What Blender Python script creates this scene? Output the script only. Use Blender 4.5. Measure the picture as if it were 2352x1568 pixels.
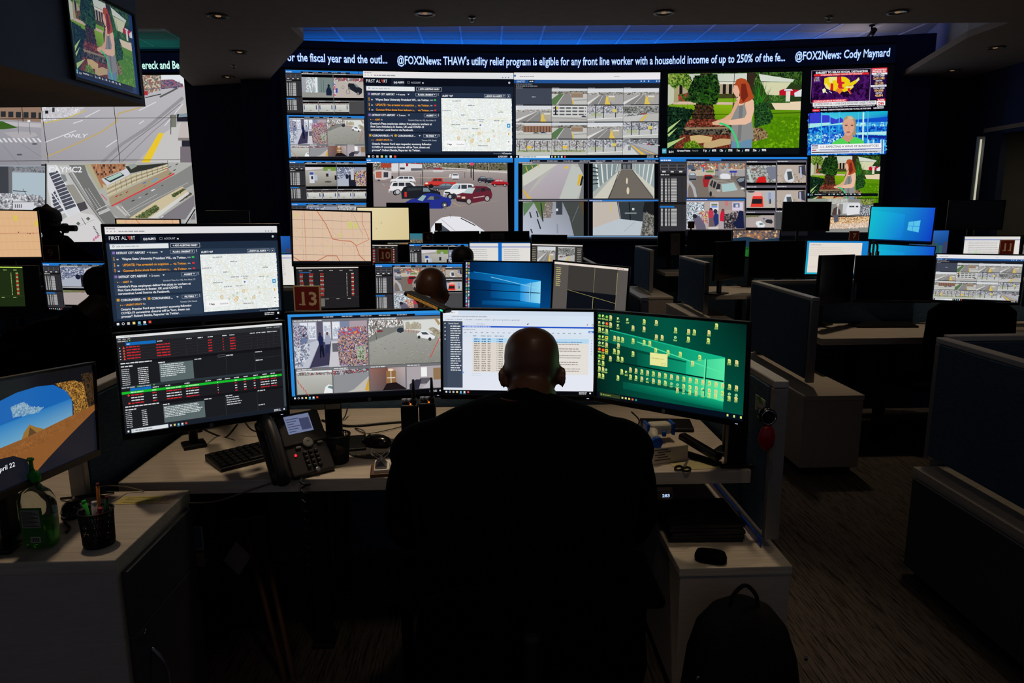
import bpy,bmesh,math,random
import numpy as np
from mathutils import Vector,Matrix
from mathutils.geometry import tessellate_polygon
for _o in list(bpy.data.objects):
 bpy.data.objects.remove(_o)
SC=bpy.context.scene
COL=SC.collection
# ------------------------------------------------------------------ camera, world, exposure
F=1600.0
CX,CY=1176.0,784.0
YAW,PITCH,ROLL=math.radians(1.9),math.radians(10.76),math.radians(0.4)
EYE=Vector((0.0,0.0,1.6))
FH=Vector((math.sin(YAW),math.cos(YAW),0))
RH=Vector((math.cos(YAW),-math.sin(YAW),0))
_f=FH*math.cos(PITCH)-Vector((0,0,1))*math.sin(PITCH)
_u0=RH.cross(_f)
_r=RH*math.cos(ROLL)-_u0*math.sin(ROLL)
_u=_u0*math.cos(ROLL)+RH*math.sin(ROLL)
cam_data=bpy.data.cameras.new('camera')
cam_data.sensor_width=36.0
cam_data.lens=36.0*F/2352.0
cam_data.clip_start=0.05
cam=bpy.data.objects.new('camera',cam_data)
COL.objects.link(cam)
cam.matrix_world=Matrix.Translation(EYE)@Matrix((_r,_u,-_f)).transposed().to_4x4()
SC.camera=cam
SC.view_settings.view_transform='Standard'
SC.view_settings.look='None'
SC.view_settings.gamma=1
SC.view_settings.use_curve_mapping=False
SC.view_settings.exposure=0.0
world=bpy.data.worlds.new('world')
SC.world=world
world.use_nodes=True
world.node_tree.nodes['Background'].inputs[0].default_value=(0.55,0.6,0.8,1)
world.node_tree.nodes['Background'].inputs[1].default_value=0.085
def light(name,kind,loc,energy,color,target=None,**kw):
 d=bpy.data.lights.new(name,kind)
 d.energy=energy
 d.color=color
 for k,v in kw.items():
  setattr(d,k,v)
 o=bpy.data.objects.new(name,d)
 COL.objects.link(o)
 o.location=loc
 if target is not None:
  o.rotation_euler=(Vector(target)-Vector(loc)).to_track_quat('-Z','Y').to_euler()
 return o
WARM=(1.0,0.78,0.56)
# dim ceiling downlights, plus spots added to light the man's head and number plates
for (lx,ly,en,ang,tx,ty)in ((-0.35,2.8,115,36,-0.3,2.42),(0.85,2.85,60,34,0.8,2.45),(-1.55,2.5,70,40,-1.4,2.05),(0.35,0.7,14,34,0.1,1.9),(2.1,3.1,22,60,2.0,2.4),(2.4,5.4,60,60,2.4,5.0),(3.9,3.9,90,60,4.0,6.4),(-0.6,1.3,75,26,-0.65,3.6),(0.4,0.9,10,40,0.3,2.3),(-0.6,3.6,40,44,-0.6,5.4),(-3.4,3.2,60,26,-3.4,5.9),(1.5,1.4,3,100,1.5,1.4),(2.3,7.6,60,80,2.5,7.6),(5.5,9,50,90,5.5,9),(-4,8.5,40,90,-4,8.5)):
 light('overhead_light','SPOT',(lx,ly,3.5),en,WARM,(tx,ty,0.7),spot_size=math.radians(ang),spot_blend=0.9,shadow_soft_size=0.07)
def ray(px,py):
 return _f+_r*((px-CX)/F)-_u*((py-CY)/F)
def P(px,py,z=None,d=None):
 """the point seen at a pixel of the photograph, on the level z or at the horizontal distance d"""
 v=ray(px,py)
 t=(z-EYE.z)/v.z if z is not None else d/v.dot(FH)
 return EYE+v*t
def lin1(v):
 v=v/255.0
 return v/12.92 if v<=0.04045 else ((v+0.055)/1.055)**2.4
def lin(c):
 return tuple(lin1(v)for v in c[:3])
# ------------------------------------------------------------------ materials
_mats={}
def mat(name,col=(128,128,128),rough=0.6,metal=0.0,emit=None,es=1.0,noise=0.0,nscale=30.0,bump=0.0,spec=0.5,trans=0.0,ior=1.45,stretch=(1,1,1),col2=None,alpha=1.0):
 if name in _mats:
  return _mats[name]
 m=bpy.data.materials.new(name)
 m.use_nodes=True
 nt=m.node_tree
 b=nt.nodes['Principled BSDF']
 c=lin(col)+(1,)
 b.inputs['Base Color'].default_value=c
 b.inputs['Roughness'].default_value=rough
 b.inputs['Metallic'].default_value=metal
 b.inputs['Specular IOR Level'].default_value=spec
 b.inputs['Transmission Weight'].default_value=trans
 b.inputs['IOR'].default_value=ior
 b.inputs['Alpha'].default_value=alpha
 if emit:
  b.inputs['Emission Color'].default_value=lin(emit)+(1,)
  b.inputs['Emission Strength'].default_value=es
 if noise or bump or col2:
  tc=nt.nodes.new('ShaderNodeTexCoord')
  mp=nt.nodes.new('ShaderNodeMapping')
  mp.inputs['Scale'].default_value=stretch
  nz=nt.nodes.new('ShaderNodeTexNoise')
  nz.inputs['Scale'].default_value=nscale
  nz.inputs['Detail'].default_value=4
  nt.links.new(tc.outputs['Object'],mp.inputs['Vector'])
  nt.links.new(mp.outputs['Vector'],nz.inputs['Vector'])
  if noise or col2:
   r=nt.nodes.new('ShaderNodeValToRGB')
   c2=lin(col2)if col2 else tuple(v*(1-noise)for v in c[:3])
   r.color_ramp.elements[0].color=tuple(c2)+(1,)
   r.color_ramp.elements[0].position=0.35
   r.color_ramp.elements[1].color=c
   r.color_ramp.elements[1].position=0.65
   nt.links.new(nz.outputs['Fac'],r.inputs['Fac'])
   nt.links.new(r.outputs['Color'],b.inputs['Base Color'])
  if bump:
   bp=nt.nodes.new('ShaderNodeBump')
   bp.inputs['Strength'].default_value=bump
   bp.inputs['Distance'].default_value=0.01
   nt.links.new(nz.outputs['Fac'],bp.inputs['Height'])
   nt.links.new(bp.outputs['Normal'],b.inputs['Normal'])
 _mats[name]=m
 return m
def screen_mat(name,strength,spec=0.3,rough=0.25):
 m=bpy.data.materials.new(name)
 m.use_nodes=True
 nt=m.node_tree
 b=nt.nodes['Principled BSDF']
 at=nt.nodes.new('ShaderNodeAttribute')
 at.attribute_name='Col'
 b.inputs['Base Color'].default_value=(0.004,0.004,0.005,1)
 b.inputs['Roughness'].default_value=rough
 b.inputs['Specular IOR Level'].default_value=spec
 nt.links.new(at.outputs['Color'],b.inputs['Emission Color'])
 b.inputs['Emission Strength'].default_value=strength
 return m
def print_mat():
 """ink and paint on a surface: the colour attribute is the plain reflecting colour"""
 m=bpy.data.materials.new('printed_colour')
 m.use_nodes=True
 nt=m.node_tree
 b=nt.nodes['Principled BSDF']
 at=nt.nodes.new('ShaderNodeAttribute')
 at.attribute_name='Col'
 nt.links.new(at.outputs['Color'],b.inputs['Base Color'])
 b.inputs['Roughness'].default_value=0.5
 return m
M_SCREEN=screen_mat('lit_display',0.92)
M_WALLSCREEN=screen_mat('video_wall_display',0.95,spec=0.1,rough=0.5)
M_PRINT=print_mat()
M_OFF=mat('switched_off_display',(6,6,8),0.18,spec=0.4)
M_BLACK=mat('black_plastic',(14,14,15),0.45,noise=0.2,nscale=90,spec=0.35)
M_BLACK2=mat('satin_black_plastic',(22,22,24),0.35,noise=0.15,nscale=60,spec=0.4)
M_BEZEL=mat('display_bezel',(10,10,11),0.35,spec=0.4,noise=0.1,nscale=50)
M_GREYP=mat('grey_plastic',(120,118,112),0.45,noise=0.1,nscale=60)
M_METAL=mat('brushed_metal',(150,150,155),0.35,metal=0.9,noise=0.15,nscale=80,stretch=(1,1,12))
M_CHROME=mat('chrome',(200,200,205),0.12,metal=1.0,noise=0.03,nscale=20)
M_LAM=mat('pale_laminate',(205,192,172),0.5,noise=0.22,nscale=6,stretch=(1.2,22,22),bump=0.05)
M_LAMF=mat('pale_laminate_front',(190,178,165),0.5,noise=0.1,nscale=20,stretch=(1,1,6))
M_LAME=mat('laminate_edge',(170,158,142),0.5,noise=0.1,nscale=30)
M_DARKDOOR=mat('charcoal_laminate',(70,70,72),0.4,noise=0.12,nscale=40)
M_FAB=mat('slate_blue_fabric',(82,106,128),0.9,noise=0.45,nscale=14,stretch=(2,2,40),bump=0.4,spec=0.1)
M_ALU=mat('partition_trim',(150,145,138),0.35,metal=0.35,noise=0.08,nscale=40)
M_CAPW=mat('partition_cap',(190,184,176),0.35,metal=0.3,noise=0.08,nscale=40)
# ------------------------------------------------------------------ meshes
WM={}
def wm(o):
 return WM[o.name]
def props(o,label=None,cat=None,group=None,kind=None):
 if label:
  o['label']=label
 if cat:
  o['category']=cat
 if group:
  o['group']=group
 if kind:
  o['kind']=kind
 return o
def thing(name,loc,label,cat,group=None,rz=0.0):
 o=bpy.data.objects.new(name,None)
 o.empty_display_size=0.1
 COL.objects.link(o)
 M=Matrix.Translation(Vector(loc))@Matrix.Rotation(rz,4,'Z')
 o.matrix_world=M
 WM[o.name]=M
 return props(o,label,cat,group)
def link_mesh(name,me,parent=None,M=None,base=None):
 """me holds world coordinates; the object is put at base (or takes its parent's frame)"""
 o=bpy.data.objects.new(name,me)
 COL.objects.link(o)
 if parent is not None:
  W=wm(parent)
  me.transform(W.inverted())
  o.parent=parent
  WM[o.name]=W
 else:
  if base is None:
   cs=[v.co for v in me.vertices]
   base=Vector((sum(c.x for c in cs)/len(cs),sum(c.y for c in cs)/len(cs),min(c.z for c in cs)))
  W=Matrix.Translation(Vector(base))
  me.transform(W.inverted())
  o.matrix_world=W
  WM[o.name]=W
 return o
class MB:
 def __init__(self,M=None):
  self.bm=bmesh.new()
  self.M=M if M is not None else Matrix.Identity(4)
  self.mi=0
 def _add(self,bm2,M=None):
  T=self.M@(M if M is not None else Matrix.Identity(4))
  mp={}
  for v in bm2.verts:
   mp[v]=self.bm.verts.new(T@v.co)
  for f in bm2.faces:
   try:
    nf=self.bm.faces.new([mp[v]for v in f.verts])
    nf.material_index=self.mi
    nf.smooth=f.smooth
   except ValueError:
    pass
  bm2.free()
  return self
 def box(self,lo,hi,bevel=0.0,seg=2,M=None):
  b=bmesh.new()
  bmesh.ops.create_cube(b,size=1)
  lo,hi=Vector(lo),Vector(hi)
  c,s=(lo+hi)/2,hi-lo
  for v in b.verts:
   v.co=Vector((v.co.x*s.x,v.co.y*s.y,v.co.z*s.z))+c
  if bevel>0:
   bmesh.ops.bevel(b,geom=list(b.edges),offset=min(bevel,0.45*min(abs(s.x),abs(s.y),abs(s.z))),segments=seg,affect='EDGES',profile=0.5)
  return self._add(b,M)
 def boxc(self,c,s,bevel=0.0,M=None,seg=2):
  c,s=Vector(c),Vector(s)
  return self.box(c-s/2,c+s/2,bevel,seg,M)
 def prism(self,pts,z0,z1,bevel=0.0,M=None,axis='z'):
  b=bmesh.new()
  def mk(p,h):
   if axis=='z':
    return (p[0],p[1],h)
   if axis=='y':
    return (p[0],h,p[1])
   return (h,p[0],p[1])
  lo=[b.verts.new(mk(p,z0))for p in pts]
  hi=[b.verts.new(mk(p,z1))for p in pts]
  n=len(pts)
  b.faces.new(lo[::-1])
  b.faces.new(hi)
  for i in range(n):
   b.faces.new((lo[i],lo[(i+1)%n],hi[(i+1)%n],hi[i]))
  bmesh.ops.recalc_face_normals(b,faces=b.faces)
  if bevel:
   bmesh.ops.bevel(b,geom=list(b.edges),offset=bevel,segments=2,affect='EDGES',profile=0.5)
  return self._add(b,M)
 def lathe(self,prof,n=24,M=None,cap=True,sx=1.0,sy=1.0):
  """prof: (radius, z) pairs from bottom to top"""
  b=bmesh.new()
  rings=[]
  for (r,z)in prof:
   rings.append([b.verts.new((sx*r*math.cos(2*math.pi*k/n),sy*r*math.sin(2*math.pi*k/n),z))for k in range(n)])
  for a,c in zip(rings,rings[1:]):
   for k in range(n):
    f=b.faces.new((a[k],a[(k+1)%n],c[(k+1)%n],c[k]))
    f.smooth=True
  if cap:
   b.faces.new(rings[0][::-1])
   b.faces.new(rings[-1])
  return self._add(b,M)
 def cyl(self,p0,p1,r,r1=None,n=16,smooth=True):
  p0,p1=Vector(p0),Vector(p1)
  d=p1-p0
  q=d.to_track_quat('Z','Y').to_matrix().to_4x4()
  return self.lathe([(r,0),(r if r1 is None else r1,d.length)],n,Matrix.Translation(p0)@q)
 def tube(self,pts,r,n=8,rs=None,closed=False):
  pts=[Vector(p)for p in pts]
  b=bmesh.new()
  rings=[]
  up=Vector((0,0,1))
  prev=None
  for i,p in enumerate(pts):
   a=pts[max(0,i-1)]
   c=pts[min(len(pts)-1,i+1)]
   t=(c-a).normalized()if (c-a).length>1e-9 else Vector((0,0,1))
   if prev is None:
    u=t.cross(up)
    if u.length<1e-3:
     u=t.cross(Vector((1,0,0)))
   else:
    u=prev-t*prev.dot(t)
    if u.length<1e-6:
     u=t.cross(up)
   u.normalize()
   prev=u
   v=t.cross(u)
   rr=rs[i]if rs else r
   rings.append([b.verts.new(p+(u*math.cos(2*math.pi*k/n)+v*math.sin(2*math.pi*k/n))*rr)for k in range(n)])
  for a,c in zip(rings,rings[1:]):
   for k in range(n):
    f=b.faces.new((a[k],a[(k+1)%n],c[(k+1)%n],c[k]))
    f.smooth=True
  b.faces.new(rings[0][::-1])
  b.faces.new(rings[-1])
  bmesh.ops.recalc_face_normals(b,faces=b.faces)
  return self._add(b)
 def ball(self,c,r,s=(1,1,1),u=16,v=10,M=None):
  b=bmesh.new()
  bmesh.ops.create_uvsphere(b,u_segments=u,v_segments=v,radius=1)
  for vt in b.verts:
   vt.co=Vector((vt.co.x*r*s[0],vt.co.y*r*s[1],vt.co.z*r*s[2]))+Vector(c)
  for f in b.faces:
   f.smooth=True
  return self._add(b,M)
 def loft(self,secs,n=28,M=None):
  """secs: (x, y, z, rx, ry[, power]) rings, closed with caps"""
  b=bmesh.new()
  rings=[]
  for s in secs:
   x,y,z,rx,ry=s[:5]
   pw=s[5]if len(s)>5 else 1.0
   ring=[]
   for k in range(n):
    a=2*math.pi*k/n
    ca,sa=math.cos(a),math.sin(a)
    ring.append(b.verts.new((x+rx*math.copysign(abs(ca)**pw,ca),y+ry*math.copysign(abs(sa)**pw,sa),z)))
   rings.append(ring)
  for a,c in zip(rings,rings[1:]):
   for k in range(n):
    f=b.faces.new((a[k],a[(k+1)%n],c[(k+1)%n],c[k]))
    f.smooth=True
  b.faces.new(rings[0][::-1])
  b.faces.new(rings[-1])
  bmesh.ops.recalc_face_normals(b,faces=b.faces)
  return self._add(b,M)
 def build(self,name,mats,parent=None,base=None,smooth_angle=None):
  me=bpy.data.meshes.new(name)
  self.bm.to_mesh(me)
  self.bm.free()
  if not isinstance(mats,(list,tuple)):
   mats=[mats]
  for m in mats:
   me.materials.append(m)
  return link_mesh(name,me,parent,base=base)
def arc_pts(pts,n=8):
 """a smooth curve through the points (Catmull-Rom)"""
 pts=[Vector(p)for p in pts]
 out=[]
 for i in range(len(pts)-1):
  p0=pts[max(i-1,0)]
  p1,p2=pts[i],pts[i+1]
  p3=pts[min(i+2,len(pts)-1)]
  for k in range(n):
   t=k/n
   out.append(0.5*((2*p1)+(p2-p0)*t+(2*p0-5*p1+4*p2-p3)*t*t+(3*p1-p0-3*p2+p3)*t**3))
 out.append(pts[-1])
 return out
# ------------------------------------------------------------------ drawing on a flat display
_glyph={}
def glyph(ch,bold):
 key=(ch,bold)
 if key in _glyph:
  return _glyph[key]
 def mesh_of(s):
  c=bpy.data.curves.new('glyph','FONT')
  c.body=s
  c.resolution_u=2
  if bold:
   c.offset=0.0165*bold*(0 if s.strip('H')=='M' else 1)
  o=bpy.data.objects.new('glyph',c)
  m=o.to_mesh()
  v=np.array([x.co[:2]for x in m.vertices])if len(m.vertices)else np.zeros((0,2))
  f=[tuple(p.vertices)for p in m.polygons]
  o.to_mesh_clear()
  bpy.data.objects.remove(o)
  bpy.data.curves.remove(c)
  return v,f
 v,f=mesh_of(ch)if ch!=' ' else (np.zeros((0,2)),[])
 w=np.ptp(mesh_of('H'+ch+'H')[0][:,0])-np.ptp(mesh_of('HH')[0][:,0])
 _glyph[key]=(v,f,w)
 return _glyph[key]
def vnoise(x,y,seed):
 """smooth value noise of arrays x, y"""
 xi,yi=np.floor(x),np.floor(y)
 fx,fy=x-xi,y-yi
 fx,fy=fx*fx*(3-2*fx),fy*fy*(3-2*fy)
 def h(a,b):
  v=np.sin(a*127.1+b*311.7+seed*74.7)*43758.5453
  return v-np.floor(v)
 return (h(xi,yi)*(1-fx)+h(xi+1,yi)*fx)*(1-fy)+(h(xi,yi+1)*(1-fx)+h(xi+1,yi+1)*fx)*fy
def inside(px,py,poly):
 res=np.zeros(px.shape,bool)
 n=len(poly)
 for i in range(n):
  x0,y0=poly[i]
  x1,y1=poly[(i+1)%n]
  if y0==y1:
   continue
  c=((y0>py)!=(y1>py))&(px<(x1-x0)*(py-y0)/(y1-y0)+x0)
  res^=c
 return res
class Cv:
 """collects flat coloured shapes in a display's own metric plane (a to the right, b up)"""
 NG=90
 def __init__(self,ext,loc=None):
  self.ext=ext
  self.loc=loc
  self.V,self.C,self.L,self.Fc=[],[],[],[]
  self.n=0
  self.occ=np.zeros((self.NG,self.NG),int)
  self.f=None
  self.rng=random.Random(7)
 def zoom(self,ox,oy,s=3.5636):
  self.f=lambda q:self.loc(ox+q[:,0]/s,oy+q[:,1]/s)
  return self
 def quad(self,w,h,c4,is_px=True):
  """content 0..w by 0..h (y down) onto four corners TL TR BR BL"""
  q=np.array(c4,float)
  if is_px:
   q=self.loc(q[:,0],q[:,1])
  src=np.array([(0,0),(w,0),(w,h),(0,h)],float)
  A,B=[],[]
  for (x,y),(u,v)in zip(src,q):
   A.append([x,y,1,0,0,0,-u*x,-u*y]);B.append(u)
   A.append([0,0,0,x,y,1,-v*x,-v*y]);B.append(v)
  hm=np.append(np.linalg.solve(np.array(A),np.array(B)),1).reshape(3,3)
  def f(p):
   r=np.c_[p,np.ones(len(p))]@hm.T
   return r[:,:2]/r[:,2:3]
  self.f=f
  return self
 def sub(self,x0,y0,x1,y1,w,h):
  """nest a w by h content into the rectangle of the present one"""
  g=self.f
  self.f=lambda p:g(np.c_[x0+p[:,0]*(x1-x0)/w,y0+p[:,1]*(y1-y0)/h])
  return g
 def full(self,w,h):
  a0,b0,a1,b1=self.ext
  return self.quad(w,h,[(a0,b1),(a1,b1),(a1,b0),(a0,b0)],False)
 def _put(self,v,faces,col):
  v=self.f(np.asarray(v,float).reshape(-1,2))
  a0,b0,a1,b1=self.ext
  lo,hi=v.min(0),v.max(0)
  ix=lambda t,p,q:int(min(max((t-p)/(q-p)*self.NG,0),self.NG-1))
  sl=(slice(ix(lo[0],a0,a1),ix(hi[0],a0,a1)+1),slice(ix(lo[1],b0,b1),ix(hi[1],b0,b1)+1))
  lev=int(self.occ[sl].max())+1
  self.occ[sl]=lev
  self.V.append(np.c_[v,np.full(len(v),lev)])
  col=np.asarray(col,float)
  if col.ndim==1:
   col=np.tile(col,(len(v),1))
  self.C.append(col)
  n0=self.n
  self.Fc.extend([tuple(i+n0 for i in f)for f in faces])
  self.n+=len(v)
 def poly(self,pts,col):
  pts=[tuple(p)for p in pts]
  if len(pts)<=4 and self._convex(pts):
   self._put(pts,[tuple(range(len(pts)))],lin(col))
   return
  tri=tessellate_polygon([[Vector((p[0],p[1],0))for p in pts]])
  self._put(pts,[tuple(t)for t in tri],lin(col))
 @staticmethod
 def _convex(p):
  s=0
  n=len(p)
  for i in range(n):
   a,b,c=p[i],p[(i+1)%n],p[(i+2)%n]
   cr=(b[0]-a[0])*(c[1]-b[1])-(b[1]-a[1])*(c[0]-b[0])
   if cr*s<0:
    return False
   s=cr or s
  return True
 def rect(self,x0,y0,x1,y1,col):
  self._put([(x0,y0),(x1,y0),(x1,y1),(x0,y1)],[(0,1,2,3)],lin(col))
 def grad(self,p4,c4):
  """smooth colour between four corners TL TR BR BL, in 8 x 8 cells"""
  p,c=np.array(p4,float),np.array([lin(x)for x in c4])
  n=8
  V,C=[],[]
  for j in range(n+1):
   for i in range(n+1):
    u,v=i/n,j/n
    w=np.array([(1-u)*(1-v),u*(1-v),u*v,(1-u)*v])
    V.append(w@p)
    C.append(w@c)
  fs=[(j*(n+1)+i,j*(n+1)+i+1,(j+1)*(n+1)+i+1,(j+1)*(n+1)+i)for j in range(n)for i in range(n)]
  self._put(V,fs,C)
 def ell(self,cx,cy,rx,ry,col,n=14):
  self._put([(cx+rx*math.cos(2*math.pi*k/n),cy+ry*math.sin(2*math.pi*k/n))for k in range(n)],[tuple(range(n))],lin(col))
 def ring(self,cx,cy,r,w,col,n=14):
  V=[(cx+rr*math.cos(2*math.pi*k/n),cy+rr*math.sin(2*math.pi*k/n))for rr in (r-w/2,r+w/2)for k in range(n)]
  self._put(V,[(k,(k+1)%n,n+(k+1)%n,n+k)for k in range(n)],lin(col))
 def line(self,pts,w,col):
  V,fs=[],[]
  for (x0,y0),(x1,y1)in zip(pts,pts[1:]):
   d=math.hypot(x1-x0,y1-y0)or 1
   nx,ny=-(y1-y0)/d*w/2,(x1-x0)/d*w/2
   k=len(V)
   V+=[(x0+nx,y0+ny),(x1+nx,y1+ny),(x1-nx,y1-ny),(x0-nx,y0-ny)]
   fs.append((k,k+1,k+2,k+3))
  self._put(V,fs,lin(col))
 def box(self,x0,y0,x1,y1,w,col):
  self.line([(x0,y0),(x1,y0)],w,col)
  self.line([(x0,y1),(x1,y1)],w,col)
  self.line([(x0,y0),(x0,y1)],w,col)
  self.line([(x1,y0),(x1,y1)],w,col)
 def text(self,x,y,h,s,col,w=None,bold=1,italic=0.0):
  """baseline at y, capital height h, total width w"""
  V,fs,adv,n=[],[],0.0,0
  for ch in s:
   v,f,a=glyph(ch,bold)
   if len(v):
    V.append(v+[adv,0])
    fs+=[tuple(i+n for i in t)for t in f]
    n+=len(v)
   adv+=a
  if not V:
   return
  V=np.vstack(V)
  k=h/0.72
  kx=(w/adv)if w else k
  q=np.c_[x+V[:,0]*kx+V[:,1]*italic*k,y-V[:,1]*k]
  self._put(q,fs,lin(col))
 def patch(self,poly,cell,pal,seed=1,fr=0.25,jit=0.5,cellh=None,cover=1.0):
  """fill a polygon with small cells of mixed colours: leaves, gravel, goods on shelves, noise of a camera picture"""
  a=np.array(poly,float)
  ch=cellh or cell
  x0,y0=a.min(0)
  x1,y1=a.max(0)
  gx,gy=np.meshgrid(np.arange(x0+cell/2,x1,cell),np.arange(y0+ch/2,y1,ch))
  gx,gy=gx.ravel(),gy.ravel()
  k=inside(gx,gy,poly)
  r=np.random.RandomState(seed)
  if cover<1:
   k&=r.rand(len(gx))<cover
  gx,gy=gx[k],gy[k]
  if not len(gx):
   return
  p=np.array([lin(c)for c in pal])
  t=vnoise(gx/cell*fr,gy/ch*fr,seed)*(1-jit)+r.rand(len(gx))*jit
  t=np.clip(t,0,0.9999)*len(p)
  c=p[t.astype(int)]*(0.85+0.3*r.rand(len(gx)))[:,None]
  hw,hh=cell/2,ch/2
  V=np.stack([np.c_[gx-hw,gy-hh],np.c_[gx+hw,gy-hh],np.c_[gx+hw,gy+hh],np.c_[gx-hw,gy+hh]],1).reshape(-1,2)
  fs=[(4*i,4*i+1,4*i+2,4*i+3)for i in range(len(gx))]
  if cover==1:
   self.poly(poly,(0,0,0))
   self.C[-1][:]=c.mean(0)
   n=len(gx)
   an,sx,sy=r.rand(n)*3.2,hw*(.6+1.1*r.rand(n)),hh*(.6+1.1*r.rand(n))
   jx,jy=gx+(r.rand(n)-.5)*cell,gy+(r.rand(n)-.5)*ch
   ca,sa=np.cos(an),np.sin(an)
   V=np.stack([np.c_[jx+a_*sx*ca-b_*sy*sa,jy+a_*sx*sa+b_*sy*ca]for a_,b_ in ((-1,-1),(1,-1),(1,1),(-1,1))],1).reshape(-1,2)
   V=np.clip(V,a.min(0),a.max(0))
   self._put(V,fs,np.repeat(c,4,0))
   self.V[-1][:,2]+=np.repeat(r.rand(n)*.8,4)
   return
  self._put(V,fs,np.repeat(c,4,0))
 def scr(self,x,y,w,h,col,seed=1,fill=0.8):
  """a line of writing too small to read"""
  r=random.Random(seed*131+int(x*3+y*7))
  V,fs=[],[]
  c=x
  end=x+w*(fill+(1-fill)*r.random())
  while c<end:
   l=h*r.uniform(1.2,4.5)
   e=min(c+l,end)
   k=len(V)
   t=h*r.uniform(0.0,0.2)
   V+=[(c,y+t),(e,y+t),(e,y+h),(c,y+h)]
   fs.append((k,k+1,k+2,k+3))
   c=e+h*0.5
  if V:
   self._put(V,fs,lin(col))
 def para(self,x,y,w,lh,n,col,seed=1,frac=0.5,last=0.6):
  for i in range(n):
   self.scr(x,y+i*lh,w*(last if i==n-1 else 1),lh*frac,col,seed+i,0.85)
# ---- results
 def arrays(self):
  return np.vstack(self.V),np.vstack(self.C),self.Fc
 def mesh(self,name,place,material,eps=0.00015,lift=0.0):
  V,C,Fs=self.arrays()
  me=make_col_mesh(name,place(V[:,0],V[:,1],lift+V[:,2]*eps),C,Fs)
  me.materials.append(material)
  return me
def make_col_mesh(name,co,C,Fs):
 me=bpy.data.meshes.new(name)
 me.from_pydata([tuple(c)for c in co],[],Fs)
 at=me.color_attributes.new('Col','FLOAT_COLOR','POINT')
 at.data.foreach_set('color',np.c_[C,np.ones(len(C))].astype(np.float32).ravel())
 me.update()
 return me
def clip_half(poly,ax,v,keep_less):
 out=[]
 n=len(poly)
 for i in range(n):
  a,b=poly[i],poly[(i+1)%n]
  da,db=a[ax]-v,b[ax]-v
  if keep_less:
   da,db=-da,-db
  if da>=0:
   out.append(a)
  if (da>=0)!=(db>=0):
   t=da/(da-db)
   out.append(a+(b-a)*t)
 return out
def split_tiles(V,C,Fs,aseams,bseams):
 """cut flat coloured faces at the seams of a display wall; returns {(i, j): (verts, colours, faces)}"""
 tiles={}
 A=np.array(aseams)
 B=np.array(bseams)
 VC=np.c_[V,C]
 for f in Fs:
  q=VC[list(f)]
  i0,i1=np.searchsorted(A,q[:,0].min()+1e-9)-1,np.searchsorted(A,q[:,0].max()-1e-9)-1
  j0,j1=np.searchsorted(B,q[:,1].min()+1e-9)-1,np.searchsorted(B,q[:,1].max()-1e-9)-1
  whole=q[:,0].min()>=A[0]and q[:,0].max()<=A[-1]and q[:,1].min()>=B[0]and q[:,1].max()<=B[-1]
  for i in range(max(i0,0),min(i1,len(A)-2)+1):
   for j in range(max(j0,0),min(j1,len(B)-2)+1):
    p=list(q)
    if not (whole and i0==i1 and j0==j1):
     for ax,v,kl in ((0,A[i],False),(0,A[i+1],True),(1,B[j],False),(1,B[j+1],True)):
      p=clip_half(p,ax,v,kl)
      if len(p)<3:
       break
    if len(p)<3:
     continue
    t=tiles.setdefault((i,j),([],[],[]))
    n=len(t[0])
    for w in p:
     t[0].append(w[:3])
     t[1].append(w[3:6])
    t[2].append(tuple(range(n,n+len(p))))
 return tiles
# ================================================================== pictures shown on the displays
W_=(236,238,242)
K_=(4,4,6)
def taskbar(c,w,h,th,search=False,col=(6,7,12)):
 c.rect(0,h-th,w,h,col)
 x=th*0.5
 s=th*0.42
 c.rect(x,h-th*0.72,x+s,h-th*0.28,W_)
 x+=th*0.9
 if search:
  c.rect(x,h-th*0.92,x+w*0.21,h-th*0.05,(226,232,236))
  c.ring(x+th*0.4,h-th*0.5,s*0.5,s*0.15,(90,90,95))
  c.scr(x+th*0.9,h-th*0.65,w*0.1,th*0.3,(150,155,160),3)
  x+=w*0.21+th*0.4
 else:
  c.ring(x+s*0.5,h-th*0.5,s*0.5,s*0.18,W_)
  x+=th*0.9
 for k,cc in enumerate(((200,200,200),(235,215,130),(120,200,220),(235,235,235),(225,80,60))):
  c.rect(x,h-th*0.72,x+s*1.1,h-th*0.25,cc)
  if k in (2,3):
   c.rect(x-s*0.2,h-th*0.12,x+s*1.4,h-th*0.02,(90,160,220))
  x+=th*0.95
 c.rect(w-th*0.9,h-th*0.7,w-th*0.5,h-th*0.3,W_)
 c.scr(w-th*3.6,h-th*0.75,th*2.2,th*0.2,(210,210,215),5)
 c.scr(w-th*3.6,h-th*0.42,th*2.2,th*0.2,(210,210,215),6)
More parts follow.
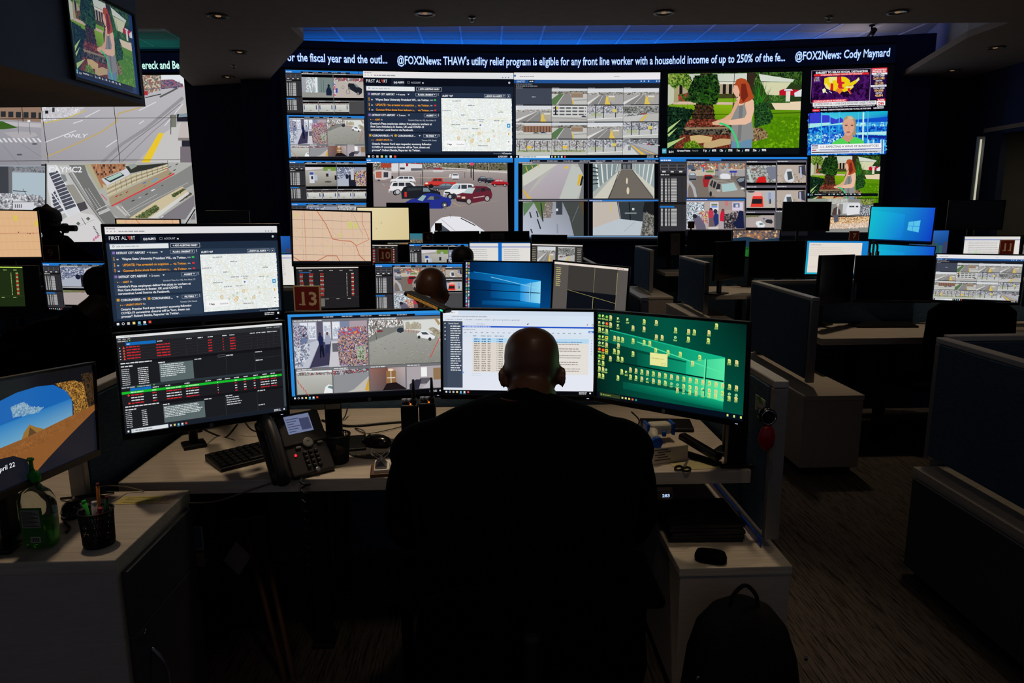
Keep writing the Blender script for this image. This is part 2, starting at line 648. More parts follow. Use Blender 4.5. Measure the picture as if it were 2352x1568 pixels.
def first_alert(c,lit=1.0):
 """1230 x 705"""
 c.rect(0,0,1230,705,(24,33,50)if lit==1 else (32,46,66))
 bg=(38,50,72)if lit==1 else (46,62,84)
 c.grad([(0,0),(1230,0),(1230,50),(0,50)],[(236,228,228),(232,232,236),(222,224,228),(240,238,236)])
 c.scr(10,8,60,8,(170,170,175),1)
 for k in range(3):
  c.ell(16+24*k,32,4,4,(150,150,155))
 c.scr(88,27,190,9,(150,152,158),2)
 for k in range(3):
  c.ell(1140+24*k,38,5,5,(140,140,145))
 c.rect(0,50,1230,112,(10,14,26))
 c.rect(225,60,330,112,(24,32,48))
 c.text(20,90,26,'FIRST AL',W_,118,0)
 c.poly([(140,66),(164,66),(160,71),(144,71)],(230,70,50))
 c.poly([(146,75),(162,75),(160,80),(148,80)],(230,70,50))
 c.poly([(152,84),(162,84),(160,90),(154,90)],(230,70,50))
 c.text(163,90,26,'RT',W_,29,0)
 c.text(245,92,14,'((o)) ALERTS',W_,84,2)
 c.box(356,78,374,92,2,(140,145,155))
 c.text(386,92,14,'ACCOUNT',(170,175,185),78,1)
 c.text(476,92,14,'x',W_,12,2)
 c.ell(1194,80,9,9,(200,205,210))
 c.rect(22,120,413,155,(232,236,238))
 c.ring(46,135,6,3,(120,125,135))
 c.scr(66,131,160,11,(190,195,200),8)
 c.box(428,122,634,152,3,(180,188,200))
 c.text(442,143,13,'+ ADD ALERTING PANE',W_,165,3)
 c.poly([(606,132),(620,132),(613,141)],W_)
 for (y0,y1)in ((165,318),(330,482),(497,650)):
  c.rect(26,y0,622,y1,bg)
 def head(y,s,w,more,mw,filt,fw,ic=(140,110,190),arrow=None):
  c.rect(34,y-18,52,y,ic)
  c.text(60,y,16,s,W_,w,2)
  c.text(72+w,y,15,more,W_,mw,1)
  ax=arrow or 92+w+mw
  c.poly([(ax,y-13),(ax+16,y-13),(ax+8,y-3)],W_)
  c.box(596-fw-10,y-21,592,y+4,2.5,(150,160,175))
  c.text(596-fw+8,y-2,12,filt,W_,fw-40,3)
  c.poly([(570,y-13),(582,y-13),(576,y-5)],W_)
  for k in range(3):
   c.ell(606,y-20+8*k,2.4,2.4,W_)
 head(190,'DETROIT CITY AIRPORT',190,'+ 4 more',72,'FLASH, URGENT',165)
 org=(240,160,45)
 for y,s,sw,cc,tag in ((233,'Wayne State University President Wil...',338,W_,(70,190,90)),(276,'UPDATE: Man arrested on suspicion ...',330,org,(220,50,60)),(316,'Gunman firing shots from balcony s...',320,org,(220,50,60))):
  for k in range(3):
   c.rect(38,y-22+9*k,45,y-16+9*k,org)
  c.scr(58,y-11,18,10,(190,195,205),3)
  c.text(94,y,17,s,cc,sw,1.6)
  c.text(436,y,16,'via Twitter.',cc,96,1.6)
  c.scr(538,y-12,26,10,(150,155,165),4)
  c.rect(570,y-15,588,y-2,tag)
 c.rect(26,316,622,330,(24,33,50)if lit==1 else (32,46,66))
 head(358,'DETROIT CITY AIRPORT',190,'+ 2 more',72,'ALERT',100)
 c.ell(50,388,4,4,org)
 c.ell(64,388,3,3,(130,130,130))
 c.ell(75,388,3,3,(130,130,130))
 c.text(84,394,13,'ALERT',org,42,2)
 c.text(132,394,13,'5h',(190,195,205),15,1)
 c.text(355,395,12,"Domino's Pizza, Inc. HQ, Ann Arbor, MI",(190,195,205),228,1)
 for y,s,sw in ((427,"Domino's Pizza employees deliver free pizza to workers at",500),(452,'First Care Ambulance in Exeter, UK amid COVID-19',436),(477,'coronavirus: Local Source via Facebook.',348)):
  c.text(47,y,16,s,W_,sw,1.8)
 head(524,'CORONAVIRUS - MI',165,'',1,'FILTERS',108,(220,160,50),438)
 c.rect(240,506,258,524,(220,160,50))
 c.text(266,524,16,'CORONAVIRUS ...',W_,146,2)
 for k in range(3):
  c.ell(56+13*k,553,4-k,4-k,org)
 c.text(90,558,13,'URGENT UPDATE',org,108,2)
 c.text(204,558,13,'9m',(190,195,205),18,1)
 c.text(462,558,12,'Toronto, ON, Canada',(190,195,205),122,1)
 for y,s,sw in ((591,'Ontario Premier Ford says reopening economy following',486),(617,'COVID-19 coronavirus closures will be "long, drawn out',472),(642,'process": Robert Benzie, Reporter via Twitter.',396)):
  c.text(54,y,16,s,W_,sw,1.8)
 c.rect(628,165,1212,205,bg)
 c.text(640,196,15,'ALERT MAP',W_,86,1.6)
 c.box(986,176,1160,202,2.5,(150,160,175))
 c.text(996,195,12,'o SHOW ALL ALERTS',W_,138,3)
 c.poly([(1142,184),(1154,184),(1148,193)],W_)
 c.box(1174,176,1200,202,2.5,(150,160,175))
 c.rect(1184,185,1190,193,W_)
 c.rect(630,208,1212,640,(238,243,240))
 c.patch([(630,208),(1212,208),(1212,640),(630,640)],8,[(240,244,242),(236,242,240),(243,246,244),(230,241,233)],4,0.2,0.3,cover=0.5)
 yl=(240,228,190)
 c.line([(650,362),(760,372),(800,408),(970,410),(1010,382),(1090,378),(1212,362)],4,yl)
 c.line([(765,232),(860,372),(952,470),(985,550),(1012,640)],4,yl)
 c.line([(650,480),(1212,488)],3,yl)
 c.line([(650,370),(740,460),(860,560),(880,590),(1010,596)],4,yl)
 c.line([(938,210),(944,380)],3,yl)
 c.line([(1100,210),(1100,350),(1110,620)],3,yl)
 c.line([(768,480),(770,600)],3,yl)
 for x,y,w in ((720,226,80),(848,262,56),(636,305,70),(790,340,50),(846,380,74),(925,378,66),(940,393,40),(710,418,78),(790,452,60),(880,450,56),(930,590,90),(750,582,66),(1100,316,50),(1064,385,46)):
  c.scr(x,y,w,8,(160,165,170),2)
 for x,y,s in ((1120,314,0),(1132,392,0),(1056,473,0),(938,496,1),(886,510,0),(856,526,0),(768,534,1),(822,552,0),(884,546,1),(874,562,1),(950,556,0),(1014,552,1),(1018,540,0),(1062,518,2)):
  c.ell(x,y,9+4*(s==1),9+4*(s==1),(225,175,80)if s else (150,190,130))
  c.ell(x,y,7+2*(s==1),7+2*(s==1),(245,240,225))
  c.poly([(x-1,y-6),(x+5,y-1),(x,y+4)],(110,165,80)if s!=2 else (235,160,90))
 c.ell(950,426,8,7,(90,115,190))
 c.rect(1170,414,1198,446,(60,150,205))
 c.ell(1184,430,7,7,W_)
 c.ring(1184,463,8,2,(130,190,225))
 c.ell(1184,498,5,10,(235,170,50))
 c.rect(1172,548,1196,610,(250,250,250))
 c.text(1177,570,16,'+',(60,60,60),14,2)
 c.rect(1178,594,1192,597,(90,90,90))
 c.rect(650,556,818,606,(252,252,252))
 c.text(670,590,14,'Map',(60,60,65),42,2)
 c.text(750,590,13,'Satellite',(170,172,176),64,1)
 c.text(1056,664,12,'Powered by',(120,130,145),62,1)
 c.text(1124,664,14,'N:Dataminr',(190,198,210),84,2)
 taskbar(c,1230,705,38)
def car(c,x,y,w,h,col,flip=False,kind='suv',glass=(60,68,78)):
 """side view of a car standing with its wheels at y"""
 X=lambda t:x+(w*(1-t)if flip else w*t)
 Y=lambda t:y-h*t
 if kind=='suv':
  body=[(0,.18),(0,.5),(.03,.62),(.1,.95),(.2,1),(.62,1),(.72,.9),(.8,.66),(.96,.58),(1,.45),(1,.18)]
  wins=[[(.1,.66),(.14,.9),(.26,.92),(.26,.66)],[(.29,.66),(.29,.92),(.46,.92),(.46,.66)],[(.49,.66),(.49,.92),(.62,.92),(.73,.66)]]
 elif kind=='truck':
  body=[(0,.2),(0,.6),(.4,.62),(.42,.98),(.7,1),(.78,.66),(.97,.58),(1,.4),(1,.2)]
  wins=[[(.45,.68),(.45,.92),(.55,.92),(.55,.68)],[(.58,.68),(.58,.92),(.68,.92),(.74,.68)]]
 else:
  body=[(0,.22),(.01,.6),(.12,.68),(.26,.95),(.42,1),(.58,.96),(.76,.66),(.96,.55),(1,.4),(1,.22)]
  wins=[[(.2,.68),(.3,.9),(.44,.94),(.44,.68)],[(.47,.68),(.47,.94),(.57,.9),(.72,.68)]]
 c.poly([(X(a),Y(b))for a,b in body],col)
 for q in wins:
  c.poly([(X(a),Y(b))for a,b in q],glass)
 dk=tuple(int(v*0.6)for v in col)
 c.poly([(X(a),Y(b))for a,b in ((.02,.18),(.02,.32),(.98,.32),(.98,.18))],dk)
 for t in (.2,.8):
  c.ell(X(t),Y(.17),h*.2,h*.2,(18,18,20))
  c.ell(X(t),Y(.17),h*.12,h*.12,(170,172,176),8)
 c.rect(min(X(.0),X(.03)),Y(.58),max(X(.0),X(.03)),Y(.46),(190,40,40))
def thumb(c,x0,y0,x1,y1,kind,seed=1):
 """a small security camera picture, drawn on 100 x 60"""
 g=c.sub(x0,y0,x1,y1,100,60)
 r=random.Random(seed)
 q=lambda *p:[(p[i],p[i+1])for i in range(0,len(p),2)]
 road,lite=(150,148,146),(205,205,202)
 if kind=='street':
  c.grad(q(0,0,100,0,100,22,0,22),[(212,216,222)]*2+[(225,226,226)]*2)
  c.patch(q(0,16,100,14,100,25,0,25),3,[(90,90,88),(150,148,144),(190,188,184),(120,110,100)],seed,0.4,0.6)
  c.rect(0,24,100,60,(168,166,164))
  vx=40+25*r.random()
  c.poly(q(vx-3,24,vx+6,24,70,60,2,60),(138,136,135))
  c.poly(q(vx-9,24,vx-7,24,4,60,-0,60,0,52),(220,220,216))
  c.poly(q(vx+10,30,vx+14,30,vx+22,60,vx+6,60),(225,195,90))
  c.rect(vx+16,28,vx+34,50,(180,172,150))
  c.rect(vx+16,28,vx+34,33,(225,222,210))
  c.line(q(vx+1,26,30,60),1,(225,225,222))
 elif kind=='road':
  c.grad(q(0,0,100,0,100,20,0,20),[(205,210,214)]*4)
  c.patch(q(0,12,100,9,100,22,0,22),3,[(70,72,66),(120,118,112),(160,150,140)],seed,0.5,0.6)
  c.rect(0,20,100,60,(196,196,192))
  c.poly(q(20,20,34,20,12,60,0,60,0,40),(90,120,80))
  c.poly(q(36,20,52,20,60,60,16,60),(140,138,136))
  c.rect(54,14,88,34,(150,128,108))
  c.rect(54,14,88,18,(176,160,142))
  c.rect(58,40,62,60,(220,190,80))
  c.line(q(62,44,100,42),1.4,(80,80,80))
 elif kind=='garage':
  c.rect(0,0,100,60,(215,215,212))
  for k in range(3):
   c.rect(4,6+12*k,96,12+12*k,(92,96,100))
   for j in range(5):
    c.rect(18+18*j,6+12*k,22+18*j,12+12*k,(200,200,198))
  c.rect(9,2,13,36,(40,40,44))
  c.rect(12,4,17,12,(220,180,60))
  c.rect(0,42,100,60,(184,182,178))
  c.line(q(0,45,100,52),2,(150,148,145))
  car(c,84,44,14,7,(40,44,60),kind='sedan')
 elif kind=='trees':
  c.rect(0,0,100,60,(196,200,204))
  c.patch(q(0,2,100,2,100,34,0,34),2.6,[(120,112,108),(165,160,158),(200,202,205),(92,86,82)],seed,0.5,0.6)
  c.rect(0,36,100,60,(196,198,190))
  c.patch(q(4,38,96,38,96,47,4,47),2.4,[(110,124,84),(150,158,120),(176,178,150)],seed+3,0.5,0.5)
  for k in range(5):
   x=6+20*k+6*r.random()
   c.rect(x,4,x+1.6,42,(60,62,66))
  c.rect(30,24,44,34,(230,190,80))
 elif kind=='plaza':
  c.rect(0,0,100,60,(206,208,210))
  c.patch(q(0,0,100,0,100,30,0,30),3,[(150,150,158),(190,192,198),(110,112,120),(215,216,220)],seed,0.4,0.6)
  c.rect(0,32,100,60,(190,192,190))
  c.rect(10,28,40,40,(176,184,150))
  for x in (22,44,78):
   c.rect(x,2,x+2.4,48,(46,50,62))
  c.rect(70,14,82,26,(215,200,110))
  c.poly(q(0,50,100,44,100,47,0,54),(225,226,222))
 elif kind=='brick':
  c.rect(0,0,100,60,(206,206,206))
  c.patch(q(0,6,24,8,24,30,0,30),2.6,[(120,116,110),(170,168,164)],seed)
  c.rect(20,12,100,36,(150,112,92))
  for k in range(9):
   c.rect(24+8.6*k,14,27+8.6*k,35,(96,74,64))
  c.rect(0,36,100,60,(196,196,190))
  car(c,6,42,16,6,(225,225,225),kind='sedan')
  car(c,48,42,18,6,(60,80,66),kind='sedan')
  car(c,68,41,18,6,(40,60,120),kind='sedan')
  c.rect(0,44,100,46,(168,166,160))
 elif kind=='lot':
  c.rect(0,0,100,60,(198,198,196))
  c.patch(q(0,4,100,2,100,30,0,30),2.4,[(54,60,54),(98,100,96),(150,152,150),(190,190,190)],seed,0.4,0.6)
  for k in range(9):
   car(c,2+9*k,42-1.2*k,14,7,r.choice([(200,202,204),(60,64,72),(120,126,132),(160,70,60)]),kind='sedan')
  c.poly(q(60,34,100,30,100,60,38,60),(186,184,178))
  c.poly(q(62,36,68,36,54,60,46,60),(222,188,70))
 elif kind=='tracks':
  c.rect(0,0,100,60,(176,178,184))
  c.patch(q(0,0,100,0,100,18,0,18),3,[(70,72,80),(130,134,140),(190,192,198)],seed,0.5,0.6)
  for k in range(4):
   car(c,56+11*k,20+2*k,15,7,r.choice([(170,40,50),(60,62,70),(220,220,222)]),kind='sedan')
  c.poly(q(14,20,30,20,100,56,100,60,40,60),(150,150,156))
  c.poly(q(8,20,16,20,46,60,0,60,0,40),(206,208,208))
  c.poly(q(22,22,26,22,66,60,54,60),(228,186,70))
  c.poly(q(46,34,49,34,92,58,86,58),(228,186,70))
  c.rect(14,26,22,42,(130,134,140))
 elif kind=='pumps':
  c.rect(0,0,100,60,(170,166,158))
  c.grad(q(0,14,100,10,100,60,0,60),[(176,172,164),(196,192,182),(120,118,110),(140,138,130)])
  c.rect(58,0,100,12,(120,150,70))
  c.poly(q(0,0,60,0,52,6,0,10),(215,210,215))
  c.rect(12,14,28,50,(210,212,218))
  c.rect(13,16,26,24,(60,80,150))
  c.rect(28,24,38,42,(180,190,205))
  c.rect(18,28,24,38,(40,44,60))
  c.rect(72,6,82,28,(180,180,184))
  c.rect(66,20,74,30,(40,42,50))
  c.rect(94,26,100,40,(20,20,24))
  c.ell(72,46,12,3,(84,84,74))
 elif kind=='shop':
  c.rect(0,0,100,60,(150,156,172))
  c.patch(q(0,0,60,0,60,30,0,40),2,[(190,198,215),(120,130,160),(80,86,110),(220,224,235)],seed,0.5,0.7)
  c.poly(q(0,40,40,24,52,60,0,60),(176,182,196))
  c.rect(38,24,62,60,(30,32,46))
  c.rect(46,4,56,40,(196,196,202))
  c.patch(q(58,16,100,8,100,60,70,60,60,44),2,[(170,60,70),(200,190,210),(80,90,150),(220,190,90),(60,60,80),(210,120,130)],seed,0.6,0.8)
  c.ell(33,30,5,8,(30,36,56))
 elif kind=='yard':
  c.grad(q(0,0,100,0,100,60,0,60),[(225,226,222),(215,218,212),(190,190,184),(176,176,170)])
  c.patch(q(0,0,100,0,100,7,0,9),2,[(160,60,60),(90,96,90),(190,190,190),(120,110,100)],seed,0.6,0.8)
  c.ell(30+30*r.random(),48,9,3,(140,140,132))
  for k in range(2):
   x=4+80*k
   c.rect(x,14,x+6,40,(60,66,90))
   c.rect(x+1,34,x+7,42,(60,80,190))
 g2=c.f
 c.f=g
 return g2
def app_side(c,w,h,rows=(14,12),blue=(30,120,205)):
 """the dark list column of the camera program, w x h"""
 c.rect(0,0,w,h,(50,50,54))
 c.rect(0,0,w,h*.035,blue)
 c.scr(w*.04,h*.008,w*.4,h*.016,W_,2)
 for r in range(2):
  for k in range(3):
   c.box(w*(.03+.32*k),h*(.07+.045*r),w*(.33+.32*k),h*(.11+.045*r),w*.012,(110,110,116))
 for k in range(3):
  c.scr(w*(.1+.32*k),h*.165,w*.14,h*.02,(210,210,210),k)
 c.rect(0,h*.2,w,h*.235,(24,24,26))
 c.scr(w*.04,h*.21,w*.4,h*.016,(200,200,200),9)
 def table(y0,y1,n,blue_head=False):
  dy=(y1-y0)/n
  if blue_head:
   c.rect(0,y0-dy*1.4,w*.55,y0-dy*.2,blue)
  for i in range(n):
   y=y0+dy*i
   for fx,fw in ((.05,.07),(.2,.08),(.33,.05),(.43,.22)):
    c.rect(w*fx,y+dy*.15,w*(fx+fw),y+dy*.75,(200,200,200)if i else (120,120,120))
  for fx in (.15,.3,.41,.68,.84):
   c.rect(w*fx,y0,w*fx+w*.01,y1,(24,24,26))
 table(h*.26,h*.6,rows[0])
 c.rect(0,h*.6,w,h*.635,(24,24,26))
 table(h*.68,h*.94,rows[1],True)
def camera_app(c,w,h,pics,side=True,blue=(40,128,214),tb=True):
 """window with a blue title bar, list column and camera pictures; pics are (x0, y0, x1, y1, kind) in 0..1"""
 c.rect(0,0,w,h,(22,22,26))
 c.rect(0,0,w,h*.03,blue)
 c.rect(0,h*.03,w,h*.055,(16,16,24))
 for k in range(6):
  c.scr(w*(.22+.12*k),h*.036,w*.08,h*.012,(170,175,185),k)
 c.rect(w*.82,h*.03,w,h*.055,blue)
 if side:
  g=c.sub(0,h*.03,w*.19,h*.95,100,300)
  app_side(c,100,300)
  c.f=g
 for k,(x0,y0,x1,y1,kd)in enumerate(pics):
  X0,Y0,X1,Y1=w*x0,h*y0,w*x1,h*y1
  c.rect(X0,Y0,X1,Y1,(118,118,122))
  c.rect(X0+w*.003,Y0+h*.028,X1-w*.003,Y1-h*.003,(3,3,4))
  c.scr(X0+w*.01,Y0+h*.008,(X1-X0)*.4,h*.013,(220,220,222),k)
  if kd is None:
   c.rect(X0+w*.003,Y0+h*.01,X1-w*.003,Y1-h*.003,(74,74,76))
   continue
  m=(Y1-Y0)*.1 if kd[0]=='-' else 0
  draw=PICS.get(kd.strip('-'))
  if draw:
   g=c.sub(X0+w*.004,Y0+h*.03+m,X1-w*.004,Y1-h*.006-m,draw[1],draw[2])
   draw[0](c)
   c.f=g
  else:
   thumb(c,X0+w*.004,Y0+h*.03+m,X1-w*.004,Y1-h*.006-m,kd.strip('-'),3+k)
 if tb:
  taskbar(c,w,h,h*.045)
def pic_shop_door(c):
 """620 x 345: shop entrance with two people and racks of goods"""
 c.rect(0,0,620,345,(168,172,190))
 for x in (55,125,250,325):
  c.rect(x,5,x+62,130,(232,236,244))
  c.patch([(x+5,30),(x+57,30),(x+57,120),(x+5,120)],9,[(225,230,242),(180,188,205),(245,246,250)],x)
 c.rect(195,0,245,140,(96,92,110))
 c.rect(312,0,322,140,(120,110,110))
 c.rect(390,0,470,60,(130,138,165))
 c.rect(470,0,620,60,(176,160,170))
 c.patch([(0,20),(110,30),(120,150),(0,190)],6,[(120,125,150),(200,205,222),(70,74,100),(160,120,140)],3,.5,.7)
 c.poly([(0,190),(190,140),(215,150),(110,345),(0,345)],(196,200,212))
 c.patch([(0,180),(130,160),(120,250),(60,330),(0,330)],9,[(150,156,175),(220,224,235),(105,112,135),(190,195,210)],5,.5,.7)
 c.poly([(215,155),(310,150),(285,330),(120,345)],(62,58,84))
 c.poly([(205,200),(215,160),(300,160),(296,200)],(74,72,100))
 c.poly([(310,150),(390,150),(385,345),(285,345)],(205,204,210))
 c.rect(318,165,370,230,(100,100,108))
 c.patch([(372,80),(400,50),(620,40),(620,345),(375,335),(362,200)],7,[(180,60,70),(215,212,222),(90,96,140),(200,150,110),(70,66,80),(196,150,170),(150,150,140),(120,60,70)],8,.35,.5)
 c.patch([(380,60),(560,50),(580,90),(385,110)],9,[(210,160,80),(190,70,80),(100,120,180),(220,210,200)],9,.4,.5)
 c.patch([(520,200),(600,190),(600,300),(530,300)],8,[(110,130,90),(180,185,170),(70,80,60)],10)
# people
 c.ell(218,92,12,14,(38,40,70))
 c.poly([(205,105),(228,100),(246,125),(246,175),(210,185),(202,140)],(30,36,78))
 c.poly([(212,180),(244,175),(250,262),(236,270),(226,215),(222,275),(210,270)],(20,22,44))
 c.ell(280,90,11,13,(110,80,76))
 c.poly([(266,104),(292,100),(312,130),(300,172),(262,175),(258,130)],(160,166,186))
 c.poly([(264,172),(300,170),(286,245),(272,232),(262,250),(256,240)],(44,50,84))
 c.ell(84,100,10,12,(60,56,74))
 c.poly([(64,118),(100,112),(116,150),(60,160)],(110,124,160))
def pic_lot_corner(c):
 """590 x 345: yard with a white wall and parked cars"""
 c.grad([(0,60),(590,60),(590,345),(0,345)],[(170,170,164),(165,165,158),(140,140,133),(150,150,142)])
 c.rect(0,0,590,60,(150,152,150))
 c.patch([(0,0),(280,0),(280,60),(0,130)],9,[(205,205,205),(110,112,108),(240,240,240),(150,130,120),(84,90,88)],3,.5,.6)
 c.poly([(0,130),(120,60),(280,50),(300,70),(200,100),(0,170)],(128,128,124))
 c.poly([(280,10),(590,5),(590,190),(560,120),(400,90),(290,80)],(222,224,220))
 c.patch([(300,25),(330,18),(340,45),(370,20),(430,40),(430,80),(300,75)],9,[(168,160,140),(186,180,162)],4,.4,.4)
 c.patch([(490,80),(520,68),(560,85),(590,110),(590,160),(540,120)],9,[(150,140,118),(176,168,146)],5,.4,.4)
 c.patch([(0,160),(590,150),(590,345),(0,345)],12,[(120,120,114),(165,165,158),(176,176,170)],6,.3,.9,3,cover=.05)
 c.ell(90,85,28,8,(130,50,60));c.ell(190,52,26,8,(200,204,208))
 c.poly([(230,75),(250,62),(280,66),(288,92),(260,104),(232,96)],(44,52,64))
 c.poly([(390,118),(430,95),(480,100),(510,122),(545,140),(535,160),(480,158),(400,140)],(236,238,240))
 c.poly([(425,104),(470,104),(492,124),(440,122)],(70,80,90))
 c.ell(410,142,12,13,(60,60,64));c.ell(500,160,13,14,(60,60,64))
 for k in range(6):
  x,y=578-14*k,150+26*k
  c.poly([(x,y),(x+8,y),(x-4,y+24),(x-12,y+24)],(205,80,60))
 for k in range(5):
  c.rect(300+22*k,74+4*k,305+22*k,98+3*k,(200,110,80))
 c.line([(55,25),(62,150)],4,(60,66,66))
 c.poly([(535,0),(560,0),(590,40),(575,56)],(176,150,110))
def pic_drive(c):
 """300 x 180"""
 c.grad([(0,30),(300,30),(300,180),(0,180)],[(190,190,184),(196,196,190),(165,165,158),(170,170,162)])
 c.rect(0,0,300,30,(232,234,236))
 c.patch([(0,8),(300,18),(300,34),(0,34)],7,[(170,60,60),(90,96,96),(190,192,192),(120,124,120)],3,.6,.8)
 for k in range(5):
  c.poly([(4+20*k,70+26*k),(10+20*k,70+26*k),(22+20*k,100+26*k),(16+20*k,100+26*k)],(205,70,50))
 c.poly([(240,130),(268,112),(300,120),(300,180),(222,180)],(240,242,244))
 c.poly([(256,136),(272,122),(300,128),(300,150)],(110,140,140))
def pic_road(c):
 """300 x 180"""
 c.rect(0,0,300,180,(226,228,232))
 c.patch([(0,6),(300,0),(300,26),(150,34),(0,46)],7,[(170,50,60),(70,76,84),(190,194,200),(110,116,120)],5,.6,.8)
 c.poly([(0,46),(150,34),(300,26),(300,60),(170,160),(110,180),(0,180)],(146,148,152))
 c.poly([(300,60),(170,160),(110,180),(300,180)],(196,192,184))
 c.poly([(300,80),(292,86),(262,170),(300,180)],(212,165,60))
def pic_hall(c):
 """260 x 190"""
 c.rect(0,0,260,190,(110,88,82))
 c.grad([(0,0),(130,0),(130,190),(0,190)],[(150,110,100),(120,80,70),(90,74,74),(120,104,104)])
 c.grad([(130,0),(260,0),(260,190),(130,190)],[(170,140,130),(190,176,176),(150,146,150),(110,100,100)])
 c.rect(118,28,190,132,(150,110,70))
 c.rect(150,28,156,132,(215,205,190))
 c.rect(124,82,184,90,(225,215,195))
 c.ell(152,20,20,10,(250,220,190))
 c.poly([(120,132),(190,126),(260,180),(260,190),(90,190)],(30,22,24))
def pic_room(c):
 """260 x 190"""
 c.rect(0,0,260,190,(176,168,172))
 c.rect(108,10,152,90,(248,248,246))
 c.rect(200,20,260,120,(150,120,86))
 c.poly([(100,100),(180,100),(170,150),(90,150)],(96,92,100))
 c.poly([(20,150),(70,110),(110,112),(90,190),(20,190)],(52,50,66))
 c.poly([(180,110),(200,100),(190,190),(110,190),(150,150)],(190,188,196))
def pic_gas_lane(c):
 """870 x 500: cars at the pumps"""
 c.rect(0,0,870,500,(122,112,104))
 c.patch([(0,0),(870,0),(870,90),(0,110)],16,[(225,222,218),(190,90,60),(120,130,120),(205,170,120),(90,96,110),(235,235,235)],4,.5,.7)
 c.poly([(0,100),(870,80),(870,160),(0,190)],(196,184,168))
 c.patch([(270,110),(400,100),(400,130),(290,134)],12,[(100,130,70),(130,150,90)],5)
 c.poly([(420,110),(870,90),(870,190),(430,180)],(168,162,162))
 c.rect(212,20,265,46,(225,60,60))
 c.rect(232,66,258,124,(70,120,200))
 c.rect(10,20,110,90,(84,92,110));c.poly([(60,90),(120,90),(130,115),(60,112)],(40,44,56))
 c.poly([(0,60),(22,70),(14,500),(0,500)],(150,150,190))
 c.poly([(0,180),(80,160),(0,420)],(180,165,150))
 c.rect(470,0,500,230,(150,150,156));c.rect(580,0,612,230,(165,165,172))
 c.rect(420,92,470,106,(30,44,100));c.rect(634,110,750,136,(50,60,170))
 c.rect(424,106,434,190,(70,72,80));c.rect(456,106,464,200,(70,72,80));c.rect(660,136,672,220,(90,90,96));c.rect(712,136,726,230,(90,90,96))
 c.poly([(20,180),(40,140),(110,138),(135,170),(140,240),(110,262),(30,262)],(120,124,132))
 c.poly([(36,172),(50,146),(104,146),(118,172)],(190,205,215))
 c.rect(30,225,135,245,(40,40,46))
 c.poly([(490,170),(530,150),(610,152),(650,180),(650,230),(500,230)],(226,228,232))
 c.poly([(232,250),(262,170),(360,168),(392,210),(372,300),(300,350),(250,350)],(165,40,46))
 c.poly([(264,192),(372,190),(380,236),(262,238)],(38,36,42))
 c.poly([(0,240),(60,270),(120,360),(150,500),(110,500),(80,380),(30,290),(0,280)],(176,178,184))
 c.poly([(310,330),(340,240),(380,215),(640,240),(700,262),(790,360),(870,430),(870,500),(430,500),(340,470),(320,400)],(150,142,134))
 c.poly([(510,310),(700,285),(760,395),(530,425)],(170,200,200))
 c.poly([(336,318),(372,240),(392,260),(366,350)],(52,52,56));c.poly([(378,352),(405,262),(440,280),(412,370)],(46,46,50));c.poly([(428,378),(455,290),(500,315),(490,410)],(46,46,50))
 c.line([(372,225),(640,258)],7,(80,78,78));c.line([(470,285),(690,262)],6,(70,68,68))
 c.ell(468,400,30,18,(190,186,182));c.ell(352,450,18,40,(40,38,38))
 c.poly([(735,240),(790,205),(870,195),(870,360),(790,330)],(46,48,58))
 c.poly([(745,248),(795,215),(865,210),(850,260),(790,280)],(130,140,150))
 c.ell(832,372,26,14,(225,228,232))
def pic_gas_shop(c):
 """870 x 410: customers in front of a counter"""
 c.rect(0,0,870,410,(176,160,156))
 c.patch([(0,20),(270,20),(260,230),(0,410)],12,[(110,130,140),(200,210,220),(80,96,110),(235,238,242),(160,170,180)],5,.5,.75)
 c.rect(270,20,350,400,(184,170,164));c.rect(355,20,480,140,(225,220,228));c.rect(372,40,462,70,(120,130,110));c.rect(372,76,462,96,(90,140,220))
 c.rect(480,0,700,130,(168,150,146));c.rect(580,0,622,70,(200,120,120))
 c.rect(690,20,850,140,(215,205,225));c.rect(706,36,800,96,(90,100,140));c.rect(740,50,780,92,(205,210,220))
 c.patch([(180,150),(320,150),(320,330),(250,300)],12,[(190,150,160),(200,190,200),(170,60,70),(210,200,90)],6,.5,.8)
 c.poly([(90,250),(130,195),(180,215),(230,270),(280,350),(292,410),(150,410),(110,300)],(104,98,118))
 c.ell(124,222,34,32,(40,40,46))
 c.ell(365,128,26,30,(60,40,46));c.poly([(322,170),(350,120),(400,150),(410,240),(330,252)],(190,60,80));c.poly([(335,250),(420,236),(430,400),(330,400)],(110,90,96))
 c.ell(432,152,30,34,(44,46,70));c.poly([(410,200),(440,170),(480,200),(482,330),(430,375),(400,260)],(38,52,110))
 c.ell(545,140,24,26,(120,60,60));c.poly([(500,220),(515,150),(572,160),(562,300),(500,290)],(205,30,60));c.rect(505,295,545,400,(176,168,176))
 c.patch([(560,200),(780,150),(780,400),(560,400)],12,[(34,34,40),(60,56,66),(160,150,150),(24,24,30),(90,60,60)],7,.5,.8)
 c.poly([(780,170),(800,140),(860,150),(870,400),(770,400),(690,330),(770,260)],(26,32,66))
 c.poly([(330,375),(480,370),(476,410),(324,410)],(206,200,196))
def pic_red_hood(c):
 """440 x 260"""
 c.rect(0,0,440,260,(138,142,138))
 c.patch([(0,0),(440,0),(440,260),(0,260)],16,[(150,160,156),(110,106,100),(180,186,184),(120,96,88),(130,136,130)],4,.22,.35)
 c.poly([(10,60),(40,60),(90,250),(50,250)],(190,205,200))
 c.poly([(150,240),(170,180),(280,170),(300,250),(290,260),(150,260)],(214,30,30))
 c.poly([(290,40),(330,20),(440,20),(440,200),(360,220)],(120,126,142))
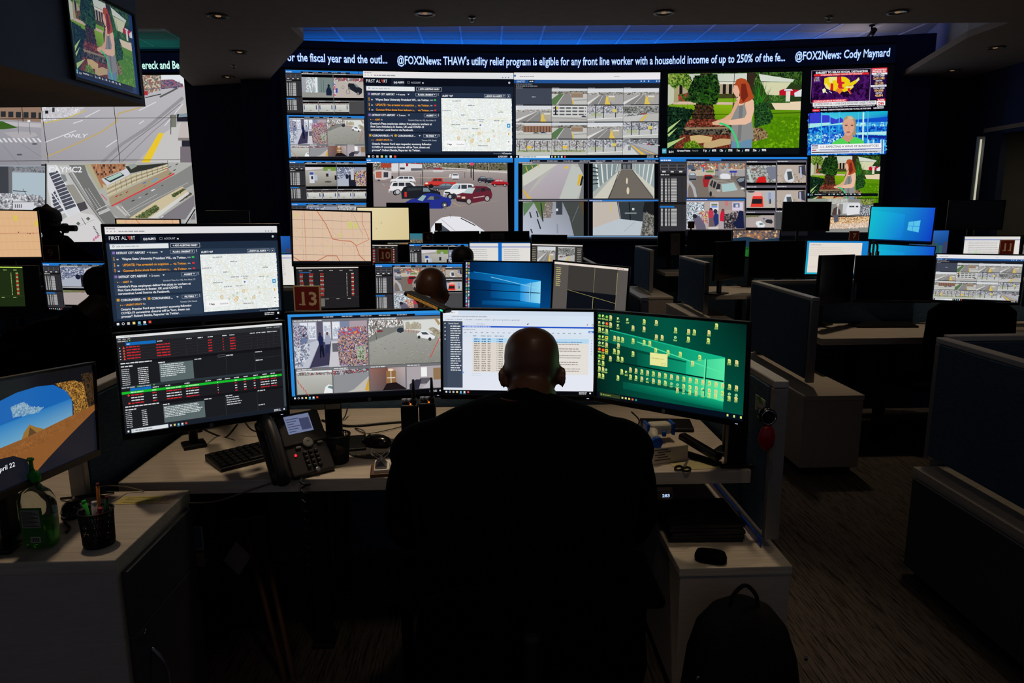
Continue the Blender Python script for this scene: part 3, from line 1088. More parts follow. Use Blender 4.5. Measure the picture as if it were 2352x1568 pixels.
def pic_white_top(c):
 c.rect(0,0,440,260,(186,172,160))
 c.patch([(0,150),(440,120),(440,260),(0,260)],16,[(150,132,112),(186,172,160),(166,150,134)],4,.3,.5,cover=.6)
 c.poly([(120,230),(105,160),(130,90),(150,60),(215,60),(232,110),(262,200),(240,250),(180,260)],(214,218,226))
 c.poly([(148,100),(220,95),(240,200),(165,225)],(74,82,84))
 c.poly([(330,20),(430,0),(440,160),(330,120)],(60,60,74));c.poly([(345,30),(372,26),(378,190),(352,190)],(176,180,206))
def pic_red_van(c):
 c.rect(0,0,440,260,(190,182,174))
 c.ell(70,18,60,14,(60,62,70))
 c.poly([(60,250),(90,120),(110,40),(150,22),(220,26),(250,110),(262,250)],(228,60,48))
 c.poly([(110,40),(150,22),(220,26),(236,84),(98,84)],(240,170,165))
 c.poly([(92,126),(240,126),(236,200),(78,200)],(34,32,36))
 c.poly([(290,60),(330,10),(400,0),(440,60),(430,170),(300,160)],(176,184,196));c.rect(335,30,372,200,(150,156,186));c.rect(352,130,374,200,(60,62,70))
def pic_corner_cars(c):
 c.rect(0,0,440,200,(176,164,160))
 c.patch([(0,0),(230,0),(200,22),(0,34)],14,[(110,120,80),(140,110,90)],3)
 c.poly([(150,130),(170,96),(230,90),(270,130),(300,160),(280,200),(190,200)],(226,230,232))
 c.poly([(205,130),(250,124),(275,150),(215,160)],(110,126,134))
 c.poly([(300,90),(330,64),(400,70),(420,110),(400,138),(310,120)],(40,44,52))
 c.rect(262,50,300,66,(60,80,150));c.rect(272,66,284,130,(150,156,170))
def pic_entry(c):
 """350 x 200"""
 c.rect(0,0,350,200,(170,184,190))
 c.patch([(40,0),(170,0),(170,180),(40,180)],10,[(190,196,200),(160,176,184),(225,228,228),(140,150,150)],4,.5,.6)
 c.rect(0,0,45,200,(160,164,170));c.rect(150,0,172,200,(232,236,238));c.rect(180,0,350,200,(120,136,134))
 c.rect(215,0,220,150,(96,106,106));c.rect(240,20,246,150,(96,106,106))
 c.rect(0,150,350,200,(150,150,144))
 c.ell(300,82,14,16,(26,34,50));c.poly([(268,130),(285,96),(318,96),(334,140),(330,180),(270,178)],(24,36,60))
def pic_suv(c):
 """350 x 200"""
 c.rect(0,0,350,200,(190,180,172))
 c.patch([(0,0),(350,0),(350,40),(200,30),(0,24)],10,[(210,210,210),(110,116,118),(170,60,70),(140,140,140)],5,.5,.7)
 c.poly([(165,70),(175,52),(240,55),(290,85),(335,110),(330,150),(300,170),(180,110),(170,105)],(30,34,42))
 c.poly([(235,60),(262,62),(300,92),(265,92)],(120,136,146))
 c.ell(282,158,16,15,(120,120,124));c.ell(180,104,12,12,(90,90,94))
 c.ring(108,95,14,3,(90,90,96));c.ring(165,140,22,4,(90,90,96));c.rect(12,105,44,150,(60,80,160))
 c.patch([(0,40),(22,60),(16,190),(0,190)],9,[(205,60,60),(220,222,230),(70,90,170)],5)
PICS={}
def _reg():
 for n,f,w,h in (('door',pic_shop_door,620,345),('corner',pic_lot_corner,590,345),('drive',pic_drive,300,180),('roadp',pic_road,300,180),('hall',pic_hall,260,190),('room',pic_room,260,190),('lane',pic_gas_lane,870,500),('counter',pic_gas_shop,870,410),('hood',pic_red_hood,440,260),('top',pic_white_top,440,260),('van',pic_red_van,440,260),('cc',pic_corner_cars,440,200),('entry',pic_entry,350,200),('suv',pic_suv,350,200)):
  PICS[n]=(f,w,h)
_reg()
GRID=['road','street','street','street','garage','plaza','lot','brick','road','street','plaza','trees','trees','plaza','tracks']
def camera_grid(c):
 """1185 x 690: browser page with a four by four block of street cameras"""
 c.rect(0,0,1185,690,(30,32,38))
 c.grad([(0,0),(1185,0),(1185,58),(0,58)],[(236,232,234),(236,234,238),(240,238,240),(236,236,238)])
 c.ell(8,26,9,9,(70,120,180))
 c.scr(46,28,130,7,(150,150,156),2)
 c.scr(812,27,50,7,(170,170,176),3)
 c.rect(0,56,1185,84,(34,84,150))
 c.text(20,78,14,'GENETEC',(190,215,240),70,1)
 c.rect(118,58,165,80,(8,12,22))
 c.scr(125,65,34,8,W_,4)
 for x in (1025,1050,1085,1150,1172):
  c.rect(x,64,x+10,74,(190,215,240))
 c.rect(0,84,1185,118,(28,30,38))
 c.scr(16,88,150,7,(130,134,140),5)
 c.scr(16,103,200,8,(150,154,160),6)
 k=-1
 for j in range(4):
  for i in range(4):
   x0,y0=14+291*i,120+137*j
   x1,y1=x0+289,y0+134
   c.scr(x0+4,y0-1,60,5,(170,170,174),i+j)
   if i==0 and j==0:
    c.rect(x0,y0+5,x1,y1,(66,72,86))
    c.scr(x0+130,y0+70,34,6,(200,200,205),2)
    continue
   k+=1
   thumb(c,x0,y0+6,x1,y1,GRID[k%len(GRID)],11+3*k)
 taskbar(c,1185,690,28,True)
def garden(c):
 """1095 x 615: red-haired woman watering a garden, house behind"""
 def s(*p):
  return [(p[i]-1335,p[i+1]-600)for i in range(0,len(p),2)]
 c.rect(0,0,1095,615,(40,60,26))
 c.patch(s(1335,600,2430,600,2430,700,1335,700),11,[(30,60,22),(60,100,34),(18,36,16),(96,130,60)],2,.5,.6)
 c.grad(s(1500,606,1985,606,1985,668,1470,668),[(196,204,186),(210,216,204),(216,220,208),(190,196,180)])
 c.poly(s(2080,612,2370,662,2355,682,2100,672),(214,220,206))
 c.poly(s(2105,678,2345,684,2262,790,2150,780),(214,214,176))
 c.rect(55,75,570,205,(176,160,132))
 for x in (1430,1560,1790,1840,1880):
  c.rect(x-1335,92,x-1335+26,185,(26,24,22))
 c.poly(s(1760,672,1990,672,1990,690,1760,690),(226,222,206))
 c.patch(s(1420,770,1540,760,1600,830,1400,830),11,[(30,70,20),(60,110,40),(190,50,50),(20,44,18)],5,.6,.8)
 c.patch(s(1490,760,1560,755,1560,795,1490,795),10,[(190,50,56),(140,40,50),(40,80,30)],6,.6,.8)
 c.poly(s(1335,690,1395,690,1395,840,1335,860),(196,200,176))
 c.patch(s(1700,770,1900,770,1900,806,1700,806),10,[(90,50,36),(60,70,30),(40,30,24)],7)
 c.poly(s(1720,806,1905,806,1900,846,1720,846),(120,165,30))
 c.poly(s(1380,828,1880,838,1880,866,1380,852),(214,184,164))
 c.grad(s(1345,852,1875,858,1875,1010,1345,950),[(120,165,20),(140,180,20),(90,140,14),(80,130,14)])
 c.grad(s(2040,900,2430,905,2430,1215,2035,1215),[(96,150,10),(96,146,14),(66,116,4),(84,134,4)])
 c.patch(s(2060,960,2430,960,2430,1215,2060,1215),14,[(90,150,8),(76,130,6),(112,168,14)],3,.16,.35)
 c.poly(s(2190,846,2430,838,2430,908,2225,902),(232,212,180))
# palm
 c.poly(s(1388,690,1418,690,1424,836,1384,836),(168,160,118))
 c.patch(s(1335,604,1500,604,1535,660,1500,740,1440,690,1390,730,1335,680),10,[(70,120,30),(130,160,60),(40,76,22),(170,180,90)],8,.5,.7)
# big trunk with ferns
 c.patch(s(1605,604,1695,604,1710,850,1735,990,1530,990,1570,850),10,[(44,30,20),(74,50,34),(28,20,14),(100,66,42)],9,.4,.6)
 c.patch(s(1560,620,1740,610,1765,740,1740,850,1690,860,1600,850,1520,830,1500,740),11,[(14,40,14),(34,74,24),(8,20,10),(60,100,40)],10,.5,.6)
 for k in range(16):
  a=k*.5
  x,y=1620+8*k%90-1335,700+(k*37)%150-600
  c.poly([(x,y),(x+90*math.cos(a),y+20+50*math.sin(a)),(x+60*math.cos(a),y-8+40*math.sin(a))],(20+k*2,54+k*3,18))
# mulch and rocks
 c.patch(s(1480,980,1740,975,1870,1040,1870,1110,1440,1110),9,[(120,50,34),(84,34,26),(160,80,56),(60,26,20)],11,.6,.8)
 c.patch(s(1430,1042,1875,1036,1880,1110,1420,1112),12,[(40,36,32),(90,84,72),(26,22,20),(130,116,90)],12,.3,.5)
 c.patch(s(1400,1105,1880,1105,1880,1215,1380,1215),10,[(110,46,32),(80,34,24),(150,74,50)],13,.6,.8)
 c.poly(s(1522,1114,1600,1104,1715,1122,1700,1166,1570,1176,1532,1158),(206,176,122))
 c.poly(s(1640,1175,1780,1135,1875,1140,1875,1180,1700,1215,1640,1210),(196,168,120))
 c.poly(s(1470,1045,1850,1038,1850,1052,1490,1062),(150,128,98))
 c.patch(s(1470,1215,1480,1170,1560,1150,1640,1215),9,[(90,140,20),(60,100,16),(130,160,40)],14)
 c.patch(s(2040,1050,2110,1046,2165,1085,2170,1130,2050,1165),11,[(196,170,120),(110,84,56),(160,134,96),(70,50,34)],15,.3,.5)
# dark agave leaves, pale blades
 c.patch(s(1335,870,1440,880,1560,900,1480,1030,1440,1110,1380,1215,1335,1215),11,[(10,30,20),(24,54,34),(6,14,12),(40,80,50)],16,.4,.6)
 for (a,b,d)in (((1335,1085),(1452,972),(1340,1045)),((1335,1215),(1490,1118),(1335,1172)),((1345,1120),(1420,1040),(1335,1100))):
  c.poly(s(*a,*b,*d),(176,204,130))
 for k in range(9):
  x=1345+22*k
  c.poly(s(x,960,x+8,960,x+(k%3-1)*22,870-14*(k%4)),(18,46,24))
# spiky plant behind her
 c.poly(s(1985,604,2060,604,2030,760,1990,740),(54,40,30))
 for k in range(34):
  a=-1.9+3.9*((k*7)%34)/34
  x,y=2070+6*(k%9),840+12*(k%5)
  L=200 if math.cos(a)>.2 else 190
  ex,ey=x+L*.62*math.sin(a),y-L*math.cos(a)
  c.poly(s(x-7,y,x+7,y,ex,ey),(26+(k%5)*10,70+(k%7)*11,26))
 c.patch(s(2050,860,2150,840,2210,960,2185,1010,2060,1050),9,[(14,40,20),(30,66,30),(50,100,40)],17,.6,.7)
 c.patch(s(2170,790,2300,785,2345,850,2170,850),10,[(70,120,40),(40,80,30),(110,150,60)],18)
 c.poly(s(2250,752,2290,735,2350,740,2430,750,2430,790,2252,788),(190,20,44))
 c.poly(s(2290,738,2350,738,2360,752,2290,752),(215,220,226))
 c.poly(s(2372,770,2430,740,2430,800,2376,800),(225,228,232))
 c.rect(970,155,1005,238,(226,222,206))
# the woman
 c.poly(s(1868,1145,2040,1140,2044,1215,1866,1215),(104,142,172))
 c.poly(s(1893,870,1898,838,1935,820,1995,815,2015,860,2036,960,2056,1142,2000,1146,1930,1172,1864,1152,1872,960),(142,142,140))
 c.poly(s(1930,860,1960,850,1950,1150,1920,1160),(120,120,120))
 c.poly(s(1900,812,1930,790,1955,820,1990,812,1960,862,1928,868),(232,186,158))
 c.poly(s(1895,835,1915,818,1925,850,1890,920,1862,985,1800,1000,1758,1026,1712,1022,1706,1000,1800,970,1862,925),(222,172,140))
 c.poly(s(1975,812,2020,800,2046,830,2052,900,2030,1000,1985,1022,1850,1024,1846,986,1975,966,1992,930,1976,870),(234,190,162))
 c.poly(s(1740,992,1850,985,1850,1022,1780,1030,1744,1012),(226,180,150))
 c.poly(s(1882,700,1912,684,1930,730,1925,800,1900,792,1884,772,1872,744),(232,180,152))
 c.poly(s(1884,702,1900,656,1936,644,1974,654,2004,694,2024,745,2048,806,2010,830,1950,852,1926,850,1934,800,1926,744,1908,704),(176,74,36))
 c.poly(s(1940,690,1975,690,2000,790,1960,840,1938,800),(120,38,24))
 c.line(s(1765,1010,1800,1016,1845,1036,1878,1072,1905,1124,1925,1180,1932,1215),17,(64,206,124))
def garden_bar(c,w,h):
 """the forecast strip under the garden picture"""
 c.rect(0,0,w,h,(10,16,20))
 k=h/60
 c.rect(0,0,38*k,h*.75,(60,160,190))
 c.scr(4*k,14*k,28*k,6*k,W_,2)
 c.scr(4*k,28*k,28*k,6*k,W_,3)
 c.text(58*k,40*k,20*k,'2:14',W_,42*k,2)
 c.text(132*k,28*k,16*k,'Grosse Pointe',W_,116*k,2)
 c.text(262*k,28*k,16*k,'Hourly',(130,136,140),56*k,1,.2)
 for x,a,b in ((362,'11p','60%'),(506,'12a','75%'),(655,'1a','80%'),(802,'2a','90%')):
  c.text(x*k,28*k,20*k,a,W_,32*k,2)
  c.line([(x*k+52*k,34*k),(x*k+60*k,14*k)],4*k,(120,200,230))
  c.text(x*k+78*k,28*k,20*k,b,W_,38*k,2)
def cnn(c):
 """crop coordinates 230..2230 x 60..1190 of an 11.2 times view"""
 t=lambda *p:[(p[i],p[i+1])for i in range(0,len(p),2)]
 c.poly(t(230,140,2225,60,2150,1120,270,1200),(16,4,24))
 c.patch(t(290,300,1770,230,1740,900,270,950),46,[(30,6,44),(52,10,76),(78,24,104),(24,5,36),(36,8,54)],5,.35,.1)
 c.poly(t(1790,240,2200,210,2160,860,1760,890),(40,10,66))
 for a,b in (((275,140),(240,970)),((275,140),(1800,85)),((1800,85),(1755,920)),((240,970),(300,968))):
  c.line([a,b],16,(150,130,160))
 g=c.f
 sk=lambda x,y:(x,y-(x-300)*.036)
 c.f=lambda p:g(np.c_[p[:,0],p[:,1]-(p[:,0]-300)*.036])
 c.text(378,222,52,'EARLIEST TO RELAX SOCIAL DISTANCING',W_,1335,2.5)
 c.rect(330,232,1750,286,(224,40,44))
 c.text(505,276,34,'CONSIDERING CURRENT CONTAINMENT STRATEGIES',(250,200,200),1065,2)
 c.rect(1815,126,2215,250,(226,40,50))
 c.text(1835,186,36,'CORONAVIRUS',W_,360,2)
 c.text(1835,240,44,'PANDEMIC',W_,350,2)
 c.rect(1815,254,2215,300,W_)
 c.scr(1935,268,150,20,(60,60,60),2)
 gold=(238,190,120)
 for y,s_,w,cc,hh in ((345,'TOTAL CASES',290,W_,36),(420,'2,611,182',290,gold,56),(475,'DEATHS',170,W_,34),(555,'181,235',230,gold,56),(665,'TOTAL CASES',290,W_,36),(735,'834,858',230,gold,56),(790,'DEATHS',170,W_,34),(862,'45,894',200,gold,56)):
  c.text(2000-w/2,y,hh,s_,cc,w,2.2)
 c.rect(1792,566,2192,615,W_)
 c.text(1815,604,26,'IN THE UNITED STATES',(70,70,80),350,1)
 c.rect(300,898,1175,962,(224,34,50))
 c.text(330,950,42,'CORONAVIRUS PANDEMIC',(252,215,215),810,2.5)
 c.rect(300,962,1935,1062,(240,240,242))
 c.text(325,1034,56,'KEY MODEL SHOWS GA, 11 OTHER STATES SHOULD WAIT LONGER TO REOPEN',(70,72,80),1580,.6)
 c.text(320,1102,32,'GA plans to relax rules starting Friday; model recommends waiting until June 19',W_,1570,1.4)
 c.rect(290,1130,480,1196,(226,36,44))
 c.text(310,1176,26,'CNN.com',W_,140,1)
 c.text(500,1176,34,'GLOBAL CARBON EMISSIONS EXPECTED TO FALL 6% THIS YEAR',W_,1300,2)
 c.text(1860,1176,34,'NEWSROOM',W_,270,2.5)
 c.rect(1955,920,2165,975,(226,36,44))
 c.text(1980,965,36,'LIVE',W_,150,2)
 c.rect(1945,975,2160,1095,(246,246,246))
 c.text(1972,1074,70,'CNN',(206,20,36),155,3)
 c.scr(1950,1108,190,24,W_,5)
 c.f=g
 yl,rd,pl,og=(240,210,20),(216,30,50),(238,232,150),(240,130,40)
 c.poly(t(600,330,720,300,1040,290,1160,310,1250,380,1260,450,1400,380,1490,310,1500,370,1400,470,1330,520,1350,560,1260,640,1290,740,1260,740,1200,650,1110,690,1040,660,990,740,930,680,830,650,740,640,640,590,590,480),yl)
 c.poly(t(720,300,920,295,915,385,805,390,805,455,720,440),pl)
 c.poly(t(920,295,1030,290,1040,420,1120,430,1110,470,1050,490,1060,565,1110,575,1090,605,980,600,940,560,955,470,925,460),rd)
 c.poly(t(760,462,830,470,825,652,745,640,755,560),rd)
 c.poly(t(600,470,650,470,745,590,740,638,650,590),pl)
 c.poly(t(930,590,1060,610,1060,660,990,742,930,680,880,660),og)
 c.poly(t(1200,590,1260,590,1262,650,1285,730,1262,742,1230,668,1200,660),rd)
 c.poly(t(1150,545,1340,520,1350,555,1270,590,1140,580),pl)
 c.poly(t(1160,540,1330,515,1260,545),(226,90,50))
 c.poly(t(1410,390,1470,310,1500,370,1430,430),pl)
 c.poly(t(540,620,600,590,640,630,630,690,560,715),(240,240,200))
 c.line(t(640,690,670,720),20,W_)
 c.line(t(720,665,790,712),14,W_)
 for k in range(4):
  c.rect(335,305+30*k,355,322+30*k,(rd,og,yl,pl)[k])
  c.scr(365,302+30*k,120,18,(190,180,200),k)
def fox(c):
 """crop coordinates 150..2230 x 60..1200 of an 11.2 times view"""
 t=lambda *p:[(p[i],p[i+1])for i in range(0,len(p),2)]
 c.poly(t(200,112,2228,55,2170,1165,150,1192),(20,110,210))
 c.patch(t(200,112,2225,58,2172,1160,152,1188),34,[(16,90,205),(30,140,225),(10,60,180),(70,190,235)],6,.25,.45)
 c.grad(t(500,105,2225,58,2212,230,500,330),[(60,190,225),(10,190,210),(20,120,210),(90,225,235)])
 c.poly(t(198,115,505,108,540,160,710,165,760,215,900,270,1010,215,1080,270,1070,360,190,372),(58,62,208))
 c.poly(t(182,378,750,350,760,400,1070,350,1070,400,540,440,180,500),(170,236,236))
 c.poly(t(1400,280,2215,200,2210,330,1400,380),(14,80,205))
 c.patch(t(1420,360,2200,340,2200,440,1420,450),40,[(190,240,240),(40,150,225),(120,220,235)],8,.5,.6)
 c.poly(t(1420,610,2190,580,2188,670,1420,660),(180,238,236))
 c.poly(t(1420,680,2185,690,2180,760,1420,720),(20,40,150))
 c.patch(t(540,640,1060,640,1060,880,540,880),30,[(10,70,200),(30,120,220),(190,240,245),(20,90,210)],9,.8,.9)
 c.patch(t(170,640,500,640,480,900,160,900),30,[(30,150,220),(20,110,210),(150,230,235)],10,.6,.8)
 for x,w,cc in ((515,22,(80,220,240)),(735,14,(80,200,235)),(970,16,(80,210,240)),(1590,40,(200,240,240)),(1460,18,(80,200,235)),(1710,20,(90,190,235))):
  c.line(t(x+12,90,x-8,890),w,cc)
 for x in (1730,1860,2050,2120):
  c.line(t(x,790,x-10,1150),42,(170,222,236))
 c.poly(t(770,905,860,830,1040,735,1190,850,1370,715,1530,780,1610,830,1625,905),(84,212,90))
 c.poly(t(1100,650,1310,650,1330,720,1375,712,1230,850,1180,850,1035,740,1100,700),(206,150,122))
 c.poly(t(1060,380,1100,240,1180,180,1290,178,1390,260,1410,400,1395,560,1415,620,1380,690,1310,680,1300,500,1080,470),(168,150,112))
 c.poly(t(1062,400,1110,290,1180,250,1290,250,1350,330,1365,440,1345,560,1290,660,1220,700,1150,680,1090,580),(222,168,140))
 c.poly(t(1180,200,1290,190,1350,260,1300,270,1200,245),(206,192,156))
 for x in (1158,1308):
  c.ell(x,428,38,17,(108,72,74))
  c.ell(x,428,15,11,(50,40,50),8)
  c.line(t(x-40,395,x+40,392),10,(150,110,90))
 c.line(t(1228,440,1215,520,1245,528),9,(196,138,112))
 c.ell(1212,600,52,20,(176,96,96))
 c.line(t(1210,850,1245,890),16,(20,30,20))
 g=c.f
 c.f=lambda p:g(np.c_[p[:,0],p[:,1]-(p[:,0]-260)*.022])
 c.rect(258,920,2062,1165,(222,224,236))
 c.rect(258,925,450,1095,(240,238,244))
 c.text(272,975,44,'FOX',(40,50,120),160,3)
 c.text(272,1026,34,'NEWS',(60,60,110),150,2)
 c.scr(275,1050,160,32,(180,60,70),2)
 c.rect(452,925,2060,1040,(248,248,250))
 c.text(490,1010,56,'U.S. EXPECTING A WAVE OF BANKRUPTCIES',(60,62,74),1505,.6)
 c.rect(465,1052,2045,1070,(120,130,180))
 c.text(830,1088,34,'The Daily BRIEFING with DANA PERINO',(70,90,150),840,1)
 c.rect(268,1115,1240,1136,(14,14,18))
 c.rect(1260,1110,2040,1146,(196,196,204))
 c.scr(1290,1118,720,20,(90,92,104),3)
 c.f=g
def farmyard(c):
 """560 x 390: man bending over hay bales, white trailer behind"""
 c.rect(0,0,560,390,(140,140,136))
 c.patch([(0,0),(250,0),(250,60),(0,60)],9,[(196,196,190),(176,176,170),(210,208,204)],2)
 c.rect(190,40,390,170,(206,208,212))
 c.poly([(250,60),(310,50),(400,52),(404,170),(250,190),(230,130)],(226,226,230))
 for x in (268,300,348):
  c.rect(x,78,x+30,96,(50,54,60))
 c.rect(400,60,560,200,(120,124,130))
 c.patch([(400,60),(560,60),(560,200),(400,200)],9,[(190,192,200),(84,88,96),(150,154,160)],3,.5,.8)
 c.patch([(400,0),(560,0),(560,60),(470,74),(400,40)],9,[(90,110,50),(150,160,80),(50,66,36)],4,.5,.7)
 c.rect(0,190,560,215,(50,42,40))
 c.patch([(0,215),(560,200),(560,280),(200,290),(0,320)],10,[(226,190,140),(240,214,176),(196,150,100),(160,110,70)],5,.4,.7)
 c.patch([(0,300),(560,270),(560,330),(0,350)],12,[(232,214,200),(210,180,150),(240,226,216)],6)
 c.poly([(60,180),(80,110),(120,90),(160,130),(170,175),(150,190),(130,160),(110,200)],(80,60,54))
 c.ell(128,78,16,18,(206,170,150))
 c.ell(128,68,16,10,(214,210,206))
 c.poly([(80,190),(140,180),(150,260),(96,280)],(90,90,104))
 c.rect(120,100,134,180,(190,200,206))
def win10(c,w,h,green=False,light=False):
 """the standard desktop wallpaper: a window of light"""
 if light:
  c.grad([(0,0),(w,0),(w,h),(0,h)],[(20,190,214),(20,80,214),(10,60,200),(10,160,205)])
  c.grad([(0,h*.1),(w*.55,h*.2),(w*.55,h*.9),(0,h)],[(20,196,216),(20,150,226),(20,120,220),(20,186,210)])
  c.poly([(w*.62,h*.42),(w*.8,h*.37),(w*.79,h*.72),(w*.61,h*.66)],(90,200,240))
  c.line([(w*.7,h*.39),(w*.69,h*.7)],w*.006,(20,120,220))
  c.line([(w*.615,h*.54),(w*.795,h*.545)],w*.006,(20,120,220))
  c.rect(0,h*.965,w,h,(6,20,60))
  return
 A=(0,34,28)if green else (0,26,60)
 B=(0,84,66)if green else (4,70,130)
 D=(0,110,84)if green else (8,110,180)
 c.grad([(0,0),(w*.5,0),(w*.5,h),(0,h)],[A,B,B,A])
 c.grad([(w*.5,0),(w,0),(w,h),(w*.5,h)],[B,A,B,B])
 k=(20,190,140)if green else (20,150,230)
 k2=(90,240,170)if green else (150,225,250)
 wx0,wx1=w*(.635 if green else .64),w*.875
 y0,y1,ym=h*.41,h*.83,h*.615
 c.grad([(w*.05,h*.2),(wx1,h*.36),(wx1,h*.5),(w*.05,h*.34)],[B,k,k,B])
 c.grad([(w*.3,h*.42),(wx1,h*.5),(wx1,h*.8),(w*.3,h*.72)],[B,k,k,B])
 c.grad([(w*.2,h*.78),(wx1,h*.8),(wx1,h*.92),(w*.2,h*.86)],[B,k,D,B])
 c.grad([(wx0,h*.45),(wx1,h*.37),(wx1,y1),(wx0,h*.78)],[k,k2,k2,k])
 c.line([(w*.1,h*.2),(wx1,h*.37)],h*.012,k)
 c.line([(w*.3,h*.3),(wx1,h*.53)],h*.01,k2)
 c.line([(w*.1,h*.56),(wx1,ym)],h*.016,A)
 c.line([(w*.757,h*.4),(w*.75,h*.8)],w*.008,k2)
 c.line([(w*.765,h*.4),(w*.758,h*.8)],w*.004,A)
 c.line([(wx1,h*.37),(wx1,y1)],w*.004,k2)
def desk_icon(c,x,y,kind,s=1.0):
 """a file symbol with its caption, about 50 x 66"""
 yl=(226,240,130)
 if kind==0:
  c.poly([(x-14*s,y-20*s),(x+6*s,y-20*s),(x+15*s,y-11*s),(x+15*s,y+18*s),(x-14*s,y+18*s)],(240,236,150))
  for k in range(4):
   c.rect(x-8*s,y-10*s+7*s*k,x+8*s,y-7*s+7*s*k,(205,130,90))
 elif kind==1:
  c.poly([(x-14*s,y-20*s),(x+6*s,y-20*s),(x+15*s,y-11*s),(x+15*s,y+18*s),(x-14*s,y+18*s)],yl)
  c.ell(x-4*s,y+4*s,8*s,8*s,(70,150,70),8)
  c.ell(x-4*s,y+4*s,4*s,4*s,yl,8)
 elif kind==2:
  c.ell(x,y,15*s,15*s,(170,230,160))
  c.line([(x-8*s,y-8*s),(x+8*s,y+8*s)],4*s,(20,110,80))
 elif kind==3:
  c.ell(x,y,17*s,17*s,(235,80,50))
  c.ell(x,y,6*s,6*s,(250,200,60),8)
 elif kind==4:
  c.ell(x,y,16*s,16*s,(110,205,60))
  c.ell(x,y,5*s,5*s,(225,245,190),8)
 elif kind==5:
  c.rect(x-17*s,y-18*s,x+17*s,y+18*s,(240,216,60))
  c.rect(x-10*s,y-6*s,x+10*s,y+2*s,(60,60,20))
 elif kind==6:
  c.rect(x-15*s,y-15*s,x+8*s,y+10*s,(220,236,150))
  c.rect(x-2*s,y-2*s,x+16*s,y+14*s,(60,110,60))
 c.scr(x-20*s,y+22*s,40*s,6*s,(200,236,120),int(x),.9)
 c.scr(x-18*s,y+31*s,36*s,6*s,(180,220,110),int(y),.8)
def table_rows(c,x,y,w,n,dy,cols,hl=None,seed=1):
 for i in range(n):
  for k,(fx,fw,cc)in enumerate(cols):
   cc=cc(i)if callable(cc)else cc
   if cc:
    c.scr(x+w*fx,y+dy*i,w*fw,dy*.42,cc,seed+i*7+k,.95)
def cad(c):
 """1000 x 562: dark incident list program"""
 RED,GR=(214,42,50),(224,228,230)
 c.rect(0,0,1000,562,(30,34,38))
 c.rect(0,0,1000,16,(232,234,234))
 c.scr(24,5,160,5,(190,192,194),1)
 c.rect(0,16,1000,46,(44,46,50))
 for k in range(3):
  c.scr(8+26*k,21,18,5,(180,182,184),k)
 c.scr(5,32,60,6,(180,184,186),2)
 c.rect(68,30,74,37,(90,210,90))
 c.scr(896,22,40,5,(170,172,176),3)
 c.scr(944,22,46,5,(170,172,176),4)
 c.rect(0,42,985,160,(34,34,38))
 c.rect(48,43,216,60,(20,110,190))
 c.scr(53,49,20,6,W_,1)
 for x in (222,392,460,520,610,655,786,826,862,898,934):
  c.scr(x,47,32,6,(215,218,220),x)
 for i in range(6):
  c.rect(0,62+16*i,985,63+16*i,(54,56,60))
 for x in (386,454,790,830,866,902,938):
  c.rect(x,42,x+1,158,(56,58,62))
 for i in range(5):
  y=66+16*i
  c.poly([(28,y+11),(35,y-2),(42,y+11)],(226,80,60))
  c.scr(10,y+3,8,5,GR,i)
 table_rows(c,0,66,1000,5,16,[(.048,.078,RED),(.215,.028,RED),(.245,.05,RED),(.52,.024,RED),(.61,.006,RED),(.655,.036,RED)],None,5)
 c.rect(0,150,985,166,(20,20,24))
 c.scr(10,156,180,7,GR,3)
 c.rect(0,166,985,290,(28,29,33))
 c.scr(10,174,76,7,GR,4)
 c.scr(218,170,40,7,GR,5)
 table_rows(c,0,192,1000,9,11,[(.01,.045,(190,194,196)),(.1,.06,GR)],None,9)
 c.rect(222,180,420,288,(92,106,108))
 c.para(228,186,150,11,7,(215,222,222),4,.5)
 for x,y in ((430,172),(625,168),(812,164),(812,216)):
  c.scr(x,y,48,7,(200,204,206),x)
 for x in (622,806):
  c.rect(x,164,x+1,288,(70,72,76))
 c.box(574,164,618,176,1.5,(110,112,116))
 c.rect(806,206,985,207,(70,72,76))
 c.rect(0,290,985,304,(46,56,62))
 c.scr(4,295,84,6,(190,196,198),3)
 c.rect(90,294,97,301,(90,210,90))
 c.scr(100,295,70,6,(190,196,198),4)
 c.rect(180,294,187,301,(90,210,90))
 c.rect(0,304,985,404,(30,30,34))
 c.rect(48,305,166,320,(20,110,190))
 for x in (174,246,360,486,556,606,664,726,790,850,905):
  c.scr(x,309,36,6,(215,218,220),x)
 c.rect(0,321,980,335,(24,190,44))
 fc=lambda i:{0:(190,250,190),1:RED,4:RED}.get(i,GR)
 table_rows(c,0,325,1000,5,15.5,[(.05,.07,fc),(.17,.024,fc),(.25,.09,fc),(.365,.08,fc),(.558,.005,fc),(.668,.014,fc),(.725,.018,fc),(.79,.012,fc),(.835,.06,fc),(.905,.04,fc)],None,9)
 for i in (1,4):
  c.ell(37,328+15.5*i,6,6,(226,70,60))
 c.rect(0,400,985,414,(20,20,24))
 c.scr(12,405,210,7,GR,6)
 c.rect(0,414,985,536,(28,29,33))
 c.scr(12,422,76,7,GR,4)
 c.scr(224,418,40,7,GR,5)
 table_rows(c,0,436,1000,9,11,[(.01,.035,(190,194,196)),(.1,.03,GR)],None,19)
 c.rect(224,430,470,530,(92,106,108))
 c.para(229,436,236,9.5,7,(215,222,222),8,.55)
 for x,y in ((470,418),(604,414),(812,408),(812,498)):
  c.scr(x,y,50,7,(200,204,206),x)
 for k in range(4):
  c.scr(608,427+14*k,100,6,(205,208,210),k+30)
 for x in (600,806):
  c.rect(x,410,x+1,534,(70,72,76))
 c.rect(985,20,1000,540,(58,70,78))
 c.rect(0,534,1000,562,(30,34,42))
 taskbar(c,1000,562,24,True,(26,32,42))
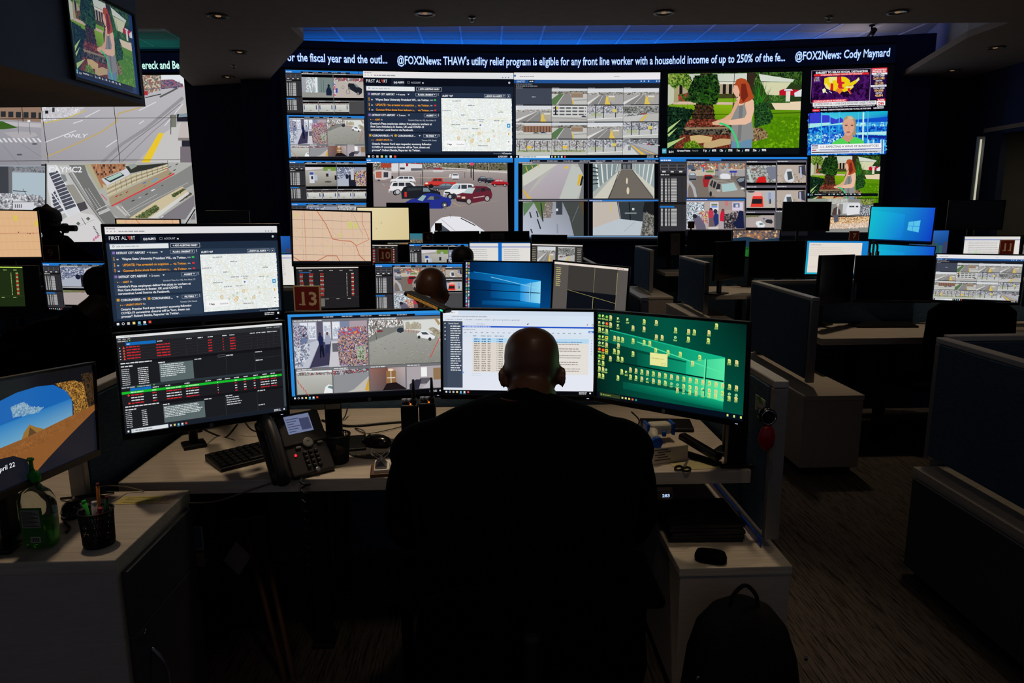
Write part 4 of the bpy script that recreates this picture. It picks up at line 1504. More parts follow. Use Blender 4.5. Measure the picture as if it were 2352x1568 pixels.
def cad_small(c,tint=None,red_every=2):
 """800 x 450: the same kind of incident list seen from far away"""
 bg=tint or (34,32,34)
 fg=(200,230,130)if tint else (206,200,190)
 c.rect(0,0,800,450,bg)
 c.rect(0,0,800,12,(206,240,100)if tint else (235,225,215))
 for k in range(6):
  c.scr(30+130*k,34,50,6,fg,k)
 c.rect(40,50,180,62,(60,110,50)if tint else (40,90,150))
 for i in range(17):
  y=68+15*i
  c.rect(0,y-4,800,y-3,tuple(int(v*1.3+4)for v in bg))
  cc=(196,60,50)if i%3!=2 else fg
  for x,w in ((40,50),(160,56),(300,50)):
   c.scr(x,y,w,8,cc,i+x)
  c.scr(640,y,10,8,fg,i)
  c.rect(705,y,736,y+9,(190,60,50)if i%3 else fg)
 c.rect(0,330,800,334,tuple(int(v*1.6)for v in bg))
 c.rect(280,340,350,430,(110,106,104)if not tint else bg)
 for x in (360,500,650):
  c.scr(x,345,50,6,fg,x)
def doc_page(c,w,h,blue=True,split=False):
 c.grad([(0,0),(w,0),(w,h),(0,h)],[(226,224,222),(232,228,224),(236,232,226),(232,230,226)])
 c.rect(0,h*.1,w,h*.12,(70,110,200))
 for i in range(12):
  c.scr(w*.08,h*(.18+.06*i),w*.6,h*.014,(150,150,156),i)
 c.rect(w*.2,h*.5,w*.26,h,(190,226,180))if blue else None
def writer(c):
 """1000 x 562: white web page with a dark side list and a beige table"""
 c.grad([(0,0),(1000,0),(1000,562),(0,562)],[(226,232,244),(220,236,252),(238,240,250),(232,238,250)])
 c.rect(0,0,1000,30,(214,228,244))
 c.rect(8,4,100,30,(240,244,250))
 c.scr(20,12,60,7,(170,176,186),1)
 c.scr(60,38,280,6,(170,178,190),2)
 for k in range(8):
  c.ell(20+62*k,62,3,3,(90,96,130)if k>4 else (190,196,206))
  c.scr(28+62*k,58,44,6,(176,184,196),k)
 c.rect(0,72,128,520,(64,76,94))
 c.rect(0,72,26,520,(56,66,84))
 for k in range(5):
  c.rect(9,84+26*k,17,92+26*k,(200,206,214))
 c.text(36,92,10,'Recently Opened',(225,230,238),66,1)
 for k in range(20):
  c.scr(48,102+15.5*k,76,7,(226,230,236),k,.7)
 c.rect(128,102,1000,112,(24,80,205))
 c.scr(140,104,200,6,(190,210,250),3)
 c.scr(220,86,60,6,(190,196,206),3)
 c.line([(552,90),(566,82)],3,(60,60,90))
 c.ell(557,88,4,5,(80,80,110))
 c.line([(946,92),(952,82)],4,(200,50,60))
 c.ring(984,90,6,2,(70,70,90))
 c.scr(134,124,90,6,(180,186,196),4)
 for k in range(22):
  c.scr(140+36*k,143,18,6,(160,168,180),k)
 c.rect(958,128,992,142,(30,110,210))
 c.scr(964,132,22,6,W_,4)
 c.rect(128,155,990,178,(222,234,246))
 for x in (196,250,290,340,372):
  c.scr(x,165,30,6,(150,160,176),x)
 c.rect(194,182,962,212,(190,224,246))
 c.rect(194,212,962,410,(230,222,212))
 c.rect(600,212,962,424,(236,230,224))
 for i in range(15):
  y=186+15*i
  cc=(60,120,180)if i<2 else (150,142,134)
  for fx,fw in ((204,38),(254,30),(294,20),(354,4),(366,30)):
   c.scr(fx,y,fw,7,cc,i+fx,.95)
  c.scr(610,y,310 if i%3 else 130,5.5,cc,i+60,.9)
 for k in range(6):
  c.rect(978,190+18*k,983,195+18*k,(130,165,215))
 c.ell(132,416,6,6,(120,180,240))
 c.box(192,422,250,436,1.2,(190,196,206))
 taskbar(c,1000,562,26)
def green_desk(c):
 """1000 x 562: crowded green desktop"""
 win10(c,1000,562,True)
 pos=[(20,20,4),(48,22,6),(75,24,4),(104,24,0),(20,66,6),(48,66,2),(75,68,3),(104,70,0),(20,108,1),(48,110,6),(75,114,1),(20,156,4),(48,158,6),(75,160,5),(20,198,2),(48,200,6),(75,204,0),(20,240,3),(48,244,3),(75,246,5),(20,284,4),(48,286,5),(20,324,6),(48,328,1),(20,368,1),(48,370,0),(72,372,2),(20,412,1),(48,414,1),(104,290,0),(160,30,6),(160,74,6),(222,32,6),(252,76,0),(312,30,1),(312,76,0),(376,30,0),(672,18,1),(638,62,0),(636,108,1),(568,66,1),(540,66,0),(540,112,1),(475,64,1),(475,112,2),(378,118,0),(408,118,0),(136,154,0),(164,156,1),(194,158,1),(254,158,1),(314,160,1),(344,162,1),(164,200,0),(134,238,1),(164,242,1),(254,240,1),(162,284,1),(192,286,1),(376,202,1),(440,206,1),(502,208,1),(598,214,1),(564,254,0),(736,218,1),(770,220,0),(162,410,1),(190,366,1),(218,370,6)]
# positions were read from a picture 1.17 times narrower to the right: stretch gently
 for x,y,k in pos:
  X=x*1.0 if x<200 else 200+(x-200)*1.31
  desk_icon(c,X,y+4,k,.62)
 for i in range(18):
  x=254+41*i
  desk_icon(c,x,350+1.2*i,(0,0,1,0,1,0,1)[i%7],.6)
  desk_icon(c,x,396+1.2*i,(1,1,0,6,0,0,1,2,2)[i%9],.6)
  if i>7:
   desk_icon(c,x,438,(2,1,0)[i%3],.55)
 c.rect(392,226,512,304,(240,240,160))
 c.scr(402,256,96,6,(200,200,120),3)
 c.box(470,286,500,296,1.5,(130,170,80))
 c.rect(0,528,1000,562,(6,16,30))
 c.rect(24,533,180,557,(50,66,34))
 c.ring(36,545,5,1.6,(200,220,120))
 c.scr(48,542,60,6,(160,180,90),2)
 for k,cc in enumerate(((210,225,130),(235,235,120),(235,220,120),(235,120,60),(30,160,130))):
  c.rect(190+25*k,539,203+25*k,551,cc)
 for x in (905,945,985):
  c.rect(x-6,536,x+4,550,(220,245,130))
def road_map(c,w,h,base=(226,196,168)):
 c.rect(0,0,w,h,base)
 gr=(176,150,138)
 for k in range(1,8):
  c.line([(w*k/8,0),(w*k/8+(k>5)*w*.04,h)],w*.002,gr)
 for k in range(1,6):
  c.line([(0,h*k/6),(w,h*k/6+(k%2)*h*.02)],w*.003,(120,100,100)if k%2 else gr)
 for k in range(70):
  x,y=w*c.rng.random(),h*c.rng.random()
  c.line([(x,y),(x+w*.03,y+c.rng.choice((0,1))*h*.04),(x+w*.03,y+h*.04)],w*.0015,gr)
 for x,y,s in ((.7,.18,.06),(.78,.2,.05),(.58,.42,.03),(.03,.05,.03),(.45,.65,.02)):
  c.rect(w*x,h*y,w*(x+s),h*(y+s*2.4),(214,206,130))
 o=(196,100,66)
 c.line([(w*.31,0),(w*.42,h*.25),(w*.5,h*.53),(w*.62,h*.56),(w*.74,h*.57),(w*.8,h*.64),(w*.85,h*.85),(w*.95,h)],w*.008,o)
 c.line([(0,h*.88),(w*.08,h*.96),(w*.3,h*.96),(w*.42,h*.86),(w*.55,h*.86),(w*.6,h)],w*.008,o)
 c.line([(w*.15,0),(w*.16,h)],w*.004,o)
 c.line([(w*.89,0),(w*.9,h*.25),(w*.98,h*.53),(w*.8,h*.66)],w*.005,o)
 c.line([(w*.76,0),(w*.9,h*.45)],w*.003,(150,120,120))
 c.rect(0,h*.96,w,h,(12,14,22))
def pale_map(c,w,h):
 c.grad([(0,0),(w,0),(w,h),(0,h)],[(236,222,180),(226,208,160),(222,204,152),(232,216,170)])
 for k in range(90):
  x,y=w*c.rng.random(),h*c.rng.random()
  c.line([(x,y),(x+w*.03,y+h*.02)],w*.002,(220,206,166))
 c.rect(w*.45,h*.44,w*.46,h*.48,(90,80,60))
 c.rect(w*.35,h*.62,w*.358,h*.65,(90,80,60))
 c.rect(0,h*.975,w,h,(20,20,26))
def orange_map(c,w,h):
 c.rect(0,0,w,h,(228,184,138))
 for k in range(1,14):
  c.line([(w*k/14,0),(w*k/14+w*.03,h)],w*.002,(238,204,166))
 for k in range(1,6):
  c.line([(0,h*k/6),(w,h*k/6-h*.02)],w*.003,(206,150,120))
 c.line([(0,h*.5),(w,h*.46)],w*.004,(190,110,90))
 for x,y in ((.68,.09),(.95,.2),(.1,.3)):
  c.rect(w*x,h*y,w*(x+.05),h*(y+.12),(224,200,90))
 for x,y,cc in ((.72,.44,K_),(.84,.46,(150,40,40)),(.87,.47,K_),(.91,.46,(190,30,30)),(.4,.5,K_)):
  c.rect(w*x,h*y,w*(x+.012),h*(y+.02),cc)
 c.rect(0,h*.975,w,h,(20,16,20))
def beach(c,w=1000,h=562):
 """view out of a sea cave onto a beach, late sun"""
 c.rect(0,0,w,h,(18,18,22))
 sky=[(150,330),(230,280),(330,215),(430,190),(560,180),(680,190),(780,250),(820,330),(815,400),(812,470),(560,500),(300,530),(150,540)]
 c.poly(sky,(24,100,180))
 c.grad([(150,360),(812,300),(812,470),(150,540)],[(40,130,196),(40,120,190),(130,180,200),(120,180,205)])
 c.patch([(390,260),(470,250),(520,290),(600,310),(560,330),(400,320)],7,[(120,160,190),(150,180,200),(90,140,180)],4,.4,.6)
 c.poly([(100,545),(820,440),(824,455),(560,500),(100,580)],(120,150,170))
 c.poly([(420,512),(460,420),(500,384),(540,410),(585,430),(600,480)],(150,110,46))
 c.poly([(470,500),(500,400),(540,440),(530,495)],(90,64,34))
 c.poly([(200,556),(240,500),(280,494),(320,530),(315,548)],(110,80,40))
 c.poly([(100,580),(560,500),(870,440),(1000,430),(1000,500),(520,562),(100,562)],(150,96,44))
 c.patch([(690,186),(820,190),(960,230),(1000,420),(870,460),(815,470),(826,330),(780,250)],6,[(150,106,44),(100,66,28),(186,136,60),(60,40,24)],5,.4,.6)
 c.patch([(900,160),(1000,160),(1000,440),(960,440)],7,[(40,30,22),(70,50,30),(24,20,18)],6)
def beach_screen(c):
 """1000 x 562, lower part of the picture and the date"""
 g=c.sub(-120,-110,1000,440,1000,562)
 beach(c)
 c.f=g
 c.poly([(0,360),(180,345),(420,330),(1000,262),(1000,562),(0,562)],(140,88,42))
 c.patch([(0,380),(420,345),(900,280),(900,330),(300,420),(0,430)],8,[(146,93,45),(136,85,41),(152,98,49)],3,.15,.3,5)
 c.poly([(1000,300),(760,400),(560,490),(420,562),(1000,562)],(22,24,34))
 c.poly([(0,385),(160,390),(310,405),(400,450),(440,562),(0,562)],(18,20,30))
 c.text(190,462,25,'April 22',W_,128,.6)
def sunset(c,w,h):
 c.grad([(0,0),(w,0),(w,h),(0,h)],[(196,140,90),(150,120,110),(20,60,40),(20,50,60)])
 c.patch([(0,0),(w,0),(w,h*.35),(0,h*.35)],w/30,[(214,160,100),(150,110,90),(90,84,90),(230,190,140)],4,.3,.3)
 c.poly([(0,h*.3),(w*.3,h*.24),(w*.6,h*.36),(w,h*.28),(w,h*.7),(0,h*.6)],(30,56,80))
 c.patch([(0,h*.6),(w,h*.7),(w,h),(0,h)],w/30,[(30,110,40),(20,70,30),(60,140,50)],5,.3,.4)
def clouds(c,w,h):
 c.grad([(0,0),(w,0),(w,h),(0,h)],[(40,130,150),(50,120,140),(110,110,90),(90,100,90)])
 c.patch([(0,h*.4),(w,h*.3),(w,h),(0,h)],w/24,[(214,170,90),(80,90,90),(150,120,80),(50,90,110)],4,.3,.3)
def city(c,w,h):
 c.grad([(0,0),(w,0),(w,h),(0,h)],[(60,130,210),(30,90,180),(20,50,90),(30,60,100)])
 for k in range(9):
  x=w*k/9
  c.rect(x,h*(.45+.25*((k*7)%5)/5),x+w*.1,h,(40+12*(k%3),66+10*(k%4),96))
def street_view(c):
 """coordinates of the 3.56 times view: broad street; x 350..1560, y 610..1345"""
 t=lambda *p:[(p[i],p[i+1])for i in range(0,len(p),2)]
 c.grad(t(340,600,1600,600,1600,1346,340,1346),[(190,186,192),(190,188,194),(176,174,178),(158,156,162)])
 c.rect(1290,600,1560,700,(226,230,236))
 c.patch(t(1100,600,1320,600,1320,740,1100,780),9,[(176,160,120),(120,124,116),(150,96,84),(200,196,176),(90,96,100)],3,.4,.5)
 c.patch(t(1320,655,1410,650,1500,690,1500,712,1320,730),7,[(90,84,110),(60,64,120),(140,120,130),(176,90,90)],4,.5,.7)
 c.patch(t(340,868,700,868,640,936,450,980,340,1000),9,[(212,210,216),(196,194,200),(224,222,228)],5,.3,.4)
 c.line(t(350,1010,560,965,700,905),8,(206,190,90))
 c.poly(t(1600,700,1600,1346,1100,1346,1380,1060,1520,820),(186,182,180))
 c.line(t(386,1282,600,1190,840,1075,960,990,970,930,1150,880),9,(196,168,96))
 c.line(t(820,1346,1000,1180,1200,1050,1500,800),26,(150,148,152))
 c.line(t(880,1346,1100,1150,1300,1000,1480,850),6,(120,118,124))
 c.line(t(980,1346,1250,1080,1440,920),5,(130,128,132))
 for a in (t(370,1165,625,1068),t(600,1010,680,985),t(870,1205,960,1145),t(1140,1015,1180,988),t(700,960,820,900),t(1350,1030,1500,850),t(1140,905,1280,835)):
  c.line(a,7,(222,222,226))
 g=c.f
 c.f=lambda p:g(np.c_[p[:,0]+(1125-p[:,1])*0.4,p[:,1]])
 c.text(520,1125,30,'ONLY',(228,228,232),190,1)
 c.f=g
 c.poly(t(1158,1334,1300,1090,1345,1090,1225,1334),(236,200,50))
 c.poly(t(1225,1334,1345,1090,1480,1000,1540,1130,1490,1334),(200,198,196))
 c.rect(1400,940,1445,1040,(120,122,112));c.rect(1398,940,1404,1100,(50,52,54))
 c.poly(t(1480,1010,1600,1010,1600,1130,1460,1130),(196,186,184))
 c.poly(t(1460,1128,1600,1128,1600,1150,1460,1150),(130,124,120))
 c.rect(1490,1150,1600,1200,(40,38,50));c.rect(1478,1200,1600,1340,(120,112,118))
 c.poly(t(1450,935,1560,925,1560,995,1450,995),(34,32,44));c.poly(t(1470,932,1550,928,1550,955,1462,960),(130,150,160))
 c.line(t(1310,795,1400,750,1455,720),14,(90,92,88))
 c.line(t(1190,800,1320,770),8,(60,60,64));c.rect(1180,745,1212,780,(170,50,60))
 c.line(t(1150,740,1480,700),6,(120,110,116))
 c.rect(372,905,398,930,(30,30,34));c.rect(430,880,450,918,(50,60,54))
def crossing_view(c):
 """coordinates of the 3.56 times view: crossing with a round island; x -260..345, y 875..1350"""
 t=lambda *p:[(p[i],p[i+1])for i in range(0,len(p),2)]
 c.grad(t(-560,600,380,600,392,1352,-560,1352),[(176,176,182),(176,176,182),(150,148,156),(140,138,148)])
 c.poly(t(-560,600,345,600,345,1000,-560,940),(150,122,104))
 for k in range(9):
  x=-180+62*k
  c.rect(x,905+k*2,x+42,950+k*2.4,(44,46,50))
 c.poly(t(-560,970,345,1010,345,1045,-560,990),(190,186,190))
 c.poly(t(-560,985,20,992,148,1045,30,1058,-560,1050),(60,96,36))
 c.poly(t(30,1085,150,1075,290,1085,310,1110,240,1130,110,1130),(176,172,176))
 for k in range(14):
  c.poly(t(-100+40*k,1130,-82+40*k,1130,-54+40*k,1164,-72+40*k,1164),(220,220,224))
 c.ell(285,1178,24,7,(90,88,94));c.ell(160,1265,24,7,(90,88,94))
 c.line(t(150,985,152,1090),3,(80,80,84));c.line(t(240,985,248,1100),3,(80,80,84));c.line(t(180,875,190,995),6,(50,52,56))
 c.rect(226,982,248,1000,(226,228,232))
 c.line(t(20,1180,160,1350),3,(124,122,130));c.line(t(180,1180,380,1310),3,(124,122,130))
def river_view(c):
 """x -260..395, y 1352..1900 (3.56 times view of the top left)"""
 t=lambda *p:[(p[i],p[i+1])for i in range(0,len(p),2)]
 c.grad(t(-560,1352,400,1352,470,2100,-560,2100),[(150,158,168),(156,164,172),(150,152,156),(140,142,148)])
 c.poly(t(-560,1362,70,1362,75,1650,-560,1640),(64,66,74))
 c.poly(t(70,1362,100,1362,104,1650,75,1650),(110,112,118))
 c.poly(t(100,1365,385,1362,390,1415,100,1400),(120,124,132))
 c.patch(t(100,1368,385,1366,388,1412,100,1400),8,[(110,114,120),(140,144,150),(90,94,100)],3)
 c.poly(t(102,1412,388,1416,405,1640,104,1590),(176,192,202))
 c.patch(t(-560,1580,104,1580,300,1600,420,1650,440,2050,-560,2050),12,[(90,92,98),(190,192,198),(130,132,138),(220,222,226),(60,62,68)],4,.25,.5)
 c.poly(t(110,1630,280,1660,280,1720,110,1790),(212,214,220))
 for k in range(4):
  c.rect(125+16*k,1670,133+16*k,1700,(90,94,104))
 c.line(t(190,1545,240,1630),4,(50,52,58));c.line(t(110,1560,220,1568),7,(60,62,68))
def aerial_view(c):
 """6.72 times view of 100..450 x 370..590: street corner from high above"""
 t=lambda *p:[(p[i],p[i+1])for i in range(0,len(p),2)]
 c.rect(40,20,2420,1800,(176,176,172))
 c.poly(t(60,60,400,60,1000,1000,900,1700,100,1700),(190,190,188))
# roads
 c.poly(t(400,60,640,60,700,230,960,660,1130,900,1130,1300,960,1000),(116,116,114))
 c.line(t(405,180,700,640,960,980),36,(150,150,148))
 c.line(t(395,190,690,650,940,990),7,(50,50,52));c.line(t(430,170,730,640,980,990),6,(60,60,62))
 c.poly(t(1060,700,2040,210,2290,60,2340,60,2360,330,1400,900,1260,870),(136,136,134))
 c.poly(t(960,690,1200,660,1340,830,1200,900,1080,820),(160,158,154))
 for k in range(12):
  c.poly(t(845+14*k,790-6*k,852+14*k,786-6*k,882+14*k,826-6*k,874+14*k,830-6*k),(226,226,224))
  c.poly(t(1120+13*k,700+12*k,1150+13*k,690+12*k,1156+13*k,696+12*k,1128+13*k,708+12*k),(214,214,212))
 c.line(t(820,760,980,680),8,(230,230,228));c.line(t(1215,700,1340,840),8,(230,230,228))
 for a in (t(700,420,900,720),t(650,420,860,740),t(1290,780,1760,510),t(1310,800,2240,330)):
  c.line(a,5,(206,206,204))
# median with beds
 c.poly(t(1300,900,1700,640,2150,390,2230,470,1640,880),(206,192,158))
 c.patch(t(1420,870,1740,670,1800,740,1600,880),14,[(84,104,56),(60,76,44),(110,124,76),(130,110,84)],3,.4,.6)
 c.patch(t(1980,520,2160,420,2200,440,2020,556),13,[(84,104,56),(60,76,44),(110,100,80)],4,.4,.6)
 c.patch(t(2070,600,2270,480,2300,510,2110,630),13,[(96,88,76),(70,70,56),(120,110,96)],5,.4,.6)
 c.poly(t(1640,880,2230,470,2260,500,1760,880),(214,212,206))
 c.poly(t(1800,880,2330,520,2350,900,1800,900),(128,124,130))
# big building
 c.poly(t(640,50,1280,40,1260,130,900,430,870,440),(170,122,90))
 c.poly(t(640,50,740,50,920,430,870,445),(176,170,140))
 c.patch(t(760,60,1260,50,1240,120,960,230,900,260,840,200),20,[(176,124,90),(150,100,74),(190,140,104),(60,44,40)],6,.9,.95,34,.8)
 c.poly(t(905,275,1330,100,1340,210,990,380),(206,206,214))
 c.poly(t(940,270,1190,170,1260,220,1040,330),(44,54,52));c.poly(t(970,270,1190,175,1230,210,1030,305),(170,200,190))
 c.poly(t(1270,80,1930,30,1930,60,1350,190),(52,54,50));c.poly(t(1310,55,1420,40,1450,80,1360,130),(150,160,150))
 c.poly(t(920,350,990,380,1340,215,1930,40,1930,130,1400,360,1020,560,940,420),(190,178,148))
 for k in range(5):
  c.line(t(990,400+34*k,1400,215+30*k,1930,60+16*k),8,(120,112,92)if k%2 else (222,214,190))
 for k in range(11):
  c.line(t(1120+80*k,330-34*k,1135+80*k,470-36*k),5,(60,58,52))
 c.poly(t(1020,560,1930,130,2030,190,1060,690,1030,640),(166,150,122))
 c.line(t(1060,694,1400,520,1700,370,2030,192),20,(214,60,66))
 c.line(t(905,510,990,606),10,(206,60,66));c.line(t(1890,110,1940,130),10,(200,60,66))
 for x,y,cc,s in ((1140,540,(180,30,40),28),(1300,478,(150,30,34),24),(1200,520,(76,70,66),24),(1390,610,(40,42,40),30),(1500,560,(200,204,206),26),(1600,510,(60,40,42),28),(1700,446,(236,238,240),34),(1570,335,(60,120,190),34),(1570,385,(180,50,50),20),(1960,195,(60,64,66),26),(1840,375,(36,36,38),20),(2030,140,(30,32,40),26),(1960,90,(70,74,84),26),(2060,50,(40,30,34),26),(1840,860,(226,228,228),26)):
  c.poly(t(x-s,y+s*.3,x+s*.5,y-s*.5,x+s,y-s*.3,x-s*.4,y+s*.5),cc)
 c.line(t(1680,320,1780,260),22,(110,160,200))
# louvre roof
 c.poly(t(70,60,200,60,580,780,400,980,160,860,70,400),(214,216,220))
 for k in range(11):
  x,y=90+24*k,190+52*k
  L=130+9*min(k,4)
  c.poly(t(x,y,x+L,y-55,x+L+18,y-15,x+22,y+44),(76,78,92))
  if k>4:
   x-=130;y+=50
   c.poly(t(max(x,100+6*k),y+5,x+105,y-40,x+125,y,max(x+20,120+6*k),y+44),(76,78,92))
 for k in range(44):
  c.line(t(96+3*k+0,150+0*k,96+3*k+1,151),1,(214,216,220))
 c.line(t(110,430,400,860),18,(222,224,228));c.line(t(200,60,580,790),20,(226,228,232));c.line(t(170,860,240,950),14,(226,228,232))
 c.poly(t(200,860,340,800,380,860,260,930),(176,178,172))
 c.poly(t(350,370,480,360,640,620,520,660),(150,148,140));c.poly(t(520,660,650,620,700,730,580,780),(74,72,76))
 c.poly(t(270,200,350,210,380,300,330,330),(130,136,140))
# white plaza
 c.poly(t(160,980,560,790,780,830,960,1010,960,1700,160,1700),(214,212,212))
 c.line(t(350,1090,800,900),6,(170,168,168))
 for x,y in ((550,960),(703,885)):
  c.poly(t(x-34,y,x,y-28,x+34,y+4,x,y+34),(92,104,92))
 c.line(t(600,870,665,980),8,(50,50,52))
 for k in range(7):
  c.rect(775+13*k,1005+22*k,800+13*k,1018+22*k,(60,60,64))
 for x,y in ((790,1210),(820,1180),(795,1290),(850,1160)):
  c.ell(x,y,16,24,(206,110,150),9)
 c.line(t(2190,970,2350,720),60,(190,190,190));c.line(t(2200,975,2350,740),18,(30,30,32))
 c.text(88,172,88,'CAYMC2',W_,520,1)
def parking(c):
 """6.72 times view of 840..1190 x 360..550: big car park"""
 t=lambda *p:[(p[i],p[i+1])for i in range(0,len(p),2)]
 c.rect(15,30,2290,1180,K_)
 c.grad(t(15,30,2270,22,2272,92,15,98),[(50,140,220),(50,140,220),(36,120,205),(36,120,205)])
 c.scr(22,52,70,12,W_,1)
 c.scr(26,84,240,14,W_,2)
 c.grad(t(115,100,2180,100,2195,1180,135,1180),[(150,138,136),(150,140,138),(136,126,126),(134,124,124)])
 c.grad(t(115,230,2180,230,2185,470,120,400),[(168,158,156),(164,154,152),(132,118,116),(136,122,120)])
 c.patch(t(115,100,2180,98,2180,200,115,190),16,[(110,100,92),(150,140,130),(84,90,70),(190,186,180),(70,60,56)],3,.4,.6)
 c.patch(t(1180,130,2180,110,2180,235,1180,170),16,[(60,60,46),(96,100,66),(120,110,96),(50,44,40)],4,.4,.6)
 c.poly(t(230,104,400,104,400,170,240,176),(168,70,50));c.rect(690,104,880,170,(166,66,50))
 c.poly(t(400,110,500,104,880,120,880,220,470,240,400,225),(220,218,222))
 c.rect(530,170,605,200,(60,64,70));c.rect(625,104,655,150,(150,30,36));c.rect(700,180,870,225,(96,96,104))
 c.poly(t(120,240,2180,215,2180,245,1700,240,1180,205,470,250,120,262),(196,186,180))
 c.line(t(1180,175,1500,190,2180,250),14,(212,204,200))
 for x,y0,y1,w in ((515,100,310,9),(880,100,440,12),(850,270,430,6),(1625,140,330,16),(1662,140,365,16),(1893,100,300,12),(1548,100,240,12),(1530,240,330,6)):
  c.line(t(x,y0,x,y1),w,(50,46,46)if x not in (1548,1893)else (160,150,146))
 c.rect(1612,95,1660,135,(235,70,110))
# camper and cars
 c.poly(t(140,215,260,205,400,225,398,330,290,360,150,350),(206,196,196));c.poly(t(160,235,250,230,250,330,165,325),(176,100,80));c.rect(280,240,350,320,(60,60,70));c.rect(400,300,428,340,(20,20,24))
 c.ell(208,365,22,12,(40,36,38))
 c.poly(t(1325,300,1345,262,1420,262,1440,300,1436,345,1330,345),(226,228,232));c.poly(t(1350,268,1415,268,1424,292,1342,292),(90,96,104));c.rect(1335,340,1432,352,(60,60,64))
 c.poly(t(1285,320,1300,265,1320,268,1308,320),(225,222,222))
 c.poly(t(940,170,1000,160,1000,185,945,185),(110,60,70));c.poly(t(985,190,1030,165,1080,170,1080,195),(90,100,110));c.poly(t(1035,200,1060,172,1150,172,1185,190,1185,205),(150,60,66));c.poly(t(1035,205,1200,205,1200,240,1040,240),(206,200,200))
 car(c,385,420,385,118,(226,226,228),True)
 car(c,900,485,490,155,(206,58,52),True,'truck',(70,50,52))
 c.ell(1010,458,36,34,(30,26,28));c.ell(940,412,26,14,(226,226,210),9)
 car(c,1030,530,380,120,(88,94,106),True,'sedan',(130,146,156))
 car(c,1725,402,180,100,(50,54,66),False,'sedan',(150,160,170));car(c,1830,425,190,100,(40,42,52),False,'sedan',(120,130,140));car(c,1935,462,260,118,(176,34,44),False,'sedan',(190,180,184))
 car(c,360,590,520,205,(232,232,234),False,'suv',(50,52,60));c.ell(495,545,46,44,(60,60,64));c.ell(495,545,32,32,(190,190,194))
 c.poly(t(548,540,590,470,640,455,940,452,1000,500,1150,545,1160,600,1000,640,560,650),(30,34,40));c.poly(t(640,480,860,480,860,515,640,530),(50,58,62));c.poly(t(885,480,960,482,1000,540,885,540),(120,140,146));c.rect(600,545,635,620,(206,50,44))
 car(c,1205,655,500,240,(236,236,238),True,'suv',(60,64,74));c.ell(1360,610,40,46,(44,44,50));c.poly(t(1215,540,1300,545,1310,570,1225,565),(50,50,56))
 c.poly(t(1310,500,1375,435,1450,430,1420,500),(176,196,206))
 c.poly(t(1385,640,1410,585,1520,545,1600,470,1700,455,1860,460,1925,500,1950,580,1940,640,1900,665,1650,715,1560,700,1400,680),(104,36,50))
 c.poly(t(1500,560,1590,475,1690,480,1640,570),(186,206,206));c.poly(t(1690,545,1720,490,1765,490,1765,545),(60,50,58));c.poly(t(1780,540,1780,488,1840,486,1850,530),(40,34,40));c.poly(t(1860,525,1855,485,1915,490,1930,520),(50,44,50))
 c.line(t(1660,635,1830,608),16,(186,160,166));c.rect(1410,600,1460,625,(196,176,176));c.rect(1480,615,1535,645,(230,206,180));c.poly(t(1395,650,1550,660,1550,705,1410,690),(44,30,36))
 for x,y in ((1592,690),(1872,645)):
  c.ell(x,y,46,50,(50,42,46));c.ell(x,y,32,36,(176,166,166))
 c.poly(t(620,700,700,655,800,640,900,575,1000,560,1120,575,1200,620,1300,640,1325,700,1300,760,1180,800,900,800,640,790),(36,48,140))
 c.poly(t(800,665,880,590,935,605,880,685),(150,180,176));c.poly(t(945,660,1000,610,1045,612,1050,665),(120,128,110));c.poly(t(1065,660,1060,610,1120,612,1170,640),(44,50,70))
 c.ell(1220,745,50,52,(20,20,30));c.ell(1220,745,40,42,(90,90,100));c.ell(1220,745,16,16,(226,226,230))
 c.poly(t(1010,1180,1010,1100,1080,1000,1180,935,1300,915,1460,925,1640,1010,1830,1140,1840,1180),(232,232,238))
 c.poly(t(1110,1180,1120,1080,1180,1050,1300,1140,1310,1180),(70,76,90))
 c.line(t(1465,945,1690,1060),14,(40,40,46));c.line(t(1170,965,1380,1140),6,(150,150,166));c.line(t(1300,885,1315,940),5,(40,40,44))
 c.line(t(1330,700,1470,770),6,(200,170,130));c.line(t(1190,790,2050,680),4,(176,150,120))
 c.line(t(265,415,300,455),5,(190,180,170));c.line(t(960,350,990,325),5,(200,180,150));c.line(t(760,325,1320,322),5,(196,176,150))
